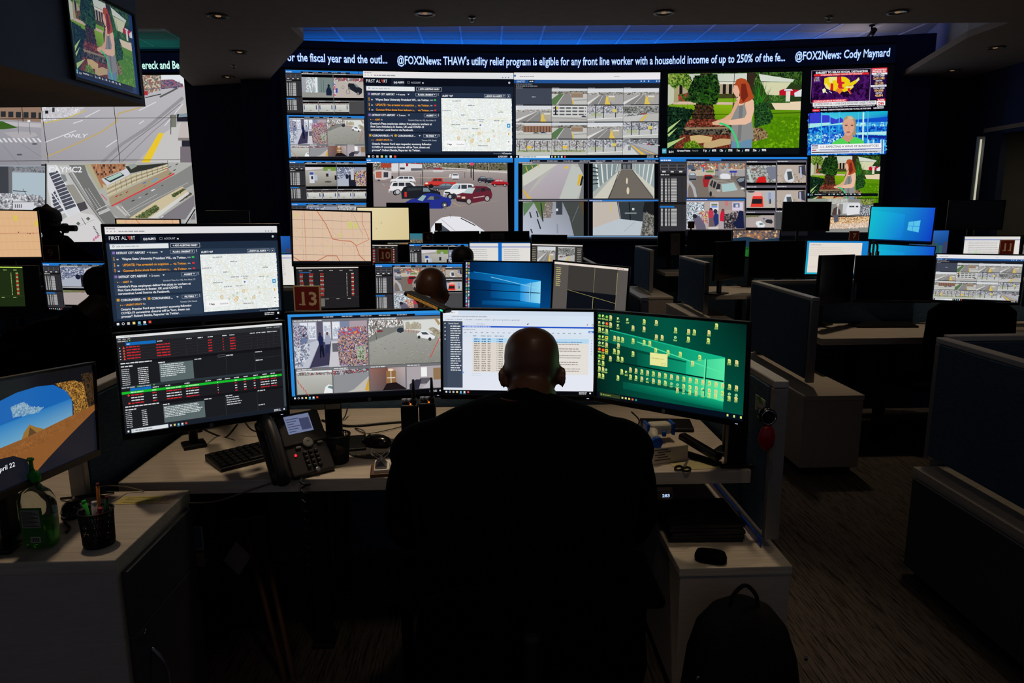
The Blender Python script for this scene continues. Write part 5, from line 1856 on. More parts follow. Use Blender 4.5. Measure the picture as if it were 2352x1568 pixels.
def four_cams(c):
 """3.56 times view with origin 1160,340: four building cameras"""
 t=lambda *p:[(p[i],p[i+1])for i in range(0,len(p),2)]
 c.rect(75,84,1252,742,(40,42,50))
 c.rect(75,84,1252,98,(50,140,220));c.rect(75,84,106,730,(50,140,220))
 c.rect(106,98,1252,118,(14,16,30));c.rect(106,98,200,118,(50,140,220))
 for k in range(8):
  c.scr(210+132*k,104,90,8,(176,180,196),k)
 for (x0,y0)in ((108,116),(684,116),(108,424),(684,424)):
  c.rect(x0,y0,x0+566,y0+12,(110,108,116)if (x0,y0)!=(684,424)else (50,120,200))
  c.rect(x0,y0+12,x0+566,y0+(298 if y0<200 else 294),K_)
  c.scr(x0+5,y0+3,110,6,(200,200,205),3)
 c.rect(106,718,1245,728,(110,150,190))
# ramp with a barrier
 c.rect(140,130,640,416,(184,184,176))
 c.poly(t(140,140,280,134,140,222),(84,116,76));c.poly(t(280,134,425,134,150,318,140,222),(206,206,196))
 for k in range(3):
  c.line(t(168+48*k,150-8*k,184+46*k,200-20*k),6,(210,190,90))
 c.grad(t(425,134,545,134,440,416,150,416),[(186,178,188),(184,178,186),(170,160,168),(176,168,170)])
 c.poly(t(140,320,285,230,160,416,140,416),(176,170,172))
 c.poly(t(545,134,590,160,640,140,640,280,580,416,440,416),(192,196,190));c.poly(t(590,130,640,130,640,416,600,416,640,230),(120,124,126))
 c.poly(t(140,345,155,345,215,416,185,416),(214,176,80));c.poly(t(585,305,600,220,618,212,622,230,600,310),(224,180,40));c.poly(t(605,310,625,225,638,235,622,306),(30,30,34))
 c.poly(t(470,165,500,152,512,140,515,165,488,172),(216,190,90))
# glass bridge corridor
 c.rect(715,130,1215,412,(170,176,172))
 c.poly(t(945,178,1035,178,1205,400,1205,412,835,412),(112,106,98));c.rect(945,130,1035,176,(60,62,66));c.rect(960,136,985,172,(110,116,120));c.rect(995,136,1020,172,(110,116,120))
 c.poly(t(945,178,905,206,720,412,835,412),(206,204,190));c.poly(t(1035,178,1070,206,1215,330,1215,400),(206,204,190))
 c.poly(t(715,136,930,134,905,206,715,360),(130,146,150));c.poly(t(1040,134,1215,136,1215,330,1070,206),(150,166,168))
 for k in range(5):
  c.line(t(740+44*k,134,765+34*k,320-30*k),13-k*2,(226,228,222));c.line(t(1210-38*k,134,1180-30*k,300-24*k),11-k*2,(222,226,220))
 for k in range(5):
  c.line(t(715,160+34*k,760,170+30*k),9,(40,44,48))
 c.line(t(845,410,930,190),6,(60,58,54));c.line(t(1035,180,1200,405),5,(80,76,70))
 c.ell(992,270,7,26,(226,214,190));c.ell(1000,350,11,30,(220,206,180))
# path by a glass wall
 c.grad(t(145,440,640,440,640,716,145,716),[(176,180,190),(120,122,128),(150,156,172),(190,196,212)])
 c.poly(t(145,445,240,440,150,560),(96,130,92));c.poly(t(230,440,360,440,300,590,255,490),(90,116,66));c.patch(t(330,440,390,440,370,570,300,570),9,[(150,140,134),(120,112,104),(176,166,160)],3)
 c.rect(414,440,465,545,(60,66,74));c.rect(414,495,430,515,(220,226,232))
 c.poly(t(465,440,640,440,640,716,560,716,520,560),(70,74,72));c.poly(t(600,440,640,440,640,560),(90,76,54));c.line(t(545,600,600,470),5,(110,114,116))
 for a in (t(290,450,308,600),t(200,522,212,570),t(255,515,268,565),t(262,580,288,660),t(208,660,222,695)):
  c.line(a,10,(44,46,54))
 c.line(t(424,618,426,695),12,(140,148,160))
# doors by a pebble bed
 c.grad(t(715,438,1212,438,1212,714,715,714),[(176,176,176),(60,62,64),(90,90,88),(206,210,216)])
 c.poly(t(715,450,910,440,935,575,715,655),(196,186,176));c.poly(t(715,655,935,575,1120,600,1100,714,715,714),(190,198,206))
 c.poly(t(910,440,1135,440,1120,600,935,578),(52,60,66));c.line(t(920,445,940,575),6,(150,156,160));c.line(t(1010,440,1020,590),8,(20,24,28));c.rect(975,528,1070,536,(150,156,156));c.rect(1034,490,1052,508,(206,210,210))
 c.poly(t(1135,440,1212,440,1212,560,1120,520),(30,32,34));c.patch(t(1150,520,1212,560,1212,714,1110,714,1125,600),9,[(110,108,102),(70,70,66),(150,148,142)],4,.6,.8)
 c.line(t(855,462,860,520),7,(220,190,70));c.line(t(970,680,1060,600),3,(150,156,166))
def gas_app(c):
 """6.53 times view of 1500..1860 x 360..540"""
 t=lambda *p:[(p[i],p[i+1])for i in range(0,len(p),2)]
 c.rect(85,10,2300,1180,(20,20,26))
 c.rect(85,8,2290,40,(40,130,220))
 g=c.sub(88,40,480,1105,100,270)
 app_side(c,100,270,(16,15))
 c.f=g
 c.rect(488,40,2290,62,(14,16,30));c.rect(830,40,1005,62,(40,130,220))
 def cell(x0,y0,x1,y1,key,m=0,blue=False):
  c.rect(x0,y0,x1,y1,(120,116,126))
  c.rect(x0,y0,x1,y0+26,(40,110,200)if blue else (104,100,112))
  c.scr(x0+15,y0+8,(x1-x0)*.35,12,(210,210,216),int(x0))
  c.rect(x0+5,y0+28,x1-8,y1-3,K_)
  if key:
   f,w,h=PICS[key]
   gg=c.sub(x0+8,y0+34+m,x1-12,y1-8-m,w,h)
   f(c)
   c.f=gg
  else:
   c.rect(x0+5,y0+20,x1-8,y1-3,(84,84,86))
 cell(488,70,1375,615,'lane')
 cell(480,628,1362,1092,'counter',0,True)
 cell(1378,66,1832,430,'hood',32)
 cell(1834,60,2278,430,'top',32)
 cell(1374,440,1822,806,'van',34)
 cell(1824,436,2270,806,'top',34)
 cell(1366,816,1806,1092,'cc',26)
 cell(1808,806,2262,1092,None)
# ================================================================== the room shell
def HP(X,d,z=0.0):
 """a point X metres to the right of and d metres ahead of the doorway the room is seen from"""
 p=FH*d+RH*X
 return Vector((p.x,p.y,z))
M_CEIL=mat('ceiling_paint',(165,150,144),0.8,noise=0.08,nscale=8)
M_CEILTILE=mat('ceiling_tile',(190,190,190),0.85,noise=0.12,nscale=160,bump=0.1)
M_TBAR=mat('ceiling_grid_bar',(235,235,238),0.4,noise=0.05,nscale=10)
M_REVEAL=mat('painted_reveal',(190,190,200),0.7,noise=0.06,nscale=8)
M_NAVY=mat('navy_wall_paint',(42,58,112),0.6,noise=0.15,nscale=6,spec=0.3)
M_NAVY2=mat('dark_navy_wall_panel',(46,56,86),0.45,noise=0.15,nscale=6,spec=0.3)
M_TAUPE=mat('taupe_wall_paint',(110,104,88),0.8,noise=0.08,nscale=8)
def carpet():
 m=bpy.data.materials.new('striped_carpet')
 m.use_nodes=True
 nt=m.node_tree
 b=nt.nodes['Principled BSDF']
 tc=nt.nodes.new('ShaderNodeTexCoord')
 mp=nt.nodes.new('ShaderNodeMapping')
 mp.inputs['Rotation'].default_value=(0,0,math.radians(8))
 mp.inputs['Scale'].default_value=(60,1.8,1)
 nz=nt.nodes.new('ShaderNodeTexNoise')
 nz.inputs['Scale'].default_value=2.2
 nz.inputs['Detail'].default_value=6
 mp2=nt.nodes.new('ShaderNodeMapping')
 mp2.inputs['Scale'].default_value=(300,7,1)
 mp2.inputs['Rotation'].default_value=(0,0,math.radians(8))
 nz2=nt.nodes.new('ShaderNodeTexNoise')
 nz2.inputs['Scale'].default_value=2.0
 mx=nt.nodes.new('ShaderNodeMath')
 mx.operation='ADD'
 rp=nt.nodes.new('ShaderNodeValToRGB')
 rp.color_ramp.elements[0].position=0.85
 rp.color_ramp.elements[0].color=lin((30,27,24))+(1,)
 rp.color_ramp.elements[1].position=1.2/1.0 if False else 1.0
 rp.color_ramp.elements[1].color=lin((88,80,72))+(1,)
 for a in (mp,mp2):
  nt.links.new(tc.outputs['Object'],a.inputs['Vector'])
 nt.links.new(mp.outputs['Vector'],nz.inputs['Vector'])
 nt.links.new(mp2.outputs['Vector'],nz2.inputs['Vector'])
 nt.links.new(nz.outputs['Fac'],mx.inputs[0])
 nt.links.new(nz2.outputs['Fac'],mx.inputs[1])
 nt.links.new(mx.outputs[0],rp.inputs['Fac'])
 nt.links.new(rp.outputs['Color'],b.inputs['Base Color'])
 b.inputs['Roughness'].default_value=0.95
 b.inputs['Specular IOR Level'].default_value=0.1
 return m
def struct(name,mb,m,base=(0,0,0)):
 return props(mb.build(name,m,base=base),kind='structure')
def poly_slab(name,pts,z0,z1,m):
 """pts are (X, d) corners"""
 mb=MB()
 mb.prism([tuple(HP(*p)[:2])for p in pts],z0,z1)
 return struct(name,mb,m)
def wall_run(name,pts,z0,z1,m,th=0.1,side=1):
 """upright slab along (X, d) points; its visible face runs through the points"""
 mb=MB()
 for a,b in zip(pts,pts[1:]):
  A,B=HP(*a),HP(*b)
  t=(B-A).normalized()
  n=Vector((-t.y,t.x,0))*th*side
  mb.prism([tuple(v[:2])for v in (A,B,B+n,A+n)],z0,z1)
 return struct(name,mb,m)
ZC,ZT,ZW=3.6,4.75,4.22
poly_slab('floor',[(-9.5,-2),(9,-2),(9,15),(-9.5,15)],-0.1,0,carpet())
LP=[P(377,64.6,z=ZC),P(415,85,z=ZC),P(413,172,z=ZC)]
MP_=[P(665,62,z=ZC),P(698,93,z=ZC),P(622,178,z=ZC)]
RP=[P(2314,53,z=ZC),P(2221,87,z=ZC),P(2069,178,z=ZC)]
XD=lambda p:(p.dot(RH),p.dot(FH))
lp,mp_,rp=[XD(p)for p in LP],[XD(p)for p in MP_],[XD(p)for p in RP]
dF=(mp_[0][1]+rp[0][1])/2
print('soffit',lp,mp_,rp)
poly_slab('ceiling',[(-9.5,-2),(8,-2),(8,dF),(-9.5,dF)],ZC,ZC+.08,M_CEIL)
poly_slab('ceiling',[(lp[0][0],dF),(mp_[0][0],dF),mp_[1],mp_[2],(mp_[2][0]-.25,12.0),(lp[2][0]-.4,12.6),lp[2],lp[1]],ZC,ZC+.08,M_CEIL)
poly_slab('ceiling',[(rp[0][0],dF),(8,dF),(8,12.6),(rp[2][0]+.25,12.6),rp[2],rp[1]],ZC,ZC+.08,M_CEIL)
poly_slab('ceiling',[(-9.5,dF-.3),(8.6,dF-.3),(8.6,14.7),(-9.5,14.7)],ZT+.01,ZT+.1,M_CEILTILE)
for pts,s,e in ((lp,-1,(-6.0,14.4)),(mp_,1,(-5.5,14.4)),(rp,-1,(7.5,13.0))):
 wall_run('trim',[(pts[0][0],dF),pts[1],e]+[(8.0,14.6)]*(s<0 and e[0]>0),ZC+.081,ZT,M_REVEAL,.04,s)
wall_run('trim',[(-9.5,dF),(8,dF)],ZC+.001,ZT,M_REVEAL,.05,-1)
# bars of the tiled ceiling
mb=MB()
for k in range(-11,12):
 x0=.3+.745*k
 mb.box((x0-.017,8.0,ZT-.006),(x0+.017,14.6,ZT+.012))
for k in range(11):
 y0=8.6+.6*k
 mb.box((-8,y0-.008,ZT-.003),(8.4,y0+.008,ZT+.012))
struct('trim',mb,M_TBAR)
# display wall curve
RW,TW,TH=24.0,1.2,0.675
D0=11.87
X0=(1342-CX)/F*11.5
def wnode(s,back=0.0):
 th=s/RW
 return HP(X0+(RW+back)*math.sin(th),D0+back-(RW+back)*(1-math.cos(th)))
WN=[wnode(k*TW)for k in range(-4,5)]
ZTOP=P(1342,167,d=D0).z
ZBOT=ZTOP-4*TH
wall_run('wall_back',[XD(wnode(k*TW*.5,.16))for k in range(-9,10)],0,ZW,M_NAVY,.1,1)
wall_run('wall_back',[(-9.5,14.62),(8.6,14.62)],0,ZT+.05,M_NAVY,.1,1)
wl=XD(P(429,244,d=12.05))
XLW=wl[0]
wall_run('wall_back',[(-9.5,12.25),(XLW+.1,12.25)],0,ZW-.02,M_NAVY,.1,1)
wall_run('wall_back',[(XLW+.04,12.3),(XLW+.06,11.95),(mp_[2][0]-.2,11.55),XD(wnode(-4.5*TW,.16))],0,ZC,M_NAVY2,.08,1)
q2=XD(P(2209,182,z=ZC))
wall_run('wall_right',[XD(wnode(4.5*TW,.16)),(q2[0],q2[1]),(q2[0]+.02,10.7)],0,ZC+.05,M_NAVY2,.1,1)
hb=P(2234,317,d=10.6)
wall_run('wall_right',[(q2[0]+.02,10.7),(q2[0]-.05,5.0),(q2[0]-.05,-2)],2.65,ZC+.05,M_NAVY,.15,1)
wall_run('wall_right',[(q2[0]+1.6,11.5),(q2[0]+1.6,3)],0,2.9,M_TAUPE,.1,1)
wall_run('wall_right',[(q2[0]+.1,10.9),(q2[0]+1.7,10.9)],0,2.9,M_TAUPE,.1,1)
wall_run('wall_right',[(q2[0]-.05,6.0),(q2[0]-.05,-2)],0,2.64,M_NAVY2,.15,1)
poly_slab('ceiling',[(q2[0],3),(q2[0]+1.8,3),(q2[0]+1.8,11.1),(q2[0],11.1)],2.7,2.76,M_CEIL)
wall_run('wall_left',[(-9.4,-2),(-9.4,14.6)],0,ZT,M_NAVY,.1,1)
light('overhead_light','AREA',HP(q2[0]+.9,9.0,2.66),5,(1,.95,.8),HP(q2[0]+.9,9.0,0),size=.3)
# metal edge in the passage, its highlight added as a glowing strip
mb=MB()
a=P(2253,322,d=10.55)
xa=a.dot(RH)
mb.M=Matrix.Translation(HP(xa,10.55))
mb.box((-.05,-.03,0),(.05,.03,2.6),.01)
o=mb.build('corner_post',M_METAL,base=HP(xa,10.55))
props(o,'brushed metal post at the edge of the lit passage','post')
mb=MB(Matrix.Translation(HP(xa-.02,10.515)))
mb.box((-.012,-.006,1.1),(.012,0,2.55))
props(mb.build('glow_strip',mat('post_highlight',(240,240,220),.4,emit=(214,214,188),es=.75,noise=.02),base=HP(xa-.02,10.515,1.1)),'highlight on the metal post at the passage, added as a thin glowing strip','light strip')
# blue cove light in the recess behind the display wall
mb=MB()
mb.cyl((-3.6,14.4,4.05),(7.2,14.4,4.05),.015,n=8)
props(mb.build('glow_strip',mat('blue_led',(20,60,200),.4,emit=(20,100,255),es=6,noise=.02),base=(1.8,14.4,4.05)),'blue cove light strip in the recess above the curved news ticker','light strip')
for k in range(8):
 x=-3.4+1.42*k
 light('recess_light','AREA',(x,14.38,4.08),6.5,(0.01,0.2,0.95),(x,14.1,9),shape='RECTANGLE',size=1.4,size_y=.08)
light('recess_light','AREA',(1.6,12.5,4.1),5.0,(1,.9,.95),(1.6,12.6,9),shape='RECTANGLE',size=9,size_y=.1)  # neutral fill light added to brighten the front tile rows
light('recess_light','AREA',(6.7,13.2,4.1),2.2,(1,.8,.7),(6.6,13.4,9),size=.5)  # warm fill light added for the tiles at the right end
light('recess_light','AREA',(-6.5,12.6,4.1),1.6,(1,.9,.85),(-6.5,12.7,9),shape='RECTANGLE',size=3,size_y=.1)  # warm fill light added for the tiles on the left
for k in range(2):
 light('recess_light','AREA',(-8.0+1.6*k,14.38,4.08),1.2,(0.05,0.75,.62),(-8.0+1.6*k,14.1,9),shape='RECTANGLE',size=1.5,size_y=.08)
# ------------------------------------------------------------------ video wall
def wall_loc(px,py):
 px,py=np.atleast_1d(np.asarray(px,float)),np.atleast_1d(np.asarray(py,float))
 rx=np.array(_f)[None]+np.array(_r)[None]*((px-CX)/F)[:,None]-np.array(_u)[None]*((py-CY)/F)[:,None]
 s=np.full(len(px),np.nan)
 z=np.zeros(len(px))
 for k in range(8):
  A,B=WN[k],WN[k+1]
  t=(B-A).normalized()
  n=Vector((-t.y,t.x,0))
  tt=(A.dot(n))/(rx@np.array(n))
  p=rx*tt[:,None]
  ss=(p-np.array(A))@np.array(t)
  lo=-1e9 if k==0 else -1e-9
  hi=1e9 if k==7 else (B-A).length+1e-9
  m=(ss>=lo)&(ss<=hi)&np.isnan(s)
  s[m]=(k-4)*TW+ss[m]*TW/(B-A).length
  z[m]=EYE.z+p[m,2]
 s=np.where(np.isnan(s),0,s)
 return np.c_[s,z]
def wall_place(s,z,lift):
 s,z,lift=map(np.asarray,(s,z,lift))
 k=np.clip(np.floor(s/TW+4).astype(int),0,7)
 A=np.array([tuple(v)for v in WN])
 a,b=A[k],A[k+1]
 f=(s/TW+4-k)[:,None]
 t=b-a
 n=np.c_[t[:,1],-t[:,0],np.zeros(len(t))]
 n/=np.linalg.norm(n,axis=1)[:,None]
 p=a+t*f+n*lift[:,None]
 p[:,2]=z
 return p
def tile_panels(V,C,Fs,As,Bs,place,label_of,group,eps=.0003,depth=.09):
 tiles=split_tiles(V,C,Fs,As,Bs)
 for (i,j),(v,c,f)in sorted(tiles.items()):
  v,c=np.array(v),np.array(c)
  a0,a1,b0,b1=As[i],As[i+1],Bs[j],Bs[j+1]
  m=.0
  q=lambda a,b,l:Vector(place(np.array([a]),np.array([b]),np.array([l]))[0])
  e=1e-5
  A_,B_=q(a0+e,b0,0),q(a1-e,b0,0)
  t=(B_-A_).normalized()
  n=Vector((t.y,-t.x,0))
  root=props(thing('video_wall_panel',q((a0+a1)/2,b0,-depth),*label_of(i,len(Bs)-2-j),group,math.atan2(t.y,t.x)),kind='thing')
  M=Matrix((t,-n,Vector((0,0,1)))).transposed().to_4x4()
  M.translation=A_
  W,H=(B_-A_).length,b1-b0
  mb=MB(M)
  mb.box((.001,0,.001),(W-.001,depth,H-.001))
  bz=.0035
  for lo,hi in (((0,-.010,0),(bz,.001,H)),((W-bz,-.010,0),(W,.001,H)),((bz,-.010,0),(W-bz,.001,bz)),((bz,-.010,H-bz),(W-bz,.001,H))):
   mb.box(lo,hi)
  mb.build('housing',M_BEZEL,root)
  pm=place(np.clip(v[:,0],a0+e,a1-e),v[:,1],v[:,2]*eps+.0004)
  me=make_col_mesh('display',pm,c,f)
  me.materials.append(M_WALLSCREEN)
  link_mesh('display',me,root)
wc=Cv((-4*TW,ZBOT,4*TW,ZTOP),wall_loc)
wc.full(800,400)
wc.rect(-1,-1,801,401,(4,5,8))
# left column: four camera programs (4.75 times view of 650,150)
q4=lambda *p:[(650+p[i]/4.75,150+p[i+1]/4.75)for i in range(0,8,2)]
wc.quad(1000,560,q4(25,48,878,68,890,540,48,540))
camera_app(wc,1000,560,[(.195,.07,.6,.68,'-entry'),(.6,.07,1,.68,'-suv'),(.2,.68,.4,.98,'-yard'),(.4,.68,.6,.98,'-yard'),(.6,.68,.8,.98,'-yard'),(.8,.68,1,.98,None)],tb=False)
wc.quad(1000,560,q4(45,545,892,555,912,1024,72,1028))
camera_app(wc,1000,560,[(.02,.06,.5,.66,'door'),(.5,.06,.99,.66,'corner'),(.02,.66,.26,.94,'drive'),(.26,.66,.5,.94,'roadp'),(.5,.66,.745,.94,'hall'),(.745,.66,.99,.94,'room')],side=False,tb=False)
wc.rect(0,0,20,540,(40,128,214))
wc.quad(1000,560,q4(70,1040,912,1045,930,1490,92,1500))
camera_app(wc,1000,560,[(.195,.06,.6,.68,'-pumps'),(.6,.06,1,.68,'-shop'),(.2,.68,.4,.95,'-yard'),(.4,.68,.6,.95,'-yard'),(.6,.68,.8,.95,'-yard'),(.8,.68,1,.95,'-yard')],tb=False)
wc.quad(1000,560,q4(95,1500,930,1498,950,1960,112,1960))
camera_app(wc,1000,560,[(.195,.06,.6,.68,'shop'),(.6,.06,1,.68,'trees'),(.2,.68,1,.95,'plaza')],tb=False)
q2_=lambda ox,oy,s,*p:[(ox+p[i]/s,oy+p[i+1]/s)for i in range(0,8,2)]
wc.quad(1230,705,q2_(640,0,3.5636,693,586,1921,601,1928,1304,714,1300))
first_alert(wc)
wc.quad(1185,690,q2_(1160,0,3.5636,72,598,1268,597,1256,1296,76,1300))
camera_grid(wc)
wc.quad(1095,615,q2_(1160,0,3.5636,1335,600,2432,586,2405,1208,1328,1214))
garden(wc)
wc.quad(1130,56,q2_(1160,0,3.5636,1285,1216,2410,1210,2404,1262,1285,1268))
garden_bar(wc,1130,56)
g11=lambda ox,oy:(lambda q:wall_loc(ox+q[:,0]/11.2,oy+q[:,1]/11.2))
wc.f=g11(1840,150)
cnn(wc)
wc.f=g11(1840,250)
fox(wc)
wc.quad(1095,615,q2_(1692,0,3.5636,608,1275,1176,1273,1158,1658,598,1660))
garden(wc)
wc.quad(1130,56,q2_(1692,360,3.5636,574,300,1152,298,1150,322,570,324))
garden_bar(wc,1130,56)
wc.quad(100,10,[(1849,456),(1905,456),(1905,467),(1849,467)])
wc.rect(0,0,100,10,(150,160,150))
wc.quad(560,390,[(1900,456),(2006,457),(1998,533),(1896,533)])
farmyard(wc)
wc.f=lambda q:wall_loc(840+q[:,0]/6.72,360+q[:,1]/6.72)
parking(wc)
wc.f=lambda q:wall_loc(1160+q[:,0]/3.5636,340+q[:,1]/3.5636)
four_cams(wc)
wc.f=lambda q:wall_loc(1500+q[:,0]/6.533,360+q[:,1]/6.533)
gas_app(wc)
CONT=[['two camera pictures and a grey list','a dark alert page beside white browser bars','the upper part of a pale city map','the upper left of a grid of street cameras','the upper right of a grid of street cameras','a palm tree and white house','a red haired woman in a garden','a coloured map of states in the news'],['a shop door and a parking corner','white alert headlines on navy','the lower part of a pale city map','the lower left of a grid of street cameras','the lower right of a grid of street cameras','rocks and mulch of a garden','the torso of the watering woman','a newsreader in a green top'],['fuel pump cameras','a camper and white cars on a car park','a red pickup and parked cars','a ramp seen by a camera','a glass bridge corridor','a list column and fuel station lane','small pictures of red and white cars','a small copy of the garden picture'],['the top of another camera program','the dark blue car and grey asphalt','a white car roof in the corner of a car park','a path beside a glass wall','glass doors beside pebbles','shoppers at a counter','a white car seen from above','a man bending over hay']]
def wl_label(i,r):
 return ('Curved video wall panel showing '+CONT[r][i],'display panel')
V,C_,Fs=wc.arrays()
tile_panels(V,C_,Fs,[k*TW for k in range(-4,5)],[ZBOT+TH*k for k in range(5)],wall_place,wl_label,'panels of the curved video wall')
# flat display wall on the left
DL=12.05
LA=[XLW-TW*k for k in (3,2,1,0)]
ZL=P(300,172.5,d=DL).z
LB=[ZL-TH*k for k in (4,3,2,1,0)]
def plane_loc(d):
 def f(px,py):
  px,py=np.atleast_1d(np.asarray(px,float)),np.atleast_1d(np.asarray(py,float))
  r=np.array(_f)[None]+np.array(_r)[None]*((px-CX)/F)[:,None]-np.array(_u)[None]*((py-CY)/F)[:,None]
  p=r*(d/(r@np.array(FH)))[:,None]
  return np.c_[p@np.array(RH),EYE.z+p[:,2]]
 return f
def flat_place(d):
 def f(s,z,l):
  s,z,l=map(np.asarray,(s,z,l))
  return np.outer(d-l,np.array(FH))+np.outer(s,np.array(RH))+np.outer(z,[0,0,1])
 return f
lc=Cv((LA[0],LB[0],LA[-1],LB[-1]),plane_loc(DL))
lc.full(100,100)
lc.rect(-1,-1,101,101,(60,62,66))
lc.f=lambda q:lc.loc(q[:,0]/3.5636,q[:,1]/3.5636)
crossing_view(lc)
street_view(lc)
river_view(lc)
lc.rect(340,1345,1620,1356,(6,6,8))
lc.f=lambda q:lc.loc(100+q[:,0]/6.72,370+q[:,1]/6.72)
aerial_view(lc)
lc.rect(40,40,62,1400,(8,8,10))
LCONT=[['an office front above the raised screen','a far street behind the raised screen','the far end of a broad street'],['a crossing with a round island','road lanes with painted letters','tram lanes and a yellow kerb strip'],['a grey river bank','striped roof louvres from above','a parking garage seen from above'],['grey roofs behind the seated people','a white plaza from above','planted beds from above']]
V,C_,Fs=lc.arrays()
tile_panels(V,C_,Fs,LA,LB[:],flat_place(DL),lambda i,r:('Flat second wall panel showing '+LCONT[r][i],'display panel'),'panels of the flat video wall')
# ------------------------------------------------------------------ tickers
def ticker(name,place,loc,ext,texts,label,col,glow,base):
 root=thing(name,base,label,'sign')
 c=Cv(ext,loc)
 c.full(100,10)
 c.rect(0,0,100,10,(3,6,22))
 c.f=lambda q:q
 for x,y,s,w,h in texts:
  a=loc([x,x+w],[y,y])
  k=h
  c.text(a[0][0],a[0][1],k,s,glow,a[1][0]-a[0][0],2.6)  # wider darker glyphs painted beneath, imitating the halo round the letters
  c.text(a[0][0],a[0][1],k,s,col,a[1][0]-a[0][0],.9)
 for i,v in enumerate(c.V):
  if i:
   yb=texts[(i-1)//2]
   y0=loc([yb[0]],[yb[1]])[0][1]
   v[:,1]=y0+(y0-v[:,1])
 c.f=None
 V,C,Fs=c.arrays()
 t=split_tiles(V,C,Fs,[ext[0]+(ext[2]-ext[0])*k/8 for k in range(9)],[ext[1],ext[3]])
 vs,cs,fs=[],[],[]
 for tv,tc_,tf in t.values():
  n=len(vs)
  vs+=tv;cs+=tc_
  fs+=[tuple(i+n for i in f)for f in tf]
 vs=np.array(vs)
 me=make_col_mesh('led_display',place(vs[:,0],vs[:,1],vs[:,2]*.002+.002),np.array(cs),fs)
 me.materials.append(M_WALLSCREEN)
 link_mesh('led_display',me,root)
 mb=MB()
 n=8
 for k in range(n):
  a,b=ext[0]+(ext[2]-ext[0])*k/n,ext[0]+(ext[2]-ext[0])*(k+1)/n
  e=1e-4
  p=place(np.array([a+e,b-e]),np.array([0,0]),np.array([0,0]))
  A,B=Vector(p[0]),Vector(p[1])
  t_=(B-A).normalized()
  nn=Vector((-t_.y,t_.x,0))*.05
  mb.prism([tuple(v[:2])for v in (A,B,B+nn,A+nn)],ext[1]-.03,ext[3]+.03)
 mb.build('housing',M_BLACK,root)
zt=P(1500,148.7,d=D0).z
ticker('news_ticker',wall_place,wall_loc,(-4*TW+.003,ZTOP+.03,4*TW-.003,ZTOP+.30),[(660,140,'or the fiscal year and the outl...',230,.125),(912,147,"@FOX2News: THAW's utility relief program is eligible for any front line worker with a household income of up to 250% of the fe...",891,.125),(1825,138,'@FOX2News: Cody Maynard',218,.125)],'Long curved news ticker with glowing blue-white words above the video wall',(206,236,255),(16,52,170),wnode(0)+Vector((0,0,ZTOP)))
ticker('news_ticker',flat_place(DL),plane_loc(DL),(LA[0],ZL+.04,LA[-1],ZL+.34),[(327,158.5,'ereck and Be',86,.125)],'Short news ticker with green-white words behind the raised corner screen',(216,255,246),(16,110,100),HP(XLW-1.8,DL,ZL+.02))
# ------------------------------------------------------------------ ceiling fittings
def downlight(px,py,desc,zc=ZC):
 p=P(px,py,z=zc)
 r=thing('ceiling_downlight',p,desc,'ceiling light','round downlights in the dark ceiling')
 mb=MB(Matrix.Translation(p))
 mb.lathe([(.078,-.001),(.105,-.004),(.108,-.012),(.08,-.014),(.076,-.004)],28,cap=False)
 mb.build('trim_ring',M_GREYP,r)
 mb=MB(Matrix.Translation(p))
 mb.lathe([(.035,-.0005),(.06,-.003),(.076,-.006)],28,cap=False)
 mb.build('reflector',mat('lamp_reflector',(200,196,190),.25,metal=.8,noise=.1,nscale=30),r)
 mb=MB(Matrix.Translation(p))
 mb.ball((0,0,-.004),.03,(1,1,.3),12,6)
 mb.build('lamp',mat('dimmed_lamp',(200,180,150),.4,emit=(255,200,150),es=.22,noise=.02),r)
for px,py,t in ((501,36,'Round downlight nearest the raised corner screen'),(550,119,'Round downlight above the dark column, middle of three in depth'),(522,176,'Small round downlight farthest back above the dark column'),(976,30,'Round downlight ahead of the fiscal year words'),(1525,28,'Round downlight ahead of the household income words'),(2062,27,'Large round downlight over the end of the ticker'),(2286,109,'Round downlight in the sloping soffit by the passage'),(2187,161,'Small far downlight in the soffit near the dark cupboard wall')):
 downlight(px,py,t)
for px,py,t in ((1084,39,'Small ceiling sprinkler between two downlights above the alert page'),(1904,38,'Small ceiling sprinkler above the state map picture'),(537,150,'Small ceiling sprinkler above the dark column')):
 p=P(px,py,z=ZC)
 mb=MB(Matrix.Translation(p))
 mb.lathe([(.01,-.05),(.022,-.048),(.024,-.044),(.008,-.042),(.008,-.014),(.04,-.01),(.042,0)],16)
 props(mb.build('sprinkler_head',M_METAL,base=p),t,'sprinkler','ceiling sprinklers')
p=P(2003,58,z=ZT)
r=thing('security_camera',p,'Small dark camera hanging from the blue lit ceiling tiles','security camera')
mb=MB(Matrix.Translation(p))
mb.cyl((0,0,-.1),(0,0,0),.015)
mb.lathe([(.05,-.012),(.05,0)],16)
mb.build('mount',M_BLACK,r)
mb=MB(Matrix.Translation(p)@Matrix.Translation((0,0,-.15))@Matrix.Rotation(-.5,4,'X'))
mb.cyl((0,.08,0),(0,-.12,0),.045)
mb.build('camera_body',M_BLACK2,r)
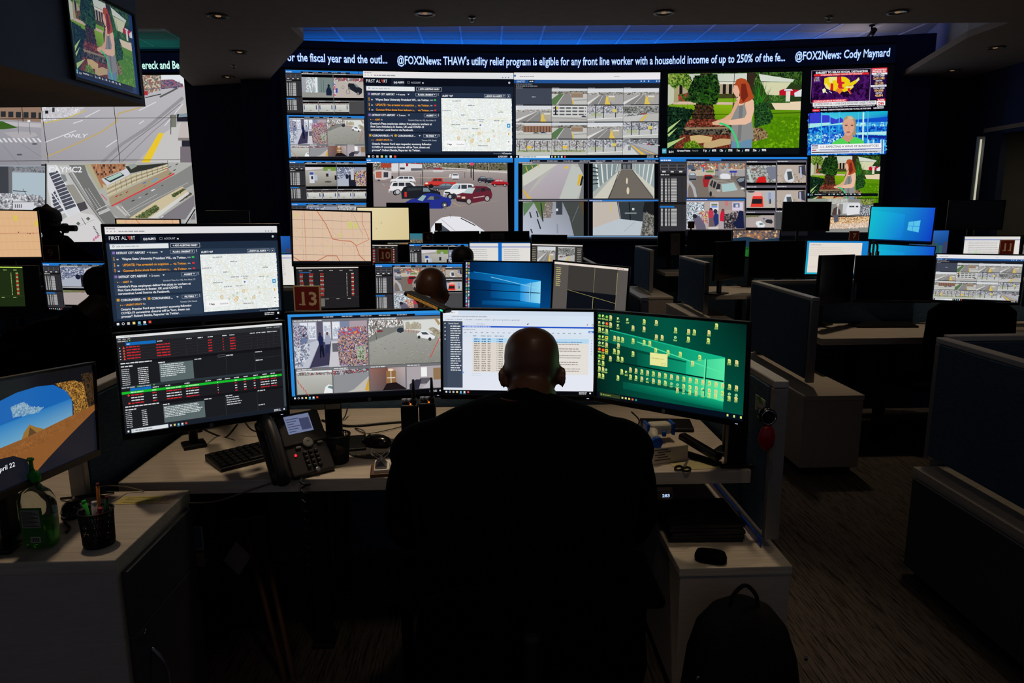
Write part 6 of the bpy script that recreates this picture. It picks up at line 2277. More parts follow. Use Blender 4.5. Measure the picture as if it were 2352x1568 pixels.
# ------------------------------------------------------------------ hanging bulkhead with a raised screen
zb=2.42
A=P(334,241,z=zb)
xb,db=XD(A)
B0=P(-40,141,z=zb)
print('bulkhead',xb,db,XD(B0))
mb=MB()
wz=[(xb,db),(xb-.05,2.2),(xb-3.4,2.2),(xb-3.4,db+.02)]
mb.prism([tuple(HP(*p)[:2])for p in wz],zb,ZC+.002)
struct('ceiling',mb,[mat('bulkhead_blue_light',(120,140,180),.6,noise=.08,nscale=6)])  # blue of the video wall's light is put into the face colour
mb=MB()
mb.prism([tuple(HP(*p)[:2])for p in [(xb+.001,db-.001),(xb-.049,2.21),(xb-3.39,2.21),(xb-3.39,db)]],zb-.012,zb-.001)
struct('trim',mb,[mat('bulkhead_underside',(170,140,104),.7,noise=.1,nscale=8)])
# ================================================================== desk monitors
def mon_frame(q,H):
 """upright display seen with its corners at q (TL TR BR BL) and a true height H"""
 def edge(t,b):
  rt,rb=ray(*t),ray(*b)
  ht,hb=rt.dot(FH),rb.dot(FH)
  d=H/(rt.z/ht-rb.z/hb)
  T,B=EYE+rt*(d/ht),EYE+rb*(d/hb)
  x=(T.dot(RH)+B.dot(RH))/2
  return HP(x,d,T.z),HP(x,d,B.z)
 TL,BL=edge(q[0],q[3])
 TR,BR=edge(q[1],q[2])
 L,R=(TL+BL)/2,(TR+BR)/2
 ux=(R-L).normalized()
 up=Vector((0,0,1))
 up=(up-ux*up.dot(ux)).normalized()
 n=ux.cross(up)
 M=Matrix((ux,-n,up)).transposed().to_4x4()
 M.translation=(L+R)/2
 return M,(R-L).length
MONS=[]
def monitor(q,draw,label,desk=.74,H=.297,wh=(1000,562),group=None,stand=True,pole=False,badge=False,fan=False,soff=0.0,width=None):
 q=[tuple(p)for p in (q if len(q)==4 else [q[0:2],q[2:4],q[4:6],q[6:8]])]
 M,W=mon_frame(q,H)
 W=width or W
 M=M@Matrix.Translation((0,0,0))
 Mi=M.inverted()
 n=-(M.to_3x3()@Vector((0,1,0)))
 cb=M.translation-n*.09
 rz=math.atan2(M[1][0],M[0][0])
 root=thing('monitor',Vector((cb.x,cb.y,desk)),label,'monitor',group,rz)
 bt,bb,sd=.009,.019,.009
 mb=MB(M)
 w2,h2=W/2,H/2
 for lo,hi in (((-w2-sd,-.006,-h2-bb),(w2+sd,.004,-h2)),((-w2-sd,-.006,h2),(w2+sd,.004,h2+bt)),((-w2-sd,-.006,-h2),(-w2,.004,h2)),((w2,-.006,-h2),(w2+sd,.004,h2))):
  mb.box(lo,hi,.0015,1)
 mb.build('bezel',M_BEZEL,root)
 mb=MB(M)
 mb.box((-w2-sd+.001,.004,-h2-bb+.001),(w2+sd-.001,.022,h2+bt-.001),.003)
 mb.box((-w2*.62,.022,-h2*.7),(w2*.62,.045,h2*.7),.01)
 mb.build('back_shell',M_BLACK,root)
 if draw is None:
  mb=MB(M)
  mb.box((-w2,-.001,-h2),(w2,.003,h2))
  mb.build('display',M_OFF,root)
 else:
  N=np.array(Mi)
  E_=np.array(EYE)
  def loc(px,py):
   px,py=np.atleast_1d(np.asarray(px,float)),np.atleast_1d(np.asarray(py,float))
   r=np.array(_f)[None]+np.array(_r)[None]*((px-CX)/F)[:,None]-np.array(_u)[None]*((py-CY)/F)[:,None]
   o=N[:3,:3]@E_+N[:3,3]
   d=r@N[:3,:3].T
   t=-o[1]/d[:,1]
   p=o[None]+d*t[:,None]
   return np.c_[p[:,0],p[:,2]]
  c=Cv((-w2,-h2,w2,h2),loc)
  c.rng=random.Random(int(q[0][0]))
  c.full(*wh)
  draw(c)
  T=np.array(M)
  V,C,Fs=c.arrays()
  t=split_tiles(V,C,Fs,[-w2+1e-5,w2-1e-5],[-h2+1e-5,h2-1e-5])[(0,0)]
  v=np.array(t[0])
  loc3=np.c_[v[:,0],.003-v[:,2]*.00012,v[:,1]]
  me=make_col_mesh('display',loc3@T[:3,:3].T+T[:3,3],np.array(t[1]),t[2])
  me.materials.append(M_SCREEN)
  link_mesh('display',me,root)
 if badge:
  mb=MB(M)
  mb.lathe([(.0065,0),(.0065,.0015)],16,Matrix.Translation((0,-.006,-h2-bb*.5))@Matrix.Rotation(math.pi/2,4,'X'))
  mb.build('maker_badge',M_GREYP,root)
  mb=MB(M)
  mb.box((w2-.022,-.0068,-h2-bb*.55),(w2-.014,-.006,-h2-bb*.45))
  mb.build('power_light',mat('power_led',(180,180,230),.4,emit=(190,190,240),es=1.0,noise=.01),root)
 if stand:
  base=Matrix.Translation(Vector((cb.x,cb.y,desk)))@Matrix.Rotation(rz,4,'Z')@Matrix.Translation((soff,0,0))
  zc=M.translation.z
  mb=MB(base)
  PB=.09 if pole is True else pole
  if pole:
   mb.box((-.04,PB,0),(.04,PB+.08,.014),.004)
  elif fan:
   mb.prism([(-.13,-.02),(.13,-.02),(.10,.15),(-.10,.15)],0,.014,.004)
  else:
   mb.prism([(-.11,-.04),(.11,-.04),(.11,.12),(-.11,.12)],0,.013,.004)
  mb.build('stand_base',M_BLACK,root)
  mb=MB(base)
  if pole:
   mb.cyl((0,PB+.04,.013),(0,PB+.04,zc-desk+.05),.016)
   mb.box((-.02,-.06,zc-desk-.02),(.02,PB+.04,zc-desk+.02),.004)
  else:
   mb.box((-.03,.0,.013),(.03,.028,zc-desk+.04),.006)
  if not pole:
   mb.box((-.028,-.06,zc-desk-.03),(.028,.004,zc-desk+.03),.004)
  mb.build('stand_neck',M_BLACK,root)
 MONS.append((root,M,W,H))
 return root
def D(fn,*a,**k):
 return lambda c:fn(c,*a,**k)
def fa(c):
 first_alert(c,2)
def c_cam(c):
 camera_app(c,1000,562,[(.025,.065,.505,.635,'door'),(.505,.065,.995,.635,'corner'),(.03,.635,.265,.945,'drive'),(.265,.635,.505,.945,'roadp'),(.505,.635,.75,.945,'hall'),(.75,.635,.995,.945,'room')],side=False)
 c.rect(0,0,20,535,(40,140,225))
 c.rect(0,0,1000,17,(50,150,230))
 c.text(16,300,8,'I',W_,3,1)
def gas_small(c):
 camera_app(c,1000,562,[(.2,.06,.8,.55,'lane'),(.8,.06,1,.3,'-top'),(.2,.55,.8,.98,'counter'),(.8,.3,1,.58,'-van'),(.8,.58,1,.98,None)],tb=False)
def gas_two(c):
 camera_app(c,1000,562,[(.2,.06,.66,.93,'-pumps'),(.66,.06,1,.93,'-shop')],tb=False)
def gas9(c):
 camera_app(c,1000,562,[(.2,.055,.8,.5,'shop'),(.8,.055,1,.5,None),(.2,.5,1,.93,'-cc')])
def split_docs(c):
 c.rect(0,0,1000,562,(20,110,200))
 g=c.sub(0,12,470,562,500,562)
 doc_page(c,500,562)
 c.f=g
 g=c.sub(530,12,1000,562,500,562)
 doc_page(c,500,562,False)
 c.f=g
def road_two(c):
 c.rect(0,0,1000,562,(60,58,56))
 c.rect(0,0,1000,20,(226,220,216))
 for k in range(9):
  c.scr(10,60+30*k,80,8,(190,180,150),k)
  c.scr(900,60+30*k,80,8,(190,180,170),k)
 thumb(c,110,40,470,300,'street',5)
 thumb(c,520,40,850,300,'lot',6)
 thumb(c,110,310,850,540,'road',7)
def grey_split(c):
 c.rect(0,0,1000,562,(92,86,82))
 c.rect(0,0,1000,26,(236,224,214))
 c.scr(850,10,110,8,(150,70,60),2)
 c.rect(200,26,860,562,(14,16,24))
 c.rect(200,26,860,300,(62,58,56))
 c.line([(200,300),(860,390)],3,(190,180,110))
 c.line([(560,26),(560,562)],3,(170,160,100))
 c.line([(860,60),(860,562)],4,(190,180,110))
 for k in range(10):
  c.scr(30,60+22*k,70,9,(206,196,130),k)
 c.rect(200,300,860,562,(14,16,24))
 c.line([(205,300),(855,392)],3,(190,180,110))
 c.line([(560,350),(560,562)],4,(200,190,110))
def win_blue(c):
 win10(c,1000,562)
 for k in range(15):
  for j in range(2):
   c.rect(12+26*j,6+36*k,28+26*j,24+36*k,c.rng.choice([(220,220,230),(200,60,60),(220,180,60),(190,210,230),(60,140,90)]))
   c.scr(10+26*j,27+36*k,20,6,(200,210,220),k)
def note_page(c):
 c.rect(0,0,1000,562,(20,130,210))
 c.grad([(0,0),(300,0),(300,562),(0,562)],[(20,150,220),(20,130,210),(20,160,200),(20,180,200)])
 c.rect(40,30,900,535,(236,226,216))
 c.scr(60,60,200,12,(170,170,176),2)
 for k in range(5):
  c.scr(60,110+34*k,600,8,(206,196,190),k)
 c.rect(40,440,900,444,(220,170,120))
# -------- the near workstation
near='monitors around the near workstation'
monitor((242,521,636,519,647,723,260,751),fa,'Upper tilted monitor on the near desk showing white alert headlines and a pale map',wh=(1230,705),badge=True,pole=.42)
monitor((269,771,648,741,658,942,286,996),cad,'Lower left monitor with dark tables, red rows and one green row',badge=True,pole=.3)
monitor((662,722,1015,712,1016,900,670,919),c_cam,'Monitor left of the bald man showing shop door and parking lot cameras',badge=True,soff=-.13)
monitor((1018,712,1366,716,1364,908,1018,904),writer,'Bright white document monitor straight behind the bald man\'s head',badge=True)
monitor((1371,716,1717,745,1706,967,1369,909),green_desk,'Green desktop monitor crowded with yellow file icons',badge=True,pole=.17,soff=.1)
monitor((-90,898,215,839,222,1029,-90,1158),beach_screen,'Corner monitor showing a sea cave beach and the words April 22',H=.262)
# -------- the row ahead, station 10
monitor((673,483,853,488,850,604,672,604),D(road_map,1000,562),'Street map monitor with red roads above the number 13 plate',pole=True)
monitor((681,614,857,612,861,727,684,733),cad_small,'Dark list monitor with red entries just behind the number 13 plate')
monitor((862,606,1062,606,1062,718,864,720),gas_small,'Camera monitor with fuel station pictures behind the second bald man')
monitor((1067,601,1266,604,1266,716,1068,714),win_blue,'Blue desktop monitor with a glowing window shape and an icon column')
monitor((1271,600,1441,616,1438,736,1270,714),grey_split,'Turned grey monitor with thin yellow cross lines')
# -------- station 6
monitor((822,477,939,477,939,552,822,553),D(pale_map,1000,562),'Blank cream map monitor partly behind the street map monitor',pole=True)
monitor((822,562,936,563,936,637,822,637),cad_small,'Dark list monitor behind the number 10 plate')
monitor((941,560,1076,560,1076,635,941,635),gas_two,'Camera monitor with a fuel pump picture left of the dark haired head')
monitor((1079,557,1218,557,1218,634,1079,634),split_docs,'Monitor with two white pages on blue, right of the dark haired head')
monitor((1221,560,1337,563,1337,640,1221,636),road_two,'Small monitor with two road cameras right of the white pages')
monitor((890,467,985,467,985,533,890,533),None,'Switched off monitor in front of the car park picture, beside the cream map',H=.33,pole=True)
monitor((890,536,971,536,971,582,890,582),D(clouds,1000,562),'Small monitor with golden clouds left of the number 6 plate',H=.232)
monitor((1000,533,1100,532,1100,590,1000,591),None,'Switched off monitor right of the number 6 plate')
o_note=monitor((1106,533,1214,532,1214,592,1106,592),None,'Switched off monitor with a grey paper note stuck on it')
monitor((1222,540,1300,541,1300,599,1222,599),None,'Switched off monitor above the small road camera monitor')
# -------- the second column, far side
monitor((1682,529,1789,529,1789,589,1682,589),D(sunset,1000,562),'Far monitor showing a sunset sky over hills',H=.28)
monitor((1580,531,1678,531,1678,588,1580,588),None,'Far switched off monitor under the number 3 plate',H=.335)
monitor((1512,534,1572,532,1572,585,1512,587),None,'Far switched off monitor with a pale paper strip hanging on it',H=.32)
monitor((1643,557,1709,554,1709,633,1643,641),None,'Switched off monitor turned aside, left one of the pair on the third right desk',H=.35)
monitor((1722,556,1850,554,1849,636,1722,635),None,'Switched off monitor straight on, right one of the pair on the third right desk',H=.36)
monitor((1799,465,1906,465,1905,527,1799,527),None,'High switched off monitor in front of the farm picture',H=.285,pole=True)
monitor((2000,475,2146,477,2141,557,1996,551),D(win10,1000,562,light=True),'Upper bright cyan monitor with a small window shape',H=.32,pole=True)
monitor((1998,560,2143,567,2140,649,1995,639),D(win10,1000,562,light=True),'Lower blue monitor below the bright cyan one, headset in front',H=.32)
monitor((1853,553,1994,554,1990,630,1849,629),note_page,'Monitor with a white page on cyan below the number 7 plate')
monitor((1882,589,1956,587,1956,688,1884,696),None,'Switched off monitor turned aside, left one of the pair on the second right desk',H=.325)
monitor((1964,589,2141,589,2141,690,1965,688),None,'Switched off monitor straight on, right one of the pair on the second right desk',H=.325)
monitor((2151,584,2350,587,2342,695,2141,688),camera_grid,'Desk monitor with the grid of street cameras, office chair in front',wh=(1185,690),H=.325)
monitor((2214,543,2340,543,2340,612,2212,610),D(doc_page,1000,562),'Pinkish document monitor behind the number 11 plate',H=.285)
monitor((2348,542,2450,545,2450,613,2348,612),gas_small,'Monitor cut by the frame edge beside the number 11 plate',H=.28)
monitor((2362,589,2540,592,2536,702,2360,698),cad_small,'Dark list monitor at the frame edge beside the street camera grid',H=.335)
monitor((2178,461,2305,461,2304,524,2178,523),None,'Tall standing switched off monitor before the taupe passage wall')
monitor((2088,530,2178,529,2177,581,2088,582),D(city,1000,562),'Small monitor with a harbour view right of the cyan monitors',H=.25)
# -------- left side
monitor((-92,482,86,485,95,592,-84,593),D(orange_map,1000,562),'Orange street map monitor at the frame edge beside the number 9 plate',H=.32,pole=True)
monitor((-92,611,84,613,96,725,-84,727),D(cad_small,tint=(30,44,18)),'Green tinted list monitor below the orange map',H=.33)
monitor((101,603,300,605,303,716,106,711),gas9,'Camera monitor with shop shelves and parked cars below the number 9 plate')
monitor((271,504,415,505,415,588,271,588),D(road_map,1000,562,base=(232,190,150)),'Orange map monitor just above the alert headlines monitor')
monitor((476,485,572,485,572,540,476,540),None,'Switched off monitor before the dark column',H=.275,pole=True)
monitor((565,542,668,542,668,600,565,600),D(city,1000,562),'Monitor with a blue city picture left of the street map',pole=True)
monitor((556,584,674,583,675,654,556,655),split_docs,'Monitor with pages on blue below the blue city picture',H=.355)
# ================================================================== desks, partitions, cabinets
def desk(corners,label,z=.74,th=.045,legs=True,cat='desk',name='desk',inset=.14):
 pts=[Vector((p.x,p.y))for p in corners]
 c=sum(pts,Vector((0,0)))/len(pts)
 root=thing(name,(c.x,c.y,0),label,cat)
 mb=MB()
 mb.prism([tuple(p)for p in pts],z-th,z,.003)
 mb.build('desktop',M_LAM,root)
 mb=MB()
 for p in pts:
  q=p+(c-p).normalized()*inset
  mb=MB()
  mb.box((q.x-.03,q.y-.03,.02),(q.x+.03,q.y+.03,z-th-.0005),.004)
  mb.box((q.x-.04,q.y-.05,0),(q.x+.04,q.y+.05,.02),.004)
  mb.build('leg',M_BLACK2,root)
 return root
def partition(a,b,z0,z1,label,th=.055,skirt=None,trim=M_ALU):
 """fabric screen between two floor points, capped with metal"""
 a,b=Vector((a.x,a.y,0)),Vector((b.x,b.y,0))
 t=(b-a).normalized()
 n=Vector((-t.y,t.x,0))
 L=(b-a).length
 M=Matrix((t,n,Vector((0,0,1)))).transposed().to_4x4()
 M.translation=a
 root=thing('partition_panel',(a+b)/2+Vector((0,0,z0)),label,'partition')
 mb=MB(M)
 mb.box((.03,-th/2,z0+.02),(L-.03,th/2,z1-.025),.004)
 mb.build('fabric_panel',M_FAB,root)
 mb=MB(M)
 mb.box((0,-th/2+.004,z1-.024),(L,th/2-.004,z1),.004)
 mb.build('top_cap',M_CAPW,root)
 for x0,x1 in ((0,.029),(L-.029,L)):
  mb=MB(M)
  mb.box((x0,-th/2+.004,z0),(x1,th/2-.004,z1-.025),.003)
  mb.build('end_post',M_ALU,root)
 return root
def cabinet(c,w,dp,h,label,M=None,door_side=None,name='storage_cabinet',top_th=.03,group=None):
 """c: centre on the floor; local x right, y away; plinth, body, top; a door and drawer on one side if asked"""
 R_=M if M is not None else Matrix.Identity(4)
 T=Matrix.Translation(Vector((c.x,c.y,0)))@R_
 root=thing(name,(c.x,c.y,0),label,'cabinet',group)
 mb=MB(T)
 mb.box((-w/2,-dp/2,.05),(w/2,dp/2,h-top_th),.002)
 mb.build('body',M_LAMF,root)
 mb=MB(T)
 mb.box((-w/2+.03,-dp/2+.03,0),(w/2-.03,dp/2-.03,.0495))
 mb.build('plinth',M_BLACK,root)
 mb=MB(T)
 mb.box((-w/2-.004,-dp/2-.004,h-top_th+.0005),(w/2+.004,dp/2+.004,h),.003)
 mb.build('top_board',M_LAM,root)
 if door_side:
  s=1 if door_side=='+x' else -1
  x=s*w/2
  x0,x1=(x+.0005,x+.018)if s>0 else (x-.018,x-.0005)
  nd=max(1,round(dp/.6))
  for k in range(nd):
   y0,y1=-dp/2+.02+k*(dp-.04)/nd,-dp/2+.02+(k+1)*(dp-.04)/nd-.004
   mb=MB(T)
   hz=h-top_th-.008
   split=hz*.74 if h>.6 else hz
   mb.box((x0,y0,.06),(x1,y1,split-.003),.002)
   door=mb.build('door',M_DARKDOOR,root)
   if h>.6:
    mb=MB(T)
    mb.box((x0,y0,split),(x1,y1,hz),.002)
    mb.build('drawer',M_DARKDOOR,root)
    xo=x1 if s>0 else x0
    mb=MB(T)
    mb.tube(arc_pts([(xo,y0+.07,.2),(xo+s*.03,y0+.075,.26),(xo+s*.034,y0+.08,.32),(xo+s*.03,y0+.075,.38),(xo,y0+.07,.43)],5),.006)
    mb.build('handle',M_METAL,door)
    mb=MB(T)
    mb.cyl((xo,y0+.05,.49),(xo+s*.004,y0+.05,.49),.009)
    mb.build('keyhole',M_CHROME,door)
 return root
ROOMX,ROOMY=Vector((1,0,0)),Vector((0,1,0))
FL,FR=P(270,1108,z=.74),P(1726,1080,z=.74)
dy=.82
near_desk=desk([FL,FR,FR+ROOMY*dy,FL+ROOMY*dy],'Pale laminate desk where the large bald man sits',inset=.62)
YB=max(FL.y,FR.y)+dy
# its side screens and rear screen
xl=FL.x-.06
partition(Vector((xl,2.06,0)),Vector((xl,YB+.12,0)),.02,1.06,'Blue fabric partition between the near desk and the cave picture monitor')
pr=P(1770,1262,z=.5)
xr=pr.x+.005
pp=partition(Vector((xr,2.09,0)),Vector((xr,YB+.12,0)),.53,1.065,'Blue fabric partition closing the right end of the near desk')
partition(Vector((xl+.035,YB+.05,0)),Vector((xr-.035,YB+.05,0)),.03,1.03,'Blue fabric partition behind the monitors of the near desk')
cb=P(1563,1304,z=.5)
cr=P(1818,1299,z=.5)
w=cr.x-cb.x
cabinet(Vector(((cb.x+cr.x)/2,cb.y+.42,0)),w,.84,.5,'Low laminate cabinet under the right end of the near desk, backpack in front')
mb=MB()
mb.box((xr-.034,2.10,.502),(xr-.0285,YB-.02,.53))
props(mb.build('partition_foot_trim',mat('trim_blue_reflection',(20,70,190),.25,noise=.05,nscale=10),base=(xr-.031,2.1,.502)),'Glossy blue strip along the foot of the near desk\'s end partition','trim strip')  # blue reflected light is put into the trim's own colour
# left front cabinet and its worktop
ca,cbk=P(270,1284,z=.74),P(425,1126,z=.74)
xc=(ca.x+cbk.x)/2
cabinet(Vector((xc-.45,(ca.y+cbk.y)/2,0)),.9,cbk.y-ca.y,.74,'Laminate cabinet carrying the hand sanitizer and pencil cup',door_side='+x',top_th=.038)
desk([Vector((xl-.032-1.3,cbk.y+.006,0)),Vector((xl-.034,cbk.y+.006,0)),Vector((xl-.034,cbk.y+.55,0)),Vector((xl-.032-1.3,cbk.y+.55,0))],'Desk corner behind the pencil cup cabinet',z=.738)
# right column of stations
def station(pc,zt,label,k,dz=1.05,cabw=.36,cabd=None,perp=1.4):
 """pc: front foot of the side screen on the cabinet; runs away from us"""
 x,y=pc.x,pc.y
 partition(Vector((x,y,0)),Vector((x+.02,y+dz,0)),.53,zt,label[0])
 partition(Vector((x+.05,y+dz+.0,0)),Vector((x+perp,y+dz+.0,0)),.03,zt,label[1])
 cd=dz+.34
 cabinet(Vector((x+cabw/2-.12,y-.22+cd/2-.02,0)),cabw,cd-.1,.5,label[2])
p2=P(1860,890,z=.5)
station(p2,1.06,('Blue side partition on the middle right cabinet, second row','Blue rear partition of the second right desk','Low pale cabinet with a plain face in the aisle, second row'),2,perp=3.2)
p3=P(1620,729,z=.5)
station(p3,1.06,('Blue side partition on the third row right','Blue rear partition of the third right desk','Low cabinet under the third row partition'),3,perp=2.2)
p4=P(1495,678,z=.5)
station(p4,1.08,('Far blue side partition in the last row before the video wall','Far blue rear partition in the last row','Low cabinet with a lit front below the farthest partition'),4,perp=1.2)
for (px,py,dd,x1,lab)in ((1870,778,.6,2.9,'Pale desk holding the pair of switched off monitors, second row right'),(1633,678,.8,1.55,'Pale desk in the third row right'),(1511,627,.5,1.1,'Pale far desk with papers before the last row partition')):
 a=P(px,py,z=.74)
 a.x+=.05 if px>1600 else .1
 a.y=max(a.y,0)
 desk([a,a+ROOMX*x1,a+ROOMX*x1+ROOMY*dd,a+ROOMY*dd],lab,inset=.5)
# near right block
q1=P(2081,1060,z=.5)
cab_len=q1.y-.75
cabinet(Vector((q1.x+.3,q1.y-.03-cab_len/2,0)),.6,cab_len-.06,.5,'Long charcoal fronted cabinet along the right aisle, nearest us',door_side='-x')
xp=P(2142,768,z=1.06).x
partition(Vector((xp,.8,0)),Vector((xp,q1.y-.03,0)),.53,1.06,'Long blue partition above the charcoal cabinet on the right')
partition(Vector((xp+.05,q1.y+.01,0)),Vector((xp+2.0,q1.y+.01,0)),.03,1.06,'Partition with a bright cap running right from the near right corner')
# left column: stations ahead of the near desk
pk=P(1482,684,z=1.06)
partition(Vector((pk.x,pk.y,0)),Vector((pk.x,pk.y+.95,0)),.53,1.06,'Blue partition with a pale cap right of the grey monitor with yellow lines')
cabinet(Vector((pk.x+.09,pk.y+.42,0)),.42,1.0,.5,'Low cabinet at the right end of the desk ahead')
pk2=P(1366,605,z=1.06)
partition(Vector((pk2.x,pk2.y,0)),Vector((pk2.x,pk2.y+.95,0)),.03,1.06,'Far blue partition with a pale cap right of the small road camera monitor')
y2=pk.y-.05
desk([Vector((-1.75,y2,0)),Vector((pk.x-.04,y2,0)),Vector((pk.x-.04,y2+.8,0)),Vector((-1.75,y2+.8,0))],'Desk of the second bald man, ahead of the near desk')
partition(Vector((-1.75,y2+.86,0)),Vector((pk.x-.04,y2+.86,0)),.03,1.06,'Rear partition behind the second bald man\'s monitors')
pw=P(665,684,z=1.05)
partition(Vector((-1.8,y2-.35,0)),Vector((-1.8,y2+.8,0)),.03,1.06,'Blue partition with a pale cap left of the number 13 plate')
y3=y2+2.05
desk([Vector((-1.75,y3,0)),Vector((pk2.x-.04,y3,0)),Vector((pk2.x-.04,y3+.8,0)),Vector((-1.75,y3+.8,0))],'Desk of the dark haired person in the third row')
partition(Vector((-1.75,y3+.86,0)),Vector((pk2.x-.04,y3+.86,0)),.03,1.06,'Rear partition behind the number 6 plate')
y4=y3+1.7
desk([Vector((-1.5,y4,0)),Vector((1.2,y4,0)),Vector((1.2,y4+.8,0)),Vector((-1.5,y4+.8,0))],'Front row desk nearest the video wall')
partition(Vector((-1.5,y4+.86,0)),Vector((1.2,y4+.86,0)),.03,1.06,'Front row partition behind the number 2 plate')
# left stations
d9=P(67,802,z=.74)
desk([Vector((d9.x-1.6,d9.y,0)),Vector((d9.x,d9.y,0)),Vector((d9.x,d9.y+.55,0)),Vector((d9.x-1.6,d9.y+.55,0))],'Desk corner under the green tinted list monitor',z=.742)
desk([Vector((d9.x+.02,d9.y+.05,0)),Vector((-1.85,d9.y+.05,0)),Vector((-1.85,d9.y+.75,0)),Vector((d9.x+.02,d9.y+.75,0))],'Desk of the person in the dark jacket, station nine')
partition(Vector((d9.x-1.6,d9.y+.82,0)),Vector((-1.86,d9.y+.82,0)),.03,1.06,'Rear partition of station nine')
c9=P(215,590,z=1.0)
desk([Vector((-5.2,5.7,0)),Vector((-2.05,5.7,0)),Vector((-2.05,6.4,0)),Vector((-5.2,6.4,0))],'Desk left of station ten, carrying the upper orange map monitor')
desk([Vector((-4.2,8.0,0)),Vector((-2.1,8.0,0)),Vector((-2.1,8.8,0)),Vector((-4.2,8.8,0))],'Far desk before the dark column')
partition(Vector((-5.2,6.5,0)),Vector((-2.05,6.5,0)),.03,1.06,'Far left partition before the flat video wall')
desk([Vector((2.75,5.9,0)),Vector((5.9,5.9,0)),Vector((5.9,6.8,0)),Vector((2.75,6.8,0))],'Right side desk carrying the cyan monitors')
desk([Vector((4.5,7.4,0)),Vector((6.0,7.4,0)),Vector((6.0,8.1,0)),Vector((4.5,8.1,0))],'Far right desk before the dark cupboard wall')
# ================================================================== number plates
M_RED=mat('oxblood_sign_plate',(120,30,30),.5,noise=.12,nscale=30)
M_GOLD=mat('cream_sign_paint',(205,182,140),.5,noise=.08,nscale=40)
def number_plate(q,num,desk_z,label,th=None,sz=None):
 """q: corners TL TR BR BL of the plate"""
 w=abs(q[1][0]-q[0][0])
 H=sz
 M,W=mon_frame(q,H)
 root=thing('number_plate',Vector((M.translation.x,M.translation.y+.02,desk_z)),label,'sign','red number plates of the workstations')
 mb=MB(M)
 mb.box((-W/2,-.004,-H/2),(W/2,.002,H/2),.001)
 mb.build('border',M_GOLD,root)
 mb=MB(M)
 mb.box((-W/2+.055*W,-.006,-H/2+.055*H),(W/2-.055*W,-.004,H/2-.055*H))
 mb.build('face',M_RED,root)
 c=Cv((-W/2,-H/2,W/2,H/2))
 c.full(100,100)
 n=len(num)
 x0=18 if n>1 else 34
 for k,ch in enumerate(num):
  wd=30
  c.text(x0+36*k,76,52,ch,(214,194,150),None,1.4)
  if ch=='1':
   c.rect(x0+36*k+2,71,x0+36*k+26,76,(214,194,150))
 V,C,Fs=c.arrays()
 T=np.array(M)
 me=make_col_mesh('numeral',np.c_[V[:,0],-.0063-V[:,2]*.0002,V[:,1]]@T[:3,:3].T+T[:3,3],C,Fs)
 me.materials.append(M_PRINT)
 link_mesh('numeral',me,root)
 mb=MB(M)
 mb.box((-.012,.003,desk_z-M.translation.z),(.012,.007,H/2-.01))
 mb.build('holder',M_BLACK,root)
def rect4(x0,y0,x1,y1):
 return [(x0,y0),(x1,y0),(x1,y1),(x0,y1)]
for q,n,s,t,dz in ((rect4(675,655,737,714),'13',.1115,'Largest red plate, number 13, above the shop camera monitor',1.031),(rect4(868,570,900,601),'10',.0955,'Red plate number 10 in front of a dark list monitor',1.061),(rect4(97,563,136,597),'9',.108,'Red plate number 9 below the silhouetted person',1.061),(rect4(972,533,994,555),'6',.0946,'Red plate number 6 right of the golden cloud picture',1.061),(rect4(999,512,1015,530),'2',.0956,'Small red plate number 2 over the white car roof picture',1.061),(rect4(1580,508,1595,524),'3',.0965,'Small dark plate number 3 over the shoppers picture',1.081),(rect4(1950,530,1973,552),'7',.109,'Red plate number 7 above the white page on cyan',1.061),(rect4(2295,550,2329,584),'11',.1105,'Dark red plate number 11 over the pinkish document',1.061)):
 number_plate(q,n,dz,t,sz=s)
# ================================================================== people and chairs
M_SKIN=mat('brown_skin',(88,56,40),.42,noise=.12,nscale=18,bump=.08)
M_SKIN2=mat('pale_brown_skin',(150,106,80),.45,noise=.1,nscale=18)
M_SUIT=mat('black_suit_cloth',(7,7,8),.9,noise=.3,nscale=60,bump=.15,spec=.05)
M_HAIR=mat('black_hair',(12,10,10),.6,noise=.4,nscale=120,bump=.5)
M_CHAIRF=mat('black_chair_mesh',(7,7,8),.9,noise=.3,nscale=90,bump=.2,spec=.05)
def remesh(o,vox,smooth=6):
 m=o.modifiers.new('fuse','REMESH')
 m.mode='VOXEL'
 m.voxel_size=vox
 m.use_smooth_shade=True
 s=o.modifiers.new('soften','SMOOTH')
 s.factor=.5
 s.iterations=smooth
HEAD=[(-.005,.02,.03,.05),(.02,.044,.05,.045),(.05,.057,.072,.025),(.085,.067,.088,.01),(.12,.0735,.096,.0),(.155,.077,.099,-.004),(.185,.0745,.094,-.006),(.21,.0635,.078,-.006),(.227,.045,.055,-.005),(.236,.024,.03,-.004),(.239,.006,.008,-.004)]
def add_head(mb,M,s=1.0):
 mb.loft([(0,y*s,z*s,rx*s,ry*s)for z,rx,ry,y in HEAD],32,M)
 for sx in (-1,1):
  T=M@Matrix.Translation((sx*.079*s,-.002,.098*s))@Matrix.Rotation(sx*.75,4,'Z')@Matrix.Rotation(sx*.12,4,'Y')
  mb.ball((-sx*.004,-.010,0),.031*s,(.26,.5,1.05),16,12,T)
 mb.ball((0,.098*s,.09*s),.016*s,(.8,1.1,1.3),10,8,M)
 mb.ball((0,.088*s,.05*s),.02*s,(1.3,.5,.35),10,8,M)
 for sx in (-1,1):
  mb.ball((sx*.03*s,.084*s,.12*s),.014*s,(1.2,.5,.6),10,8,M)
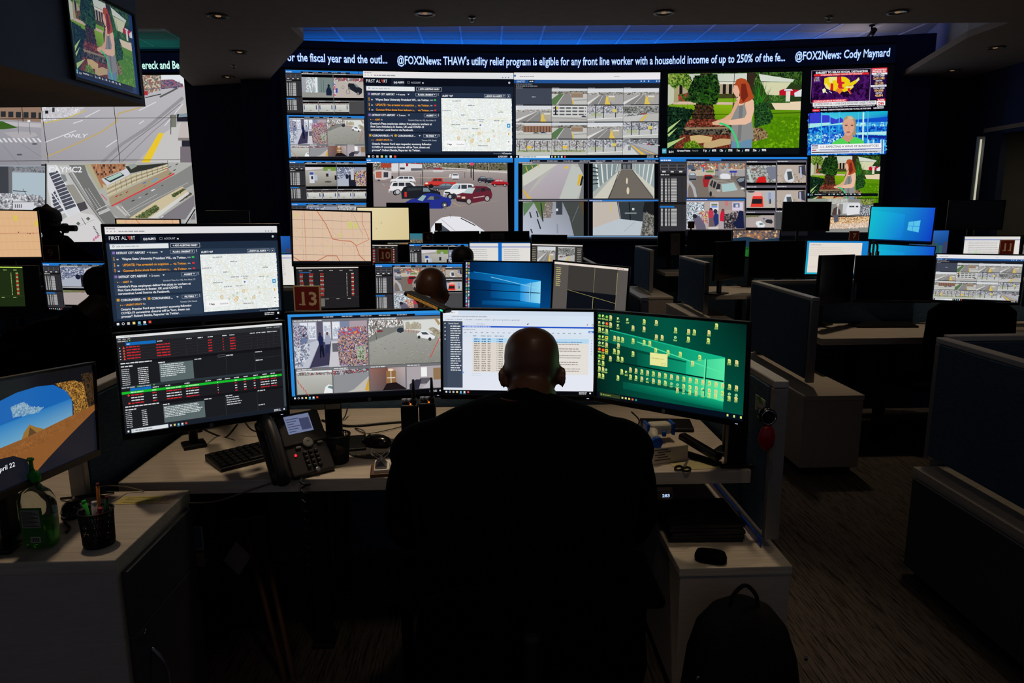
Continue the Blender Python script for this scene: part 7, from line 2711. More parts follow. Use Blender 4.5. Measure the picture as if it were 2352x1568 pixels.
def hand(mb,w,d,up,s=1.0,side=1):
 """palm from the wrist w along d, five bent fingers"""
 d,up=Vector(d).normalized(),Vector(up).normalized()
 x=d.cross(up)*side
 mb.tube([w-d*.02,w+d*.03*s,w+d*.085*s],.02,10,[.024*s,.032*s,.036*s])
 for k,(o,L)in enumerate(((-.03,.072),(-.01,.082),(.011,.076),(.03,.06))):
  b=w+d*.085*s+x*o*s
  mb.tube([b,b+d*L*.5*s+up*.004,b+d*L*.85*s-up*.012,b+d*L*s-up*.03],.009,8,[.0098,.0094,.0088,.0075])
 b=w+d*.03*s-x*.03*s
 mb.tube([b,b+d*.035*s-x*.025*s,b+d*.07*s-x*.03*s-up*.01],.01,8,[.013,.011,.009])
def person(base,label,rz=0.0,head=(0,.3,1.04),tilt=-.35,sh=(.25,.06,1.05),wide=1.0,elbow=(.3,.2,.78),wrist=(.14,.6,.80),hair=None,skin=M_SKIN,vox=.008,s=1.0,arms=None,collar=True):
 B=Matrix.Translation(Vector(base))@Matrix.Rotation(rz,4,'Z')
 root=thing('person',base,label,'person',None,rz)
 V3=Vector
 hM=Matrix.Translation(V3(head))@Matrix.Rotation(tilt,4,'X')
 neck0=V3((0,sh[1]+.03,sh[2]+.0))
 cen=hM@V3((0,-.02,.06*s))
 arms=arms or [(elbow,wrist)]*2
 def torso(mb,g=0.0):
  w=wide
  mb.loft([(0,-.04,.5,.19*w+g,.15+g,.85),(0,-.05,.62,.2*w+g,.16+g,.85),(0,-.04,.78,.205*w+g,.155+g,.85),(0,0,.92,.225*w+g,.15+g,.8),(0,sh[1]-.02,sh[2]-.05,.25*w+g,.125+g,.8),(0,sh[1],sh[2],.235*w+g,.11+g,.85),(0,sh[1]+.015,sh[2]+.035,.2*w+g,.095+g,.9),(0,sh[1]+.03,sh[2]+.065,.145*w+g,.08+g),(0,sh[1]+.05,sh[2]+.09,.085+g,.065+g)],32)
 def arm(mb,k,g=0.0,cut=1.0):
  e,wv=arms[k]
  sx=-1 if k==0 else 1
  S=V3((sx*sh[0],sh[1],sh[2]-.02))
  E,W=V3((sx*e[0],e[1],e[2])),V3((sx*wv[0],wv[1],wv[2]))
  W=E+(W-E)*cut
  k_=1.0+.12*(wide>1.1)
  mb.ball(S+V3((-sx*.03,0,-.015)),(.085+g)*k_,(1,.95,.72),18,12)
  mb.tube(arc_pts([S-V3((sx*.03,0,.01)),S*.5+E*.5,E,E*.6+W*.4,W],3),.05,14,[(.066+g)*k_+(.03-.066*k_)*(i_/12)**1.1 for i_ in range(13)])
  return E,W,sx
 b=MB(B)
 add_head(b,hM,s)
 b.tube([cen,(cen+neck0)/2,neck0],.06,20,[.066*s,.071*s,.074*s])
 torso(b,-.012)
 for k in (0,1):
  E,W,sx=arm(b,k,-.008)
  hand(b,W,(W-E)*V3((.3,1,.2))if False else (W-E).normalized()+V3((0,.3,-.1)),V3((0,0,1)),s,sx)
  hip,knee,ank=V3((sx*.1,0,.54)),V3((sx*.17,.46,.55)),V3((sx*.16,.42,.12))
  b.tube([hip,hip*.5+knee*.5,knee],.07,14,[.085,.075,.058])
  b.tube([knee,knee*.6+ank*.4,ank],.05,14,[.056,.054,.036])
  b.tube([ank,ank+V3((0,.03,-.06)),ank+V3((0,.15,-.08))],.03,10,[.036,.038,.028])
 body=b.build('body',skin,root)
 remesh(body,vox)
 c=MB(B)
 torso(c,.012)
 if collar:
  n1=neck0.lerp(cen,.62)
  c.tube([neck0-V3((0,0,.05)),neck0.lerp(cen,.3),n1],.08,24,[.1*s,.084*s,.0775*s])
 for k in (0,1):
  arm(c,k,.014,.97)
 remesh(c.build('jacket',M_SUIT,root),vox*1.25,4)
 c=MB(B)
 for sx in (-1,1):
  hip,knee,ank=V3((sx*.1,0,.54)),V3((sx*.17,.46,.55)),V3((sx*.16,.42,.12))
  c.tube([hip,hip*.5+knee*.5,knee,knee*.5+ank*.5,ank],.07,14,[.1,.09,.075,.066,.06])
 c.loft([(0,-.04,.47,.2*wide,.15),(0,-.04,.6,.2*wide,.16)],24)
 remesh(c.build('trousers',M_SUIT,root),.014,4)
 for sx in (-1,1):
  c=MB(B)
  c.loft([(sx*.16,.49,.001,.045,.14),(sx*.16,.49,.03,.048,.142),(sx*.16,.46,.075,.04,.1),(sx*.16,.43,.1,.035,.045)],20)
  c.build('shoe',M_BLACK,root)
 if hair:
  h=MB(B)
  g=.012 if hair=='short' else .03
  secs=[(0,y*s-(.012 if z<.12 else 0),z*s,rx*s+g,(ry*s+g)*(.8 if z<.12 else 1))for z,rx,ry,y in HEAD if z>.06]
  zz=secs[-1]
  secs.append((0,zz[1],zz[2]+g,.01,.01))
  h.loft(secs,28,hM@Matrix.Translation((0,-.014,.006)))
  if hair=='curly':
   r=random.Random(4)
   for k in range(150):
    a,t=r.uniform(0,6.28),r.uniform(-.1,1)
    z=.06+.19*max(t,0)
    rr=.1*math.sqrt(max(0.05,1-(max(t,0))**2.4))
    h.ball((rr*math.cos(a),rr*math.sin(a)-.02,z),r.uniform(.016,.026),(1,1,1),8,6,hM)
  h.build('hair',M_HAIR,root)
 return root
def chair(base,label,rz=0.0,back=True,w=.46,group='black office chairs',seat_z=.46,bh=1.0):
 B=Matrix.Translation(Vector(base))@Matrix.Rotation(rz,4,'Z')
 root=thing('office_chair',base,label,'chair',group,rz)
 mb=MB(B)
 mb.box((-w/2,-.22,seat_z-.06),(w/2,.24,seat_z),.03,3)
 mb.build('seat',M_CHAIRF,root)
 mb=MB(B)
 prof=[(x_,.54+(z_-.54)*(bh-.54)/.46)for x_,z_ in ((-w/2+.02,.54),(-w/2,.7),(-w/2+.015,.95),(-w/2+.08,1.0),(0,1.02),(w/2-.08,1.0),(w/2-.015,.95),(w/2,.7),(w/2-.02,.54))]
 mb.prism(prof,-.285,-.245,.012,axis='y')
 mb.build('backrest',M_CHAIRF,root)
 mb=MB(B)
 mb.tube(arc_pts([(0,-.05,seat_z-.07),(0,-.27,seat_z-.06),(0,-.31,.56),(0,-.3,.75)],5),.022)
 mb.build('back_support',M_BLACK2,root)
 mb=MB(B)
 mb.cyl((0,0,.1),(0,0,seat_z-.061),.027)
 mb.cyl((0,0,.08),(0,0,.16),.045)
 mb.build('gas_column',M_BLACK2,root)
 for sx in (-1,1):
  mb=MB(B)
  x=sx*(w/2+.045)
  mb.tube([(sx*w*.38,0,seat_z-.065),(x,0,seat_z-.05),(x,0,.66)],.016)
  mb.boxc((x,.02,.675),(.075,.25,.03),.012)
  mb.build('armrest',M_CHAIRF,root)
 for k in range(5):
  a=2*math.pi*k/5+.3
  e=Vector((math.cos(a),math.sin(a),0))
  mb=MB(B)
  mb.tube([e*.02+Vector((0,0,.11)),e*.16+Vector((0,0,.1)),e*.3+Vector((0,0,.07))],.02,8,[.026,.02,.014])
  leg=mb.build('leg',M_BLACK2,root)
  mb=MB(B@Matrix.Translation(e*.3+Vector((0,0,.028)))@Matrix.Rotation(a,4,'Z'))
  mb.cyl((-.022,0,0),(.022,0,0),.028)
  mb.build('caster',M_BLACK,leg)
 return root
hp=P(1219,748,d=1.93)
bx,by=hp.x-.037,1.58
person((bx,by,0),'Large bald man in a black jacket seated with his back to us, facing the desk',head=(.037,hp.y-by-.10,hp.z-.226),tilt=-.42,sh=(.255,.1,1.035),wide=1.16,elbow=(.292,.17,.77),wrist=(.15,.56,.815),vox=.007,s=1.0)
chair((bx,by+.02,0),'Black office chair under the large bald man at the near desk',w=.5,bh=.82)
p=P(989,618,d=3.5)
person((p.x,3.42,0),'Second bald man, only his head shows before the fuel station cameras',head=(0,p.y-3.42,p.z-.236),tilt=-.12,sh=(.2,.0,p.z-.33),s=1.02,vox=.012)
chair((p.x,3.42,0),'Black office chair under the second bald man')
p=P(1062,563,d=5.45)
person((p.x,5.45,0),'Dark haired person seen from behind in the third row',head=(0,.0,p.z-.25),tilt=-.15,sh=(.2,.0,p.z-.35),hair='short',vox=.014,s=.98)
chair((p.x,5.44,0),'Black office chair in the third row under the dark haired person')
p=P(249,612,d=3.72)
person((p.x-.2,3.55,0),'Person in a dark jacket at station nine, head beside the alert monitor',rz=-.3,head=(.14,.22,p.z-.24),tilt=-.2,sh=(.26,.04,p.z-.34),wide=1.15,hair='short',vox=.012)
chair((p.x-.22,3.5,0),'Black office chair with the dark jacketed person of station nine',rz=-.3,w=.52)
p=P(84,472,d=6.95)
person((p.x+.15,7.05,.0),'Silhouetted curly haired person before the aerial street picture',rz=-.5,head=(-.16,.06,p.z-.27),tilt=-.1,sh=(.24,.0,p.z-.38),wide=1.1,hair='curly',vox=.014,arms=[((.32,.1,.95),(.3,.4,.9)),((.42,.06,1.16),(.56,.2,.98))],s=1.05)
chair((p.x+.12,7.0,0),'Black office chair of the silhouetted curly haired person',rz=-.5)
c1=P(2215,683,z=1.02)
chair((c1.x,c1.y+.14,0),'Black office chair with its back to us before the street camera monitor',rz=-.1,w=.56)
c2=P(1925,581,z=1.02)
chair((c2.x,c2.y+.3,0),'Black office chair whose curved top shows before the white page',rz=.1,w=.46)
# ================================================================== things on and around the near desk
ZD=.74
def at(px,py,z=ZD):
 return P(px,py,z=z)
def frame(o,ax,tilt=0.0):
 """frame at o with x along the floor direction ax, tilted back by tilt"""
 a=Vector((ax[0],ax[1],0)).normalized()
 M=Matrix((a,Vector((-a.y,a.x,0)),Vector((0,0,1)))).transposed().to_4x4()
 M.translation=o
 return M@Matrix.Rotation(tilt,4,'X')
def cable(pts,r,label,m=M_BLACK,name='cable',n=8,group='loose cables'):
 mb=MB()
 mb.tube(arc_pts(pts,n),r,6)
 return props(mb.build(name,m,base=pts[0]),label,'cable',group)
# desk phone
a,b=at(664,1102,.752),at(760,1078,.752)
ax=b-a
Mp=frame((a+b)/2,ax,.88)
root=thing('desk_phone',(a+b)/2-Vector((0,0,.012)),'Black desk phone with a small lit screen, left of the large bald man','telephone',None,math.atan2(ax.y,ax.x))
pw_=.094
mb=MB(Mp)
mb.box((-.055,.0,-.03),(pw_,.228,-.003),.01,3)
mb.box((-.055,.11,-.003),(pw_,.225,.004),.006,2)
mb.build('body',mat('dark_grey_phone_plastic',(44,40,36),.42,noise=.1,nscale=80),root)
mb=MB(Mp)
mb.box((-.028,.15,.004),(.058,.215,.0052))
ph_=mb.build('display',mat('phone_display',(30,34,50),.2,emit=(120,130,165),es=.8,noise=.3,nscale=40,stretch=(1,6,1)),root)
mb=MB(Mp)
for k in range(6):
 mb.box((-.024,.156+.009*k,.0053),(.0+.01*(k%3),.159+.009*k,.0056))
mb.box((.02,.157,.0053),(.054,.2,.0056))
mb.build('display_text',mat('phone_text',(40,44,70),.3,emit=(70,76,110),es=.7,noise=.02),ph_)
mb=MB(Mp)
mb.tube(arc_pts([(-.088,.005,.0),(-.09,.03,.02),(-.09,.11,.032),(-.088,.19,.022),(-.086,.222,.0)],6),.022,12)
mb.ball((-.088,.018,-.004),.03,(1,1.1,.8))
mb.ball((-.087,.207,-.004),.03,(1,1.1,.8))
mb.build('handset',mat('dark_grey_phone_plastic'),root)
mb=MB(Mp)
mb.box((-.118,.0,-.034),(-.056,.226,-.008),.01,2)
mb.build('cradle',mat('dark_grey_phone_plastic'),root)
mb=MB(Mp)
mb.lathe([(.019,-.003),(.019,.001),(.014,.003),(.006,.002)],22,Mp.inverted()@Mp@Matrix.Translation((.026,.112,.002)))
mb.build('navigation_wheel',M_GREYP,root)
for x,y in ((-.014,.118),(-.01,.1),(.062,.122),(.066,.104)):
 mb=MB(Mp)
 mb.boxc((x,y,.001),(.018,.008,.006),.002)
 mb.build('button',M_GREYP,root)
for j in range(4):
 for i in range(3):
  mb=MB(Mp)
  mb.boxc((.006+.019*i,.078-.0165*j,0),(.013,.0105,.008),.002)
  mb.build('key',M_BLACK2,root)
mb=MB(Mp)
mb.lathe([(.009,-.003),(.009,.002),(.005,.003)],16,Matrix.Translation((.03,.0125,0)))
mb.build('speaker_button',M_METAL,root)
mb=MB(Mp)
mb.ball((-.026,.076,-.001),.0042)
mb.build('red_light',mat('red_led',(200,20,30),.4,emit=(255,40,60),es=1.4,noise=.01),root)
mb=MB(frame((a+b)/2,ax))
mb.prism([(.015,-.0115),(.15,-.0115),(.14,.1)],-.05,.06,.002,axis='x')
mb.M=frame((a+b)/2,ax)
mb.build('foot',M_BLACK,root)
# coiled cord hanging off the desk edge
c0=at(690,1106,.76)
c0.y=near_desk.location.y*0+FL.y-.02
mb=MB()
mb.tube([c0+Vector((.015*math.cos(k*.9),.015*math.sin(k*.9),-.0045*k))for k in range(0,76)],.0035,6)
props(mb.build('coiled_cord',M_BLACK,base=c0),'Coiled black phone cord dangling over the desk edge','cord')
def keyboard(M,label,w=.44,dp=.15,keys=True,group=None):
 root=thing('keyboard',M.translation,label,'keyboard',group,math.atan2(M[1][0],M[0][0]))
 mb=MB(M)
 mb.prism([(0,0),(dp,0),(dp,.026),(0,.014)],-w/2,w/2,.003,axis='x')
 mb.build('body',M_BLACK,root)
 if keys:
  sl=math.atan2(.012,dp)
  K=M@Matrix.Translation((0,0,.014))@Matrix.Rotation(sl,4,'X')
  first=None
  for j in range(5):
   for i in range(18):
    if j==0 and 4<=i<=8:
     continue
    x,y=-w/2+.017+i*(w-.034)/17,.02+j*.0265
    if first is None:
     mb=MB(K)
     mb.boxc((x,y,.003),(.0185,.0195,.008),.002,seg=1)
     first,fx,fy=mb.build('key',M_BLACK2,root),x,y
    else:
     o=first.copy()
     o.location=wm(root).to_3x3().inverted()@(K.to_3x3()@Vector((x-fx,y-fy,0)))
     COL.objects.link(o)
     o.parent=root
  mb=MB(K)
  mb.boxc((-w/2+.017+6*(w-.034)/17,.02,.003),(.115,.0195,.008),.002)
  mb.build('space_bar',M_BLACK2,root)
 return root
ka,kb=at(522,1082),at(640,1052)
kd=(kb-ka).normalized()
keyboard(frame(ka+kd*.2,kd),'Black keyboard left of the desk phone')
kk=at(1535,992)
keyboard(frame(kk,(1,-.1)),'Black keyboard upended behind the thermometer',w=.2,dp=.1,keys=False)
def mouse(o,ang,label,s=1.0):
 M=Matrix.Translation(o)@Matrix.Rotation(ang,4,'Z')
 root=thing('computer_mouse',o,label,'mouse',None,ang)
 mb=MB(M)
 mb.loft([(0,0,.001,.03*s,.055*s,.9),(0,0,.014,.032*s,.057*s,.9),(0,-.004,.028,.027*s,.046*s),(0,-.006,.037,.015*s,.026*s),(0,-.006,.0395,.003,.004)],26)
 mb.build('body',mat('glossy_black_plastic',(12,12,13),.18,noise=.05,spec=.6),root)
 mb=MB(M)
 mb.cyl((-.003,.028,.03),(.003,.028,.03),.01)
 mb.build('wheel',M_GREYP,root)
 return root
pm=at(868,1030)
mb=MB(Matrix.Translation(pm))
mb.lathe([(.108,.0),(.11,.002),(.108,.004)],40)
pad=mb.build('mouse_pad',mat('dark_grey_pad',(60,56,50),.8,noise=.2,nscale=60),base=pm)
props(pad,'Round dark mouse pad with pale letters beside the large bald man','mouse pad')
c=Cv((-.11,-.11,.11,.11))
c.f=lambda q:q
for k,ch in enumerate('DO NOT'):
 c.text(-.06+.016*k,-.085,.014,ch,(200,190,160),None,1)
for v in c.V:
 v[:,1]=-.17-v[:,1]
V,C,Fs=c.arrays()
me=make_col_mesh('lettering',np.c_[V[:,0]+pm.x,V[:,1]+pm.y,np.full(len(V),pm.z+.0044)],C,Fs)
me.materials.append(M_PRINT)
link_mesh('lettering',me,pad)
mo=at(866,1024,ZD)
mo.z=ZD+.0045
mouse(mo,1.15,'Glossy black mouse on the round pad',1.08)
cable([at(840,1015,.76),at(836,990,.75),at(815,983,.745),at(845,995,.745),at(900,985,.745),at(925,978,.745)],.0018,'Thin mouse cord looping above the pad')
def mesh_cup(o,r0,r1,h,label,m,tilt=0.0):
 M=Matrix.Translation(o)
 root=thing('mesh_pencil_cup',o,label,'pencil cup')
 mb=MB(M)
 n=36
 for k in range(n):
  for dr in (-1,1):
   a0,a1=2*math.pi*k/n,2*math.pi*(k+dr*2.2)/n
   p0,p1=Vector((r0*math.cos(a0),r0*math.sin(a0),.006)),Vector((r1*math.cos(a1),r1*math.sin(a1),h))
   mb.tube([p0,p0.lerp(p1,.5)*1.0,p1],.0013,4)
 for j in range(1,16):
  t=j/16
  rr=r0+(r1-r0)*t
  mb.tube([(rr*math.cos(2*math.pi*k/20),rr*math.sin(2*math.pi*k/20),h*t)for k in range(21)],.001,4)
 mb.build('mesh_wall',m,root)
 mb=MB(M)
 mb.tube([(r1*math.cos(2*math.pi*k/28),r1*math.sin(2*math.pi*k/28),h)for k in range(29)],.0028,8)
 mb.build('rim',m,root)
 mb=MB(M)
 mb.lathe([(r0,0),(r0+.001,.012)],28)
 mb.build('base',m,root)
 return root
u=at(777,1060)
mesh_cup(u,.036,.045,.1,'Black wire mesh cup with paper scraps right of the desk phone',mat('black_wire',(40,40,44),.35,metal=.6,noise=.05))
mb=MB(Matrix.Translation(u+Vector((.006,-.012,.045)))@Matrix.Rotation(.5,4,'Y')@Matrix.Rotation(.3,4,'X'))
mb.boxc((0,0,0),(.034,.02,.03),.005)
props(mb.build('crumpled_note',mat('brown_paper',(176,140,104),.8,noise=.3,nscale=60,bump=.5),base=u+Vector((0,0,.03))),'Crumpled beige paper inside the wire mesh cup','paper')
# note block with a big clip
nb=at(876,1083)
M=frame(nb,(1,.12))
root=thing('note_block',nb,'Small white note block on a wooden board by the man\'s left elbow','note block')
mb=MB(M)
mb.box((-.035,-.05,0),(.05,.055,.012),.002)
mb.build('board',mat('brown_wood',(120,84,54),.5,noise=.3,nscale=12,stretch=(1,8,1)),root)
mb=MB(M)
mb.box((-.022,-.042,.012),(.05,.055,.022),.001)
mb.build('paper_pad',mat('white_paper',(215,208,195),.8,noise=.04),root)
root=thing('binder_clip',nb+Vector((-.01,.02,.022)),'Steel binder clip standing on the white note block','clip')
mb=MB(M)
mb.prism([(-.02,.0225),(.02,.0225),(.0,.05)],-.03,.03,.001,axis='y')
mb.build('clip_body',M_METAL,root)
for s_ in (-1,1):
 mb=MB(M)
 mb.tube([(s_*.002,-.02,.05),(s_*.03,-.03,.075),(s_*.03,.03,.075),(s_*.002,.02,.05)],.0016,6)
 mb.build('clip_wire',M_CHROME,root)
def radio(o,label,lit,h=.13,ant=.12,w=.056,col=M_BLACK,knobs=True,rz=0):
 M=Matrix.Translation(o)@Matrix.Rotation(rz,4,'Z')
 root=thing('two_way_radio',o,label,'radio',None,rz)
 mb=MB(M)
 mb.box((-w/2,-.02,0),(w/2,.02,h),.006,2)
 mb.build('body',col,root)
 mb=MB(M)
 mb.cyl((w*.28,0,h),(w*.28,0,h+.02),.009)
 mb.tube([(w*.28,0,h+.02),(w*.28,0,h+ant)],.005,10,[.007,.0042])
 mb.build('antenna',M_BLACK2,root)
 for x in (-.3,-.02):
  mb=MB(M)
  mb.cyl((w*x,0,h),(w*x,0,h+.018),.0085,n=14)
  mb.build('knob',M_METAL,root)
 mb=MB(M)
 mb.ball((w*.1,-.012,h+.002),.003)
 mb.build('status_light',mat('led_'+lit[0],lit[1],.4,emit=lit[1],es=1.2,noise=.01),root)
 return root
o1,o2=at(945,1066),at(986,1060)
AMB=('amber',(255,130,50))
for o,t in ((o1,'Hand radio in the charger, left one of the pair before the man\'s shoulder'),(o2,'Hand radio in the charger, right one of the pair before the man\'s shoulder')):
 o.z=ZD+.045
 radio(o,t,AMB,.17,.085)
mb=MB(Matrix.Translation((o1+o2)/2-Vector((0,0,.045))))
mb.box((-.085,-.045,0),(.085,.045,.044),.008)
props(mb.build('radio_charger',M_BLACK,base=(o1+o2)/2-Vector((0,0,.045))),'Black double charger holding the two hand radios','charger')
o=at(1688,1066)
radio(o,'Tall hand radio with a long whip antenna at the right end of the desk',('green',(150,220,60)),.165,.26,.066)
props(MB(Matrix.Translation(o)).box((-.06,-.04,0),(.05,-.022,.012),.003).build('charger_ledge',M_BLACK,base=o),'Flat charger ledge in front of the tall hand radio','charger')
# white carton with the thermometer
M=frame(at(1545,1062),(1,.28))
root=thing('tissue_carton',M.translation,'Off-white printed carton under the blue and white thermometer','box')
mb=MB(M)
mb.box((-.085,-.0,0),(.06,.12,.058),.003)
mb.build('carton',mat('carton_card',(205,190,165),.75,noise=.08,nscale=30),root)
for k in range(5):
 mb=MB(M)
 mb.box((-.07+(k%2)*.01,-.0012,.014+.009*k),(-.01-.01*(k%3),-.0004,.017+.009*k))
 mb.build('print_line',mat('dark_print',(60,54,50),.7,noise=.02),root)
M2=frame(M@Vector((-.02,.06,.06)),(1,.1))
root=thing('thermometer',M2.translation,'White and blue infrared thermometer lying on the carton','thermometer',None,0)
mw=mat('white_plastic',(220,214,190),.35,noise=.03)
mblue=mat('blue_plastic',(30,90,190),.35,noise=.03)
mb=MB(M2)
mb.boxc((.005,.02,.042),(.08,.05,.04),.012,seg=3)
mb.tube([(-.02,.02,.04),(-.03,-.02,.026),(-.03,-.055,.018)],.018,14,[.02,.018,.017])
mb.build('body',mw,root)
for x,w_ in ((-.042,.012),(.05,.012)):
 mb=MB(M2)
 mb.boxc((x,.02,.042),(w_,.054,.046),.006)
 mb.build('end_ring',mblue,root)
mb=MB(M2)
mb.cyl((-.03,-.052,.0185),(-.03,-.066,.0165),.0195)
mb.build('handle_cap',mblue,root)
mb=MB(M2)
mb.boxc((.012,-.012,.03),(.014,.016,.02),.005)
mb.build('trigger',mblue,root)
# scissors, stapler, papers
sc=at(1572,1072,.741)
M=frame(sc,(.5,1))
root=thing('scissors',sc,'Small scissors lying against the white carton','scissors')
mb=MB(M)
mb.prism([(0,-.006),(.09,0),(0,.004)],.002,.005)
mb.build('blade',M_METAL,root)
for s_ in (-1,1):
 mb=MB(M)
 mb.tube([(-.03+.02*math.cos(2*math.pi*k/14),s_*.013+.012*math.sin(2*math.pi*k/14),.005)for k in range(15)],.0035,8)
 mb.build('handle',M_BLACK,root)
st=at(1640,1066)
M=frame(st,(-.75,1))
root=thing('stapler',st,'Black open stapler at the right end of the desk','stapler',None,math.atan2(1,-.75))
mb=MB(M)
mb.box((-.02,-.02,0),(.15,.02,.012),.005)
mb.build('base',M_BLACK,root)
mb=MB(M@Matrix.Translation((0,0,.02))@Matrix.Rotation(-.24,4,'Y'))
mb.box((-.02,-.017,0),(.15,.017,.024),.008,3)
mb.build('arm',mat('glossy_black_plastic'),root)
M=frame(at(1600,1078,.7405),(1,.08))
mb=MB(M)
mb.box((-.07,-.0,0),(.08,.07,.0012))
props(mb.build('loose_paper',mat('yellowed_paper',(196,186,130),.8,noise=.06),base=M.translation),'Thin yellowish paper under the stapler','paper')
# wires
for pts,r_,t in (([at(465,985,.8),at(500,1000,.743),at(520,1003,.743),at(545,975,.8)],.0035,'Black cable loop drooping from the lower left monitor'),([at(560,965,.8),at(585,990,.76),at(640,985,.745),at(700,975,.745)],.003,'Black cable running behind the desk phone'),([at(740,965,.745),at(800,978,.745),at(880,972,.745),at(930,968,.745)],.005,'Thick black cable bundle below the camera monitor'),([at(800,930,.79),at(790,960,.75),at(770,968,.745)],.003,'Thin black cable at the foot of the camera monitor'),([at(1450,945,.8),at(1468,965,.77),at(1460,985,.745)],.003,'Black cable behind the man\'s right shoulder')):
 cable(pts,r_,t)
cable([at(433,1155,.72),at(500,1150,.70),at(590,1120,.715),at(652,1100,.748)],.0028,'Pale cable strung along the near desk edge',mat('beige_cable',(120,104,84),.6,noise=.05),group=None)
# desk height control
o=P(1524,1134,d=FR.y+.02)
root=thing('height_control',o+Vector((0,0,-.02)),'Desk height control under the desk edge with the lit figures 283','control panel')
mb=MB(Matrix.Translation(o))
mb.box((-.055,-.012,-.02),(.03,.03,.024),.008)
mb.build('housing',mat('brown_grey_plastic',(70,62,52),.5,noise=.05),root)
mb=MB(Matrix.Translation(o))
mb.box((-.012,-.0135,-.008),(.024,-.012,.008),.0004)
mb.build('display',M_OFF,root)
mb=MB(Matrix.Translation(o))
for x in (-.042,-.026):
 mb.tube([(x+.006*math.cos(k*.5236),-.0135,.006*math.sin(k*.5236))for k in range(13)],.001,5)
mb.tube([(.006+.0205*math.copysign(abs(math.cos(k*.2618))**.6,math.cos(k*.2618)),-.0137,.010*math.sin(k*.2618))for k in range(25)],.001,5)
mb.build('button_ring',M_GREYP,root)
c=Cv((-.02,-.02,.03,.02))
c.f=lambda q:q
c.text(-.008,-.0052,.0104,'283',(190,215,255),.026,2)
for v in c.V:
 v[:,1]=-.0104-v[:,1]
V,C,Fs=c.arrays()
me=make_col_mesh('figures',np.c_[V[:,0]+o.x,np.full(len(V),o.y-.0142),V[:,1]+o.z],C,Fs)
me.materials.append(M_SCREEN)
link_mesh('figures',me,root)
# sticker, lens and red tape on the right screen
fx=xr-.0285
def on_side(px,py):
 v=ray(px,py)
 return EYE+v*(fx/v.x)
s1,s2=on_side(1737,905),on_side(1757,955)
mb=MB()
mb.box((fx-.002,min(s1.y,s2.y),s2.z),(fx-.0005,max(s1.y,s2.y),s1.z))
o=mb.build('sticker',mat('white_sticker',(190,190,180),.5,noise=.03),base=(fx,s1.y,s2.z))
props(o,'White sticker with a green bird shape on the right side partition','sticker')
ym,zm=(s1.y+s2.y)/2,(s1.z+s2.z)/2
dy_=abs(s1.y-s2.y)/2
mb=MB()
mb.prism([(ym-dy_*.7,zm+.01),(ym-dy_*.1,zm+.028),(ym+dy_*.7,zm+.022),(ym,zm+.006)],fx-.003,fx-.0021,axis='x')
mb.build('bird_mark',mat('green_print',(70,150,50),.5,noise=.03),o)
for k in range(3):
 mb=MB()
 mb.box((fx-.003,ym-dy_*.8,zm-.014-.009*k),(fx-.0021,ym+dy_*.6,zm-.0115-.009*k))
 mb.build('print_line',mat('dark_print'),o)
pl=P(1770,962,d=2.05)
pl.y=2.05
M=Matrix.Translation(pl)
root=thing('magnifier_clip',pl-Vector((0,0,.03)),'Black round clip lamp on the front post of the right partition','clip lamp')
mb=MB(M)
mb.lathe([(.02,-.03),(.026,-.015),(.027,.01),(.02,.012)],22,Matrix.Rotation(math.pi/2,4,'X'))
mb.build('head',mat('glossy_black_plastic'),root)
mb=MB(M)
mb.tube([(.0225*math.cos(k*.5236),-.012,.0225*math.sin(k*.5236))for k in range(13)],.002,6)
mb.build('chrome_ring',M_CHROME,root)
mb=MB(M)
mb.boxc((0,.028,0),(.03,.04,.03),.004)
mb.build('clamp',M_BLACK,root)
mb=MB(Matrix.Translation(pl+Vector((-.002,-.012,-.062))))
mb.loft([(0,0,-.045,.008,.006),(0,0,-.03,.022,.011),(0,0,0,.027,.013),(0,0,.025,.02,.011),(0,0,.036,.008,.006)],20)
props(mb.build('red_holder',mat('red_gloss_plastic',(150,10,20),.25,noise=.05),base=pl-Vector((0,.012,.105))),'Red glossy holder hanging below the clip lamp','holder')
# task lamp across the second man's head
h0,h1=P(936,672,d=2.42),P(1030,714,d=2.30)
d_=(h1-h0).normalized()
sd_=d_.cross(Vector((0,0,1))).normalized()
nu=sd_.cross(d_)
M=Matrix((d_,sd_,nu)).transposed().to_4x4()
M.translation=h0
L=(h1-h0).length
root=thing('task_lamp',(h0.x,2.6,ZD),'Slim black task lamp with a golden ribbed strip over the camera monitor','lamp')
mb=MB(M)
mb.box((0,-.02,-.008),(L,.02,.008),.006,3)
mb.build('lamp_head',M_BLACK,root)
mb=MB(M)
for k in range(26):
 mb.box((.02+k*(L-.05)/26,.0195,-.004),(.02+(k+.55)*(L-.05)/26,.0212,.0045))
mb.build('ribbed_strip',mat('golden_led_strip',(190,140,50),.4,emit=(190,130,50),es=.5,noise=.1),root)
mb=MB(M)
mb.ball((L-.014,.0205,0),.005,(1.6,.5,.6))
mb.build('green_light',mat('green_led',(20,200,150),.4,emit=(40,230,170),es=1,noise=.01),root)
mb=MB()
e0=M@Vector((.05,-.02,0))
e1=P(985,684,d=2.5)
mb.tube([e0,e1,P(958,730,d=2.56),Vector((h0.x+.02,2.6,ZD+.02))],.007,10)
mb.lathe([(.05,0),(.05,.02)],24,Matrix.Translation((h0.x+.02,2.6,ZD)))
mb.build('arm',mat('brass_tube',(150,120,70),.3,metal=.8,noise=.05),root)
# labels under the camera monitor
Mq=MONS[2][1]
for x0,x1,t in ((-.2,-.155,'Beige label under the camera monitor\'s lower left corner'),(-.15,-.1,'Beige label under the camera monitor, right one of two')):
 mb=MB(Mq)
 mb.box((x0,-.0075,-.186),(x1,-.0066,-.168))
 props(mb.build('label_strip',mat('beige_label',(150,136,106),.6,noise=.04),base=Mq@Vector((x0,-.007,-.186))),t,'label')
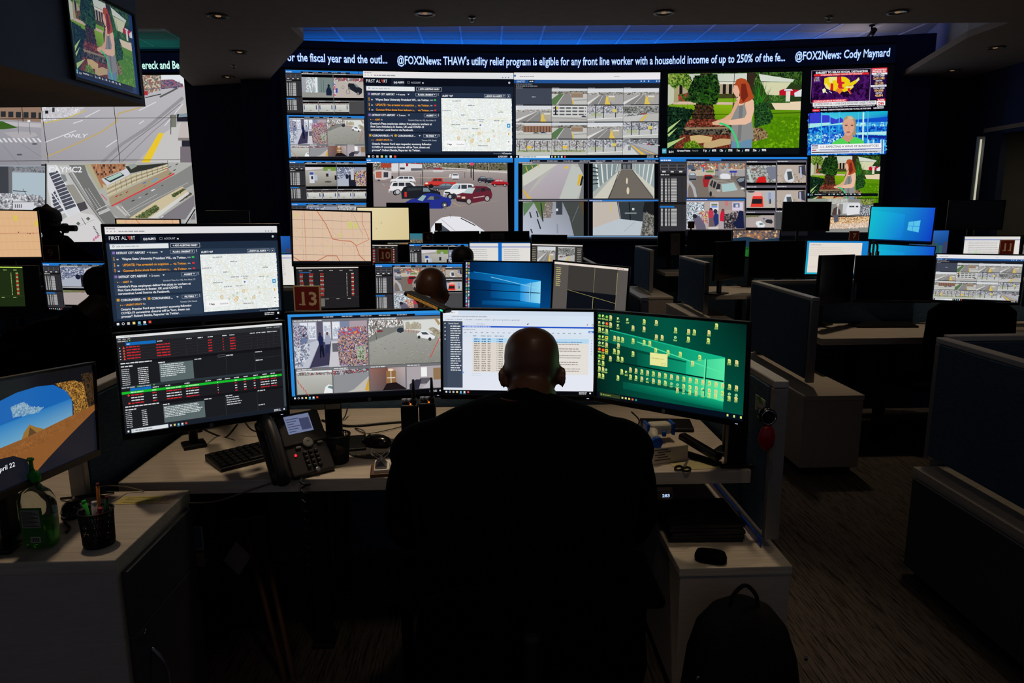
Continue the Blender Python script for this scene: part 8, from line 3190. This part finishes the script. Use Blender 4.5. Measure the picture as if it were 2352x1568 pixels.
# paper notes on far monitors
for idx,x0,x1,z0,z1,t in ((19,-.17,.0,-.0,.14,'Grey paper note on a switched off monitor in the front row'),(23,-.01,.12,-.16,.14,'Pale paper strip on the far switched off monitor, last row right')):
 Mq=MONS[idx][1]
 mb=MB(Mq)
 mb.box((x0,-.008,z0),(x1,-.0072,z1))
 o=props(mb.build('paper_note',mat('dim_paper',(150,135,125),.8,noise=.05),base=Mq@Vector((x0,-.0075,z0))),t,'paper')
 for k in range(3):
  mb=MB(Mq)
  mb.box((x0+.03,-.009,z1-.05-.03*k),(x1-.03,-.0081,z1-.042-.03*k))
  mb.build('print_line',mat('dark_print'),o)
# ================================================================== the left front cabinet top
def sanitizer(o):
 root=thing('hand_sanitizer_bottle',o,'Clear pump bottle of green hand sanitizer on the left front cabinet','bottle')
 M=Matrix.Translation(o)
 k=.215/.215
 body=[(0,0,.001,.034,.02,.75),(0,0,.006,.041,.026,.75),(0,0,.03,.0435,.028,.75),(0,0,.1,.0455,.029,.75),(0,0,.13,.045,.028,.8),(0,0,.15,.036,.024,.9),(0,0,.162,.02,.017,1),(0,0,.17,.0135,.0135,1),(0,0,.18,.0135,.0135,1)]
 mb=MB(M)
 mb.loft(body,32)
 mb.build('bottle_shell',mat('clear_plastic',(235,245,235),.06,trans=1.0,ior=1.3,noise=.01),root)
 mb=MB(M)
 mb.loft([(x,y,z+.002*(z<.004),rx-.003,ry-.003,pw)for x,y,z,rx,ry,pw in body[:3]]+[(0,0,.08,.0415,.0255,.75)],32)
 mb.build('green_gel',mat('green_gel',(120,215,90),.1,trans=.75,ior=1.3,emit=(30,70,15),es=.0,noise=.02),root)
 mb=MB(M)
 mb.box((-.028,-.0312,.018),(.030,-.0296,.118),.0005)
 lab=mb.build('back_label',mat('green_label',(36,110,30),.4,noise=.06),root)
 mb=MB(M)
 mb.box((-.023,-.0322,.064),(.024,-.0313,.113))
 mb.build('text_panel',mat('label_text_panel',(150,150,130),.5,noise=.03),lab)
 mb=MB(M)
 for j in range(12):
  mb.box((-.02,-.0326,.068+.0035*j),(.02-.006*(j%3),-.0322,.0695+.0035*j))
 mb.build('small_print',mat('dark_print'),lab)
 mb=MB(M)
 mb.box((-.006,-.0318,.024),(.018,-.0313,.039))
 mb.build('barcode_field',mat('white_plastic'),lab)
 mb=MB(M)
 for j in range(9):
  mb.box((-.004+.0023*j,-.0322,.026),(-.0028+.0023*j+.0006*(j%2),-.0318,.037))
 mb.build('barcode',mat('dark_print'),lab)
 g=mat('green_pump_plastic',(20,160,40),.35,noise=.04)
 mb=MB(M)
 mb.lathe([(.0165,.179),(.0175,.183),(.0175,.198),(.015,.203),(.007,.204),(.007,.21)],30)
 mb.build('cap',g,root)
 mb=MB(M)
 mb.cyl((0,0,.204),(0,0,.236),.0048)
 mb.tube(arc_pts([(.004,0,.238),(-.004,-.002,.2385),(-.014,-.006,.235),(-.018,-.008,.226)],5),.005,10)
 mb.ball((0,0,.237),.0085,(1,1,.6))
 mb.build('pump_head',g,root)
o=at(98,1252)
sanitizer(o)
o=at(229,1248)
mc=mat('black_wire')
mesh_cup(o,.037,.041,.094,'Black mesh pencil cup full of pens on the left front cabinet',mat('matt_black_wire',(20,18,18),.4,metal=.5,noise=.05))
for k,(dx,dy2,tx,ty,h,r_,cc,tip,nm,t)in enumerate(((-.0,.012,.004,.016,.155,.0042,(190,110,30),(150,60,60),'pencil','Orange pencil standing tallest in the mesh cup'),(-.02,-.0,-.03,.006,.112,.006,(40,190,50),(40,200,60),'marker_pen','Marker with a bright green end at the left of the mesh cup'),(-.004,-.01,.0,-.002,.112,.007,(190,180,170),(215,205,195),'marker_pen','White marker in the middle of the mesh cup'),(.014,-.008,.02,-.014,.1,.0065,(130,20,50),(150,30,60),'marker_pen','Dark red pen leaning in the mesh cup'),(.02,.004,.028,.008,.122,.005,(20,80,40),(120,30,40),'pencil','Green pencil at the right rim of the mesh cup'),(-.016,-.014,-.02,-.02,.1,.006,(50,40,36),(60,50,44),'marker_pen','Dark brown pen at the front of the mesh cup'))):
 mb=MB()
 p0,p1=o+Vector((dx*.6,dy2*.6,.013)),o+Vector((tx,ty,h))
 mb.cyl(p0,p1,r_,n=8 if nm=='pencil' else 14)
 ob=mb.build(nm,mat(nm+str(k),cc,.45,noise=.03),base=p0)
 props(ob,t,'pen' if nm!='pencil' else 'pencil')
 mb=MB()
 q=(p1-p0).normalized()
 mb.cyl(p1+q*.0002,p1+q*.007,r_*.9,n=12)
 mb.build('end_cap',mat('tip'+str(k),tip,.45,noise=.03),ob)
sn=at(330,1148,.7405)
for x0,x1,cc,t in ((-.075,.05,(205,190,110),'Yellow note strip with handwriting on the left front cabinet'),(.052,.09,(190,160,130),'Beige note beside the yellow note strip')):
 mb=MB(Matrix.Translation(sn))
 mb.box((x0,-.028,.0),(x1,.028,.0008))
 ob=props(mb.build('sticky_note',mat('note_'+str(cc[0]),cc,.8,noise=.05),base=sn+Vector((x0,0,0))),t,'paper')
 mb=MB(Matrix.Translation(sn))
 for j in range(4):
  mb.box((x0+.02,-.018+.011*j,.0009),(x1-.012,-.0165+.011*j,.0012))
 mb.build('handwriting',mat('dark_print'),ob)
mo=at(170,1178)
mouse(mo,.4,'Glossy black mouse between the sanitizer and the pencil cup')
for pts,t in (([at(140,1145,.745),at(185,1140,.76),at(230,1132,.75),at(262,1130,.745)],'Black cable tangle behind the pencil cup'),([at(150,1158,.745),at(200,1140,.75),at(240,1140,.745)],'Second black cable behind the pencil cup'),([at(148,1200,.745),at(160,1212,.745),at(152,1222,.745)],'Short black cable end beside the sanitizer'),([at(-20,1215,.745),at(30,1230,.745),at(58,1240,.745)],'Black cable crossing the worktop left of the sanitizer')):
 cable(pts,.004,t)
cable([at(205,1124,.745),at(245,1115,.79),at(290,1118,.76),at(330,1128,.745)],.0022,'Pale cable arching behind the yellow note',mat('beige_cable'),group=None)
# things in the dark knee space
o=P(456,1250,d=2.3)
root=thing('outlet_box',o-Vector((0,0,.05)),'White outlet box below a blue card beside the left front cabinet','outlet')
mb=MB(Matrix.Translation(o))
mb.box((-.016,-.005,-.085),(.018,.03,-.03),.003)
mb.build('box',mat('grey_white_plastic',(120,108,96),.5,noise=.05),root)
mb=MB(Matrix.Translation(o))
mb.box((-.018,-.004,-.02),(.02,.0,.07))
cd_=mb.build('card',mat('pale_card',(130,140,140),.6,noise=.03),root)
mb=MB(Matrix.Translation(o))
mb.box((-.016,-.0055,-.012),(.015,-.0041,.066))
mb.build('blue_field',mat('blue_print',(20,90,130),.5,noise=.05),cd_)
props(MB(Matrix.Translation((o.x,o.y+.05,0))).box((-.05,-.018,0),(.05,.02,.69),.004).build('cable_column',M_BLACK,base=(o.x,o.y+.05,0)),'Black upright cable column behind the blue card','column')
ln=FL.y+.3
for k,(x0,x1)in enumerate(((-.92,-.72),(-.87,-.69))):
 mb=MB()
 mb.tube([(x0,ln+.03*k,.42-.05*k),(x1,ln-.3,.0)],.011,6)
 props(mb.build('wooden_slat',mat('golden_wood',(110,74,46),.5,noise=.3,nscale=10),base=(x1,ln-.3,0)),('Long thin wooden slat leaning in the knee space, outer of two','Shorter thin wooden slat leaning in the knee space, inner of two')[k],'slat')
bx_=P(540,1370,d=2.55)
mb=MB(Matrix.Translation((bx_.x+.03,bx_.y,0))@Matrix.Rotation(.3,4,'Z'))
mb.box((-.12,-.1,0),(.12,.1,.46),.01)
ob=props(mb.build('computer_tower',M_BLACK,base=(bx_.x+.03,bx_.y,0)),'Black computer tower in the knee space with a diamond shaped sticker','computer')
mb=MB(Matrix.Translation((bx_.x+.03,bx_.y,0))@Matrix.Rotation(.3,4,'Z')@Matrix.Translation((0,-.1015,.3)))
mb.prism([(-.05,0),(0,-.07),(.05,.0),(0,.07)],0,.001,axis='y')
mb.build('sticker',mat('dim_paper'),ob)
# on the low right cabinet: folders and a black pouch
cz=.5
for k in range(5):
 q=at(1622,1246,cz)
 mb=MB(Matrix.Translation(q+Vector((.004*(k%3),.02,.001+.0125*k)))@Matrix.Rotation(.03*(k%3-1),4,'Z'))
 mb.box((-.125,-.02,0),(.125,.2,.0115),.002)
 props(mb.build('black_folder',M_BLACK2,base=q+Vector((0,.02,.0125*k))),('Black folder at the bottom of the stack under the desk','Second black folder from the bottom of the stack','Middle black folder of the stack','Second black folder from the top of the stack','Topmost black folder of the stack under the desk')[k],'folder','black folders stacked under the desk')
q=at(1632,1286,cz)
mb=MB(Matrix.Translation(q)@Matrix.Rotation(-.35,4,'Z'))
mb.loft([(0,0,.001,.045,.03,.6),(0,0,.012,.05,.034,.6),(0,0,.026,.044,.03,.6)],28)
props(mb.build('black_pouch',M_CHAIRF,base=q),'Small black pouch on the low right cabinet before the folders','pouch')
# backpack
o=Vector((P(1708,1568,d=1.8).x,1.80,0))
M=Matrix.Translation(o)
root=thing('backpack',o,'Black backpack with a loop handle standing before the low right cabinet','backpack')
mbk=mat('black_nylon',(13,13,14),.7,noise=.3,nscale=70,bump=.3,spec=.25)
mb=MB(M)
mb.loft([(0,0,.001,.15,.09,.7),(0,0,.05,.175,.11,.7),(0,0,.2,.17,.115,.75),(0,.01,.32,.155,.105,.8),(0,.02,.4,.13,.09,.85),(0,.025,.45,.09,.065,.9),(0,.03,.475,.04,.035,1)],36)
mb.build('main_bag',mbk,root)
mb=MB(M)
mb.loft([(0,-.095,.03,.11,.035,.7),(0,-.11,.1,.125,.045,.7),(0,-.1,.22,.115,.035,.8),(0,-.085,.27,.08,.02,.9)],30)
mb.build('front_pocket',mbk,root)
mb=MB(M)
mb.tube(arc_pts([(-.04,.01,.45),(-.035,.01,.5),(0,.01,.535),(.035,.01,.5),(.04,.01,.45)],6),.006,8)
mb.build('loop_handle',mbk,root)
mb=MB(M)
mb.tube(arc_pts([(-.1,-.13,.235),(-.05,-.142,.25),(.05,-.142,.25),(.1,-.13,.235)],6),.0022,6)
mb.build('zip',mat('grey_zip',(90,90,88),.4,noise=.05),root)
for x,y,z in ((-.15,-.05,.3),(-.155,-.05,.27),(.17,-.02,.33),(.0,-.155,.2)):
 mb=MB(M)
 mb.boxc((x,y-.02,z),(.009,.006,.014),.002)
 mb.build('zip_puller',M_CHROME,root)
# ================================================================== raised corner screen
zt2=.02
def on_bulk(px,py):
 nrm=(HP(xb,db)-HP(xb-.05,2.2)).normalized()
 n=Vector((nrm.y,-nrm.x,0))
 A_=HP(xb,db)
 v=ray(px,py)
 return EYE+v*((A_-EYE).dot(n)/v.dot(n)),nrm,n
a0,tdir,tn=on_bulk(163,184)
a1=on_bulk(320,226)[0]
top=on_bulk(306,35)[0]
W=(Vector((a1.x,a1.y,0))-Vector((a0.x,a0.y,0))).length
zb0=(a0.z+a1.z)/2
Ht=top.z-zb0
M=Matrix((tdir,-tn,Vector((0,0,1)))).transposed().to_4x4()
M.translation=Vector(((a0.x+a1.x)/2,(a0.y+a1.y)/2,zb0+Ht/2))+tn*.012
root=thing('wall_television',M.translation-Vector((0,0,Ht/2)),'Television on the side of the hanging bulkhead showing the garden picture','television',None,math.atan2(tdir.y,tdir.x))
mb=MB(M)
w2,h2=W/2,Ht/2
for lo,hi in (((-w2,-.02,-h2),(w2,.01,-h2+.022)),((-w2,-.02,h2-.02),(w2,.01,h2)),((-w2,-.02,-h2+.022),(-w2+.02,.01,h2-.02)),((w2-.02,-.02,-h2+.022),(w2,.01,h2-.02))):
 mb.box(lo,hi,.002,1)
mb.box((-w2+.02,.0,-h2+.022),(w2-.02,.0105,h2-.02))
mb.build('bezel',M_BEZEL,root)
c=Cv((-w2+.02,-h2+.022,w2-.02,h2-.02))
c.full(1160,690)
c.rect(0,0,1160,690,(30,56,96))
g=c.sub(36,0,1095,628,1095,615)
garden(c)
c.f=g
g=c.sub(0,632,1000,680,1130,56)
garden_bar(c,1130,56)
c.f=g
V,C,Fs=c.arrays()
T=np.array(M)
me=make_col_mesh('display',np.c_[V[:,0],-.002-V[:,2]*.0003,V[:,1]]@T[:3,:3].T+T[:3,3],C*.68+np.array(lin((30,50,90)))*.4,Fs)
me.materials.append(M_SCREEN)
link_mesh('display',me,root)
# black items seen against the displays
o=P(150,548,d=6.55)
o=Vector((o.x,6.5,1.061))
root=thing('desk_microphone',o,'Black jointed microphone arm before the white plaza picture','microphone')
mb=MB()
e=P(121,524,d=6.5)
f_=P(175,524,d=6.5)
mb.tube([o,P(145,530,d=6.5),(e+f_)/2],.01,8)
mb.build('arm',M_BLACK,root)
mb=MB()
mb.cyl(e,f_,.028)
mb.cyl(e.lerp(f_,.45),e.lerp(f_,.6),.045)
mb.build('microphone_head',M_BLACK,root)
o=P(200,585,d=5.29)
o=Vector((o.x,5.29,1.061))
root=thing('webcam',o,'Small black box camera on a partition below the white plaza picture','camera')
mb=MB(Matrix.Translation(o+Vector((0,0,.085)))@Matrix.Rotation(.08,4,'Y'))
mb.boxc((0,0,0),(.085,.05,.09),.006)
mb.build('camera_body',M_BLACK,root)
mb=MB(Matrix.Translation(o))
mb.boxc((0,0,.02),(.05,.03,.04),.004)
mb.build('foot',M_GREYP,root)
o=Vector((MONS[28][1].translation.x-.08,5.93,.74))
hb_=P(2020,560,d=6.0)
o=Vector((hb_.x,5.98,.74))
root=thing('headset_stand',o,'Black headset on a stand before the lower blue monitor','headset')
mb=MB(Matrix.Translation(o))
mb.lathe([(.05,0),(.05,.012)],20)
mb.cyl((0,0,.012),(0,0,hb_.z-.74),.009)
mb.build('stand',M_BLACK,root)
mb=MB(Matrix.Translation(Vector((o.x,o.y,hb_.z))))
mb.tube(arc_pts([(-.03,0,-.08),(-.035,0,-.02),(-.01,0,.015),(.03,0,-.01),(.035,0,-.07)],6),.009,8)
mb.boxc((-.03,0,-.1),(.022,.04,.05),.008)
mb.boxc((.037,0,-.09),(.022,.04,.05),.008)
mb.build('headset',M_BLACK,root)
# papers and keyboards on the right desks
for px,py,w_,t in ((1540,622,.25,'White papers on the far desk in the last row'),):
 q=at(px,py)
 mb=MB(Matrix.Translation(q))
 mb.box((-.16,0,.0),(.16,.2,.006),.001)
 props(mb.build('paper_stack',mat('white_paper'),base=q),t,'paper')
q=at(2040,753)
keyboard(frame(q,(1,-.05)),'Black keyboard on the second right desk below the switched off monitors',keys=False)
mouse(at(2205,757),.3,'Black mouse on the second right desk beside the office chair')
# bluish metallic rails below the second right desk
q0=P(1880,820,d=4.9)
for dz_,cc,t in ((0,(60,90,160),'Upper bluish cable rail under the second right desk'),(-.055,(20,80,130),'Lower bluish cable rail under the second right desk')):
 mb=MB()
 z_=q0.z+dz_
 mb.box((q0.x,5.06,z_),(q0.x+1.3,5.075,z_+.012),.002)
 props(mb.build('cable_rail',mat('rail'+str(cc[0]),cc,.2,metal=.9,noise=.05),base=(q0.x,5.06,z_)),t,'rail')
